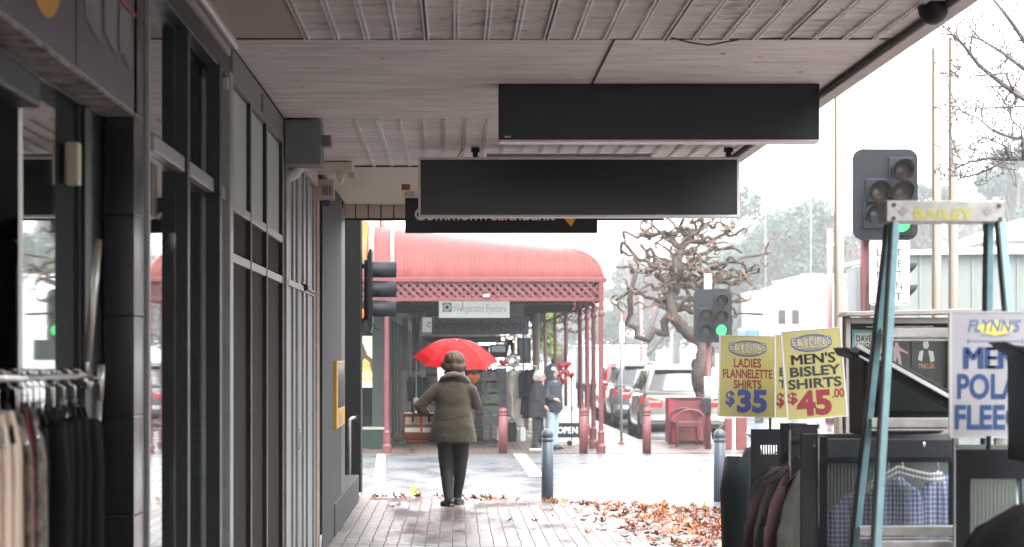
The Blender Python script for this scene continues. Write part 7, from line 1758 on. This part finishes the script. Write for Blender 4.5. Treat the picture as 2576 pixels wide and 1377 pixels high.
b = MB(); b.tube([(X(2174, k), Yk(k), -0.28), (X(2172, k), Yk(k), Z(200, k)), (X(2178, k), Yk(k), Z(165, k)), (X(2200, k), Yk(k), Z(140, k))], 0.055, 8); b.build('pole', mat('pale_pole', (0.6, 0.6, 0.58), 0.5), lp_, smooth=True)
b = MB(); b.tube([(X(2172, k), Yk(k), Z(392, k)), (X(2140, k), Yk(k), Z(388, k)), (X(2112, k), Yk(k), Z(393, k))], 0.02, 6); b.build('side_arm', M['alu'], lp_)
b = MB(); b.box(X(2200, k), X(2245, k), Yk(k) - 0.1, Yk(k) + 0.1, Z(144, k), Z(136, k)); b.build('lamp_head', M['alu'], lp_, bevel=0.02)

# ------------------------------------------------------------------ buildings over the road
k = 0.0098
gsd = thing('grey_shed', 'long grey green sheeted shed with pale roof edge beyond the notice board', 'building', (X(2400, k), Yk(k), -0.28))
M['shed'] = mat('grey_green_sheet', (0.24, 0.27, 0.255), 0.6, noise_=(0.8, 0.2), col2=(0.18, 0.205, 0.19))
b = MB(); b.box(X(2262, k), X(2760, k), Yk(k), Yk(k) + 8, -0.28, Z(640, k)); b.build('wall', M['shed'], gsd)
b = MB(); b.prism([(X(2255, k), Z(643, k)), (X(2255, k), Z(632, k)), (X(2500, k), Z(622, k)), (X(2770, k), Z(614, k)), (X(2770, k), Z(640, k)), (X(2500, k), Z(641, k))], Yk(k) - 0.25, Yk(k) + 8.2); b.build('roof_edge', M['white'], gsd, bevel=0.02)
for px in (2315, 2447, 2560):
    b = MB(); b.box(X(px, k) - 0.03, X(px, k) + 0.03, Yk(k) - 0.05, Yk(k), -0.28, Z(644, k)); b.build('wall_rib', M['shed'], gsd)
k = 0.02
wb_ = thing('white_building', 'cream and white boxy building far down the street left of the pink pole', 'building', (X(2010, k), Yk(k), -0.28))
b = MB(); b.box(X(1938, k), X(2032, k), Yk(k), Yk(k) + 12, -0.28, Z(722, k)); b.build('cream_block', mat('bright_cream_wall', (0.72, 0.66, 0.56), 0.7, noise_=(0.5, 0.06)), wb_)
b = MB(); b.box(X(2026, k), X(2180, k), Yk(k) + 1, Yk(k) + 12, -0.28, Z(690, k)); b.build('white_block', mat('bluish_white_wall', (0.66, 0.68, 0.72), 0.6, noise_=(0.5, 0.06)), wb_)
b = MB(); b.box(X(1936, k), X(2034, k), Yk(k) - 0.2, Yk(k), Z(727, k), Z(720, k)); b.box(X(2024, k), X(2180, k), Yk(k) + 0.9, Yk(k) + 1, Z(694, k), Z(688, k)); b.build('parapet_trim', M['letter_white'], wb_)
for px in (1958, 1992): 
    b = MB(); b.box(X(px, k), X(px + 18, k), Yk(k) - 0.05, Yk(k) + 0.02, Z(815, k), Z(780, k)); b.build('window', M['car_glass'], wb_)
k = 0.017
ph_ = thing('pale_house', 'pale gabled building beyond the bare trees at the right edge', 'building', (X(2600, k), Yk(k), -0.28))
b = MB(); b.box(X(2520, k), X(2900, k), Yk(k), Yk(k) + 12, -0.28, Z(600, k)); b.build('wall', mat('pale_wall', (0.62, 0.61, 0.60), 0.7, noise_=(0.4, 0.1)), ph_)
b = MB(); b.prism([(X(2490, k), Z(606, k)), (X(2490, k), Z(598, k)), (X(2700, k), Z(520, k)), (X(2910, k), Z(598, k)), (X(2910, k), Z(606, k))], Yk(k) - 0.5, Yk(k) + 12.5); b.build('roof', mat('pale_roof', (0.58, 0.58, 0.60), 0.4), ph_)
b = MB(); b.box(X(2560, k), X(2600, k), Yk(k) - 0.04, Yk(k) + 0.02, Z(760, k), Z(690, k)); b.build('window', M['car_glass'], ph_)

def street_shop(label, x0, x1, y0, y1, h, wall, aw_col, facing):
    """a plain two storey shop with parapet, verandah and windows"""
    t = thing('street_shop', label, 'building', ((x0 + x1) / 2, (y0 + y1) / 2, -0.3), 'shops across the main street')
    wm_ = mat('shop_wall_paint', wall, 0.8, noise_=(0.6, 0.15)); am_ = mat('shop_awning_paint', aw_col, 0.5, noise_=(1, 0.15))
    b = MB(); b.box(x0, x1, y0, y1, -0.3, h); b.build('wall', wm_, t)
    if facing == 'x':
        b = MB(); b.box(x0 - 0.25, x0, y0 - 0.1, y1 + 0.1, h - 0.5, h + 0.15); b.build('parapet', wm_, t)
        b = MB(); b.box(x0 - 3.2, x0, y0, y1, 3.1, 3.45); b.build('awning', am_, t)
        n = int((y1 - y0) / 3)
        for i in range(n):
            yy = y0 + (i + 0.5) * (y1 - y0) / n
            b = MB(); b.box(x0 - 0.06, x0 + 0.1, yy - 0.6, yy + 0.6, 4.3, 6.0); b.build('window', M['car_glass'], t)
            b = MB(); b.box(x0 - 0.06, x0 + 0.1, yy - 1.25, yy + 1.25, 0.2, 2.7); b.build('shop_window', M['car_glass'], t)
    else:
        b = MB(); b.box(x0 - 0.1, x1 + 0.1, y1, y1 + 0.25, h - 0.5, h + 0.15); b.build('parapet', wm_, t)
        b = MB(); b.box(x0, x1, y1, y1 + 2.5, 3.1, 3.45); b.build('awning', am_, t)
        for i in range(int((x1 - x0) / 3)):
            xx = x0 + 1.5 + i * 3
            b = MB(); b.box(xx - 1.2, xx + 1.2, y1 - 0.1, y1 + 0.06, 0.2, 2.7); b.build('shop_window', M['car_glass'], t)
street_shop('cream two storey shop with teal awning across the main street beside the viewpoint', 22, 34, 2, 20, 8.0, (0.45, 0.42, 0.33), (0.08, 0.24, 0.23), 'x')
street_shop('grey two storey shop with dark awning across the main street', 22, 34, 20.2, 40, 7.2, (0.30, 0.31, 0.31), (0.10, 0.10, 0.11), 'x')
street_shop('brick two storey shop across the main street behind the viewpoint', 22, 34, -24, 1.8, 9.0, (0.24, 0.14, 0.11), (0.30, 0.28, 0.25), 'x')
street_shop('white shop with brown awning across the main street toward the far corner', 22, 34, 40.2, 66, 6.5, (0.48, 0.48, 0.47), (0.16, 0.09, 0.06), 'x')
street_shop('unseen plain dark block added behind the viewpoint to hold off low sky light', 6.2, 21, -30, -18, 8.5, (0.16, 0.15, 0.14), (0.12, 0.12, 0.12), 'y')  # unseen block put in to darken what faces the camera
# ------------------------------------------------------------------ trees
M['bark'] = mat('grey_brown_bark', (0.085, 0.068, 0.057), 0.85, noise_=(9, 0.35, (1, 1, 0.4)), bump=(22, 0.8, 0.03)); M['bark_dark'] = mat('dark_burl_bark', (0.055, 0.04, 0.032), 0.9, noise_=(7, 0.4), bump=(12, 0.9, 0.05)); M['twig'] = mat('pale_orange_twigs', (0.17, 0.11, 0.08), 0.8, noise_=(6, 0.3))
M['twig_grey'] = mat('wet_grey_twigs', (0.09, 0.075, 0.07), 0.5, noise_=(8, 0.3)); M['twig_pink'] = mat('brownish_bare_twigs', (0.17, 0.13, 0.12), 0.85)
def twisted_tree(label, k, ox, oy, sc, seed, limb=True):
    rnd = random.Random(seed); Yt = Yk(k)
    P = lambda px, py, dy=0.0: Vector((X(ox + (px - 1768) * sc, k), Yt + dy, Z(oy + (py - 1125) * sc, k)))
    s = sc * k
    t = thing('twisted_tree', label, 'tree', (P(1768, 1125).x, Yt, ZF), 'gnarled pollarded trees')
    b = MB()
    tp = [(1768, 1130, 26), (1766, 1080, 24), (1770, 1010, 23), (1762, 960, 30), (1768, 905, 26), (1774, 880, 24), (1752, 862, 22), (1722, 842, 21), (1700, 818, 20), (1688, 790, 17), (1684, 760, 17), (1694, 735, 18), (1700, 712, 20), (1706, 690, 17), (1704, 668, 16), (1716, 636, 15), (1728, 610, 14), (1752, 598, 12)]
    pts = []; rad = []
    for i in range(len(tp) - 1):
        for f in (0, .33, .66):
            a, c = tp[i], tp[i + 1]; pts.append(P(a[0] + (c[0] - a[0]) * f, a[1] + (c[1] - a[1]) * f, 0.12 * math.sin(i * 1.3 + f))); rad.append((a[2] + (c[2] - a[2]) * f) * s * (0.62 + 0.3 * rnd.random()))
    b.tube(pts, rad, 10); b.build('trunk', M['bark'], t, smooth=True)
    b = MB()
    for px, py, r_ in ((1765, 950, 24), (1776, 905, 18), (1758, 985, 18), (1772, 930, 22), (1752, 930, 15), (1785, 890, 12), (1764, 1010, 16)): b.ball(P(px, py, -0.03), r_ * s, 12, 9)
    vs, fs = remesh(b, 0.03 * max(1, sc * k / 0.0078), 2, (0.03, 7)); bb = MB(); bb.add(vs, fs); bb.build('burl', M['bark_dark'], t, smooth=True, fix=False)
    thick, thin = MB(), MB()
    def limbpath(b_, pts_, r0, r1):
        n = len(pts_); b_.tube(pts_, [r0 + (r1 - r0) * i / (n - 1) * (1) + r0 * 0.18 * (rnd.random() - .5) for i in range(n)], 7)
    if limb:
        pth = [(1692, 800), (1671, 822), (1676, 855), (1660, 850), (1645, 842), (1630, 868), (1602, 860), (1604, 837), (1577, 827), (1587, 801), (1584, 763), (1593, 722), (1600, 700), (1583, 682)]
        limbpath(thick, [P(a, c, 0.1 * math.sin(i)) for i, (a, c) in enumerate(pth)], 11 * s, 5 * s)
    def grow(p, d, ln, r, depth):
        pts_ = [p.copy()]; n = rnd.randint(4, 6)
        for i in range(n):
            ax_ = Vector((rnd.gauss(0, 1), rnd.gauss(0, 0.7), rnd.gauss(0, 1)))
            d = (d * 0.75 + ax_ * 0.62).normalized(); d.y *= 0.8
            p = p + d * ln / n; pts_.append(p.copy())
        limbpath(thick if depth < 2 else thin, pts_, r, r * 0.62)
        if depth >= 3: return
        for q in range(2 if depth else 3):
            i = rnd.randint(2, len(pts_) - 1); dd = (d + Vector((rnd.gauss(0, 1), rnd.gauss(0, .6), rnd.gauss(0, .9)))).normalized()
            grow(pts_[i], dd, ln * rnd.uniform(0.55, 0.8), r * 0.58, depth + 1)
    anchors = [(1700, 818), (1688, 790), (1684, 760), (1694, 735), (1700, 712), (1706, 690), (1704, 668), (1716, 636), (1728, 610), (1752, 598)]
    def wander(p0, p1, n, jit):
        out = []
        for i in range(n + 1):
            f = i / n; q = [p0[0] + (p1[0] - p0[0]) * f, p0[1] + (p1[1] - p0[1]) * f]
            if 0 < i: q[0] += rnd.gauss(0, jit) * (0.5 + f); q[1] += rnd.gauss(0, jit) * (0.5 + f)
            out.append(q)
        return out
    def chaikin(q):
        for _ in range(2):
            o = [q[0]]
            for a, c in zip(q[:-1], q[1:]): o += [[a[j] * 0.75 + c[j] * 0.25 for j in range(3)], [a[j] * 0.25 + c[j] * 0.75 for j in range(3)]]
            q = o + [q[-1]]
        return q
    def branch(p0, p1, r, depth, y0):
        d_ = math.hypot(p1[0] - p0[0], p1[1] - p0[1]); n = max(3, int(d_ / (17 if depth == 0 else 10))); q = wander(p0, p1, n, 10 if depth == 0 else 6)
        q = [(a[0], a[1], y0 + (0.3 * i / n) * rnd.gauss(0, 1)) for i, a in enumerate(q)]
        fine = [P(*a) for a in chaikin(q)]
        limbpath(thick if depth < 1 else thin, fine, r * s, max(1.3, r * 0.5) * s)
        if depth >= 2: return
        for j in range(4 if depth == 0 else 1):
            i = rnd.randint(1, n); a = rnd.uniform(0, 6.28); ln = rnd.uniform(25, 55) if depth == 0 else rnd.uniform(12, 26)
            branch(q[i][:2], (q[i][0] + ln * math.cos(a), q[i][1] + ln * 0.7 * math.sin(a)), r * 0.6, depth + 1, q[i][2])
    targets = [(1545, 640), (1540, 700), (1556, 612), (1590, 590), (1600, 640), (1630, 575), (1660, 560), (1690, 552), (1640, 690), (1555, 745), (1610, 755), (1740, 556), (1780, 566), (1830, 580), (1870, 590), (1850, 640), (1905, 668), (1930, 690), (1890, 720), (1820, 680), (1860, 705), (1880, 770), (1895, 800), (1850, 760), (1790, 700), (1800, 740), (1760, 660), (1790, 620), (1660, 640), (1770, 770), (1900, 700), (1650, 760)]
    for tx, ty in targets:
        best = min(anchors[1:], key=lambda a: abs(a[1] - ty - rnd.uniform(-40, 60)) + 0.2 * abs(a[0] - tx) + rnd.uniform(0, 40))
        branch(best, (tx, ty), rnd.uniform(4.8, 7.8), 0, 0.0)
    thick.build('limbs', M['bark'], t, smooth=True, fix=False); thin.build('crown', M['twig'], t, smooth=True, fix=False)
twisted_tree('gnarled bare tree with contorted limbs behind the green traffic light', 0.0080, 1768, 1113, 1.0, 5)
twisted_tree('second gnarled bare tree seen under the verandah beyond the hooded person', 0.0125, 1405, 1030, 0.62, 9, False)
M['leaf_spring'] = mat('pale_green_leaves', (0.16, 0.26, 0.04), 0.6, noise_=(3, 0.4))
def leaf_cloud(b, ctrs, n, size, rnd):
    for i in range(n):
        c, r = ctrs[rnd.randrange(len(ctrs))]
        d = Vector((rnd.gauss(0, 1), rnd.gauss(0, 1), rnd.gauss(0, 1))).normalized() * (rnd.random() ** 0.45)
        p = Vector(c) + Vector((d.x * r[0], d.y * r[1], d.z * r[2]))
        u = Vector((rnd.gauss(0, 1), rnd.gauss(0, 1), rnd.gauss(0, 1))).normalized(); v = u.orthogonal().normalized(); s_ = size * rnd.uniform(0.5, 1.4)
        v = Matrix.Rotation(rnd.uniform(0, 6.28), 3, u) @ v; w_ = u.cross(v)
        b.add([p + v * s_, p + w_ * s_ * 0.45, p - v * s_, p - w_ * s_ * 0.45], [(0, 1, 2, 3)])
rnd = random.Random(3); k = 0.0122
sb_ = thing('street_tree', 'small leafy green street tree seen under the verandah left of the post cluster', 'tree', (X(1372, k), Yk(k), ZF))
b = MB(); leaf_cloud(b, [((X(px, k), Yk(k), Z(py, k)), (0.28, 0.3, 0.3)) for px, py in ((1362, 812), (1378, 838), (1372, 862), (1392, 880), (1355, 845), (1385, 806))], 900, 0.07, rnd); b.build('crown', M['leaf_spring'], sb_, fix=False)
b = MB(); b.tube([(X(1370, k), Yk(k), ZF), (X(1374, k), Yk(k), 1.2), (X(1372, k), Yk(k), Z(830, k))], [0.06, 0.045, 0.02], 8); b.build('trunk', M['bark'], sb_, smooth=True)
gm = [mat('gum_foliage_%s' % q, c_, 0.7, noise_=(0.25, 0.45)) for q, c_ in (('grey', (0.052, 0.085, 0.055)), ('olive', (0.075, 0.095, 0.045)), ('blue', (0.05, 0.085, 0.07)))]
def leafy(label, px, top, k, wpx, seed, m, base=None, dens=1.0):
    rnd = random.Random(seed); y = Yk(k); x = X(px, k); zt = Z(top, k); H = zt + 0.28
    t = thing('gum_tree', label, 'tree', (x, y, -0.28), 'misty leafy trees down the street')
    b = MB(); w_ = wpx * k / 2
    b.tube([(x, y, -0.3), (x + 0.1, y, H * 0.25), (x - 0.05 * w_, y, H * 0.5), (x + 0.05 * w_, y, H * 0.8)], [0.035 * H, 0.028 * H, 0.02 * H, 0.006 * H], 8)
    ctrs = []
    for i in range(26):
        a = rnd.uniform(0, 6.28); f = rnd.uniform(max(0.22, base or 0.2), 0.9)
        env = math.sin(math.pi * min(1, (1.0 - f) * 0.9 + 0.12)) ** 0.6
        c = Vector((x + math.cos(a) * w_ * env * rnd.uniform(0.2, 0.85), y + math.sin(a) * w_ * env * 0.8, -0.28 + H * f))
        r = w_ * rnd.uniform(0.24, 0.44); ctrs.append((c, (r, r, r * 0.75)))
        b.tube([(x, y, c.z * 0.6), (c + Vector((x, y, c.z * 0.8))) / 2, c], [0.008 * H, 0.006 * H, 0.002 * H], 5)
    b.build('trunk', M['bark'], t, smooth=True, fix=False)
    b = MB(); leaf_cloud(b, ctrs, int(9000 * dens), 0.013 * H + 0.06, rnd); b.build('crown', m, t, fix=False)
leafy('tall misty gum tree with rounded crown right of the twisted tree', 1968, 455, 0.030, 370, 21, gm[0], 0.2, 2.0)
leafy('lower misty tree in front of the tall gum, over the white building', 1905, 590, 0.033, 240, 22, gm[1], 0.1, 1.3)
leafy('misty blue green tree behind the twisted tree limbs', 1790, 650, 0.036, 240, 23, gm[2], 0.05, 1.3)
leafy('pale misty tree left behind the twisted tree, above the red car', 1640, 640, 0.038, 220, 24, gm[2], 0.05, 1.2)
leafy('misty tree low behind the silver car and pink poles', 1560, 700, 0.034, 190, 25, gm[0], 0.05)
leafy('misty tree crown between the pink pole and dark traffic light', 2095, 560, 0.032, 200, 26, gm[0], 0.1, 1.2)
leafy('distant green tree between the two cream poles and the dark traffic light', 2330, 395, 0.030, 150, 27, gm[0], 0.2)
leafy('distant green tree behind the bare branches at the right edge', 2560, 330, 0.030, 230, 28, gm[2], 0.2, 1.3)
for i_, (px_, top_, k_, w__, lb_) in enumerate(((1700, 600, 0.044, 330, 'broad misty tree mass farthest behind the twisted tree'), (1860, 560, 0.046, 330, 'broad misty tree mass farthest behind the gum tree'), (2030, 620, 0.043, 300, 'broad misty tree mass behind the white building'), (2240, 520, 0.045, 300, 'broad misty tree mass behind the dark traffic light'), (2450, 470, 0.044, 330, 'broad misty tree mass behind the grey shed'))):
    leafy(lb_, px_, top_, k_, w__, 60 + i_, gm[i_ % 3], 0.02, 1.2)
leafy('dim tree mass closing the street beyond the verandah, left one', 1190, 740, 0.040, 260, 41, gm[0], 0.05)
leafy('dim tree mass closing the street beyond the verandah, right one', 1400, 720, 0.042, 260, 42, gm[2], 0.05)
def bare(label, px, top, k, wpx, seed, m, lean=0.0, name='bare_tree', group='misty bare trees', depth=5):
    rnd = random.Random(seed); y = Yk(k); x = X(px, k); zt = Z(top, k); H = zt + 0.28
    t = thing(name, label, 'tree', (x, y, -0.28), group)
    tr, cr = MB(), MB()
    def grow(p, d, ln, r, dp):
        pts = [p.copy()]
        for i in range(3):
            d = (d + Vector((rnd.gauss(0, .14), rnd.gauss(0, .14), rnd.gauss(0.04, .1)))).normalized(); p = p + d * ln / 3; pts.append(p.copy())
        (tr if dp < 2 else cr).tube(pts, [r, r * 0.86, r * 0.74, r * 0.62], 6 if dp < 2 else 3, cap=False)
        if dp >= depth: return
        for q in range(3 if dp < 4 else 2):
            a = rnd.uniform(0, 6.28); sp_ = rnd.uniform(0.35, 0.75)
            u = d.orthogonal().normalized(); u = Matrix.Rotation(a, 3, d) @ u
            grow(pts[rnd.randint(2, 3)], (d + u * sp_).normalized(), ln * rnd.uniform(0.62, 0.82), r * 0.58, dp + 1)
    grow(Vector((x, y, -0.3)), Vector((lean, 0, 1)), H * 0.30, 0.022 * H, 0)
    tr.build('trunk', M['bark'], t, smooth=True, fix=False); cr.build('crown', m, t, fix=False)
bare('pinkish bare tree rising behind the verandah corner', 1590, 560, 0.019, 200, 31, M['twig_pink'], 0.05)
bare('pinkish bare tree behind the verandah roof, under the bank sign', 1500, 590, 0.021, 160, 32, M['twig_pink'], -0.05)
bare('brownish bare tree behind the two cream poles', 2440, 330, 0.018, 220, 33, M['twig_pink'], 0.0)
bare('brownish bare tree over the grey shed roof', 2380, 440, 0.022, 180, 34, M['twig_pink'], 0.05)
bare('bare tree above the shed at the right edge', 2540, 420, 0.016, 200, 35, M['twig_pink'], -0.08)

# the near bare tree reaching in from the right
rnd = random.Random(44); k = 0.0037
nt2 = thing('bare_tree', 'wet bare street tree reaching fine branches in from the right edge', 'tree', (X(2730, k), Yk(k), 0))
Pn = lambda px, py, dy=0.0: Vector((X(px, k), Yk(k) + dy, Z(py, k)))
b = MB(); b.tube([(X(2730, k), Yk(k), 0), Pn(2722, 900), Pn(2712, 600), Pn(2700, 380), Pn(2680, 200), Pn(2660, 0), Pn(2640, -250)], [0.11, 0.095, 0.085, 0.07, 0.055, 0.04, 0.02], 12); b.build('trunk', M['bark'], nt2, smooth=True)
b = MB()
def twig(p, d, ln, r, dp):
    pts = [p.copy()]
    n = 4
    for i in range(n):
        d = (d + Vector((rnd.gauss(0, .2), rnd.gauss(0, .2), rnd.gauss(0.02, .2)))).normalized(); p = p + d * ln / n; pts.append(p.copy())
    b.tube(pts, [max(0.0038, r * (1 - 0.45 * i / n)) for i in range(n + 1)], 5, cap=False)
    if dp == 2 or r < 0.004:
        b.ball(p, (0.009, 0.009, 0.012), 6, 5)
    if dp >= 2: return
    for i in range(1, n + 1):
        if rnd.random() < 0.85:
            u = Vector((rnd.gauss(0, 1), rnd.gauss(0, .5), rnd.gauss(0.2, 1))).normalized(); twig(pts[i], (d * 0.6 + u * 0.8).normalized(), ln * rnd.uniform(0.35, 0.6), r * 0.5, dp + 1)
limbs = [([(2712, 420), (2640, 350), (2580, 262), (2530, 215), (2470, 160), (2420, 118), (2390, 92), (2365, 80)], 0.026), ([(2700, 300), (2610, 215), (2576, 180), (2520, 140), (2470, 92), (2440, 60)], 0.022), ([(2690, 260), (2600, 120), (2540, 60), (2490, 0), (2470, -40)], 0.022),
         ([(2712, 410), (2600, 395), (2540, 400), (2480, 402), (2440, 408), (2412, 420)], 0.019), ([(2712, 440), (2600, 350), (2560, 345), (2500, 330), (2450, 300), (2420, 282)], 0.014), ([(2540, 400), (2520, 372), (2490, 350), (2470, 338)], 0.010), ([(2530, 400), (2500, 420), (2460, 438), (2425, 445), (2412, 436)], 0.010), ([(2660, 340), (2580, 272), (2500, 272), (2440, 268), (2418, 258)], 0.009),
         ([(2560, 250), (2520, 190), (2470, 190), (2420, 188), (2385, 178)], 0.010), ([(2575, 400), (2560, 330), (2545, 300), (2550, 270)], 0.010)]
for pts_, r0 in limbs:
    n = len(pts_); v = [Pn(a, c, 0.15 * math.sin(i * 1.7 + r0 * 300)) for i, (a, c) in enumerate(pts_)]
    b.tube(v, [max(0.007, 1.5 * r0 * (1 - 0.85 * i / (n - 1))) for i in range(n)], 7)
    for i in range(1, n):
        for q in range(4):
            if rnd.random() < 0.9:
                d = (v[i] - v[i - 1]).normalized(); u = Vector((rnd.gauss(0, 1), rnd.gauss(0, .4), rnd.gauss(0.25, 1))).normalized()
                twig(v[i - 1].lerp(v[i], rnd.random()), (d * 0.7 + u * 0.75).normalized(), rnd.uniform(0.12, 0.34), max(0.0055, r0 * 0.45 * (1 - 0.5 * i / n)), 1)
b.build('crown', M['twig_grey'], nt2, smooth=True, fix=False)
# ------------------------------------------------------------------ fallen leaves
lm = [mat('fallen_leaf_%s' % q, c_, 0.4, noise_=(14, 0.45)) for q, c_ in (('rust', (0.30, 0.085, 0.025)), ('orange', (0.42, 0.14, 0.035)), ('brown', (0.20, 0.065, 0.032)), ('tan', (0.36, 0.17, 0.08)), ('yellow', (0.62, 0.52, 0.10)))]
def leaf_shape(s, curl, seed):
    rnd = random.Random(seed); out = []
    lobes = [(0, 1.0), (22, 0.42), (48, 0.88), (75, 0.40), (105, 0.72), (140, 0.34), (172, 0.45)]
    half = [(a, r * rnd.uniform(0.9, 1.1)) for a, r in lobes]
    full = half + [(360 - a, r) for a, r in reversed(half[1:])]
    vs = [(0, 0, 0)]
    for a, r in full:
        x, y = r * s * math.sin(R(a)), r * s * math.cos(R(a))
        vs.append((x, y, curl * (r * s) ** 2 / s * rnd.uniform(0.6, 1.4) + 0.08 * s * math.sin(R(a * 3))))
    fs = [(0, i, i % len(full) + 1) for i in range(1, len(full) + 1)]
    n = len(vs); vs += [(-0.004, -0.3 * s, 0.01), (0.004, -0.3 * s, 0.01), (0.003, -0.85 * s, 0.06 * s), (-0.003, -0.85 * s, 0.06 * s)]; fs.append((n, n + 1, n + 2, n + 3))
    return vs, fs
leaf_me = []
for i in range(10):
    vs, fs = leaf_shape(0.062, (0.2, -0.35, 0.5, 0.1, 0.75)[i % 5], i); me = bpy.data.meshes.new('fallen_leaf'); me.from_pydata(vs, [], fs); me.materials.append(lm[(0, 1, 2, 3, 0, 1, 2, 0, 1, 4)[i]]); leaf_me.append(me)
rnd = random.Random(17)
def kerb_y(x):
    for a, c in zip(KE[:-1], KE[1:]):
        if a[0] <= x <= c[0]: return a[1] + (c[1] - a[1]) * (x - a[0]) / max(1e-6, c[0] - a[0])
    return 23
spots = []
for px, py in ((1085, 1320), (985, 1278), (1005, 1272), (1280, 1312), (1345, 1313), (1415, 1276), (1340, 1335), (1300, 1345), (1500, 1297), (1545, 1300), (1586, 1296), (1610, 1302), (1625, 1322), (1650, 1340), (1700, 1342), (1480, 1345), (1555, 1347), (1690, 1320), (1445, 1305), (1590, 1310), (1570, 1330), (1620, 1285), (1420, 1330), (1390, 1298), (1350, 1290), (1520, 1318)):
    k_ = EYE / (py - 900); spots.append((X(px, k_), Yk(k_), 0.0))
while len(spots) < 140:                                # the line caught along the kerb
    x = rnd.uniform(-1.0, 2.9); y = kerb_y(x) + rnd.gauss(0.03, 0.10 if len(spots) % 3 else 0.3); spots.append((x, y, 0.0))
pile = []
while len(pile) < 700:                                 # the drift by the racks
    x = rnd.gauss(2.25, 0.68); y = rnd.gauss(22.6, 2.1)
    if x < 0.9 + rnd.random() * 0.9 or y > kerb_y(min(x, 5)) + 0.7 or y < 17.5: continue
    pile.append((x, y))
pile.sort(key=lambda p: p[1])
shown = [p for p in pile if 1.0 < p[0] < 3.0][:155]
spots += [(p[0], p[1], 0.012 * rnd.random()) for p in shown]
def near_z(x, y): return 0.0 if y <= kerb_y(x) else lane_z(y) 
for i, (x, y, dz) in enumerate(spots):
    me = leaf_me[rnd.randrange(10) if i > 4 else (2, 2, 2, 2, 2)[i]]
    kb = 0.55 if 26 <= i < 140 else 0.14
    o = bpy.data.objects.new('fallen_leaf', me); COL.objects.link(o)
    o.location = (x, y, near_z(x, y) + 0.008 + dz + (0.018 if kb > 0.5 else 0)); s_ = rnd.uniform(0.5, 1.4)
    o.rotation_euler = (rnd.gauss(0, kb), rnd.gauss(0, kb), rnd.uniform(0, 6.28)); o.scale = (s_, s_, s_)
    tag(o, 'wet orange brown autumn leaf lying on the paving near the kerb', 'leaf', 'fallen autumn leaves')
b = MB(); rest = [p for p in pile if p not in shown]
MI = []
for x, y in rest:
    vs, fs = leaf_shape(0.062 * rnd.uniform(0.5, 1.35), rnd.uniform(-0.5, 1.3), rnd.randrange(99))
    mx = Matrix.Translation((x, y, near_z(x, y) + 0.01 + 0.02 * rnd.random())) @ Matrix.Rotation(rnd.uniform(0, 6.28), 4, 'Z') @ Matrix.Rotation(rnd.gauss(0, 0.22), 4, 'X') @ Matrix.Rotation(rnd.gauss(0, .22), 4, 'Y')
    b.cur = rnd.choice((0, 0, 1, 1, 2, 3)); b.add([mx @ Vector(v) for v in vs], fs)
o = b.build('leaf_litter', lm, fix=False); o['kind'] = 'stuff'
o = bpy.data.objects.new('fallen_leaf', leaf_me[9]); COL.objects.link(o); k_ = 0.0046; o.location = (X(1040, k_), Yk(k_), lane_z(Yk(k_)) + 0.03); o.scale = (1.5,) * 3; o.rotation_euler = (1.0, 0.2, 0.4)
tag(o, 'single bright yellow leaf upright on the wet street left of the woman', 'leaf', 'fallen autumn leaves')
# two far kerb leaves
# ------------------------------------------------------------------ wet air
b = MB(); b.box(-80, 90, -20, 330, -1.6, 24)
hz = bpy.data.materials.new('wet_air'); hz.use_nodes = True
n = hz.node_tree.nodes; n.remove(n['Principled BSDF'])
pv = n.new('ShaderNodeVolumePrincipled'); pv.inputs['Color'].default_value = (0.93, 0.95, 0.96, 1); pv.inputs['Density'].default_value = 0.00135; pv.inputs['Anisotropy'].default_value = 0.2
hz.node_tree.links.new(pv.outputs[0], n['Material Output'].inputs['Volume'])
o = b.build('haze', hz); o['kind'] = 'stuff'
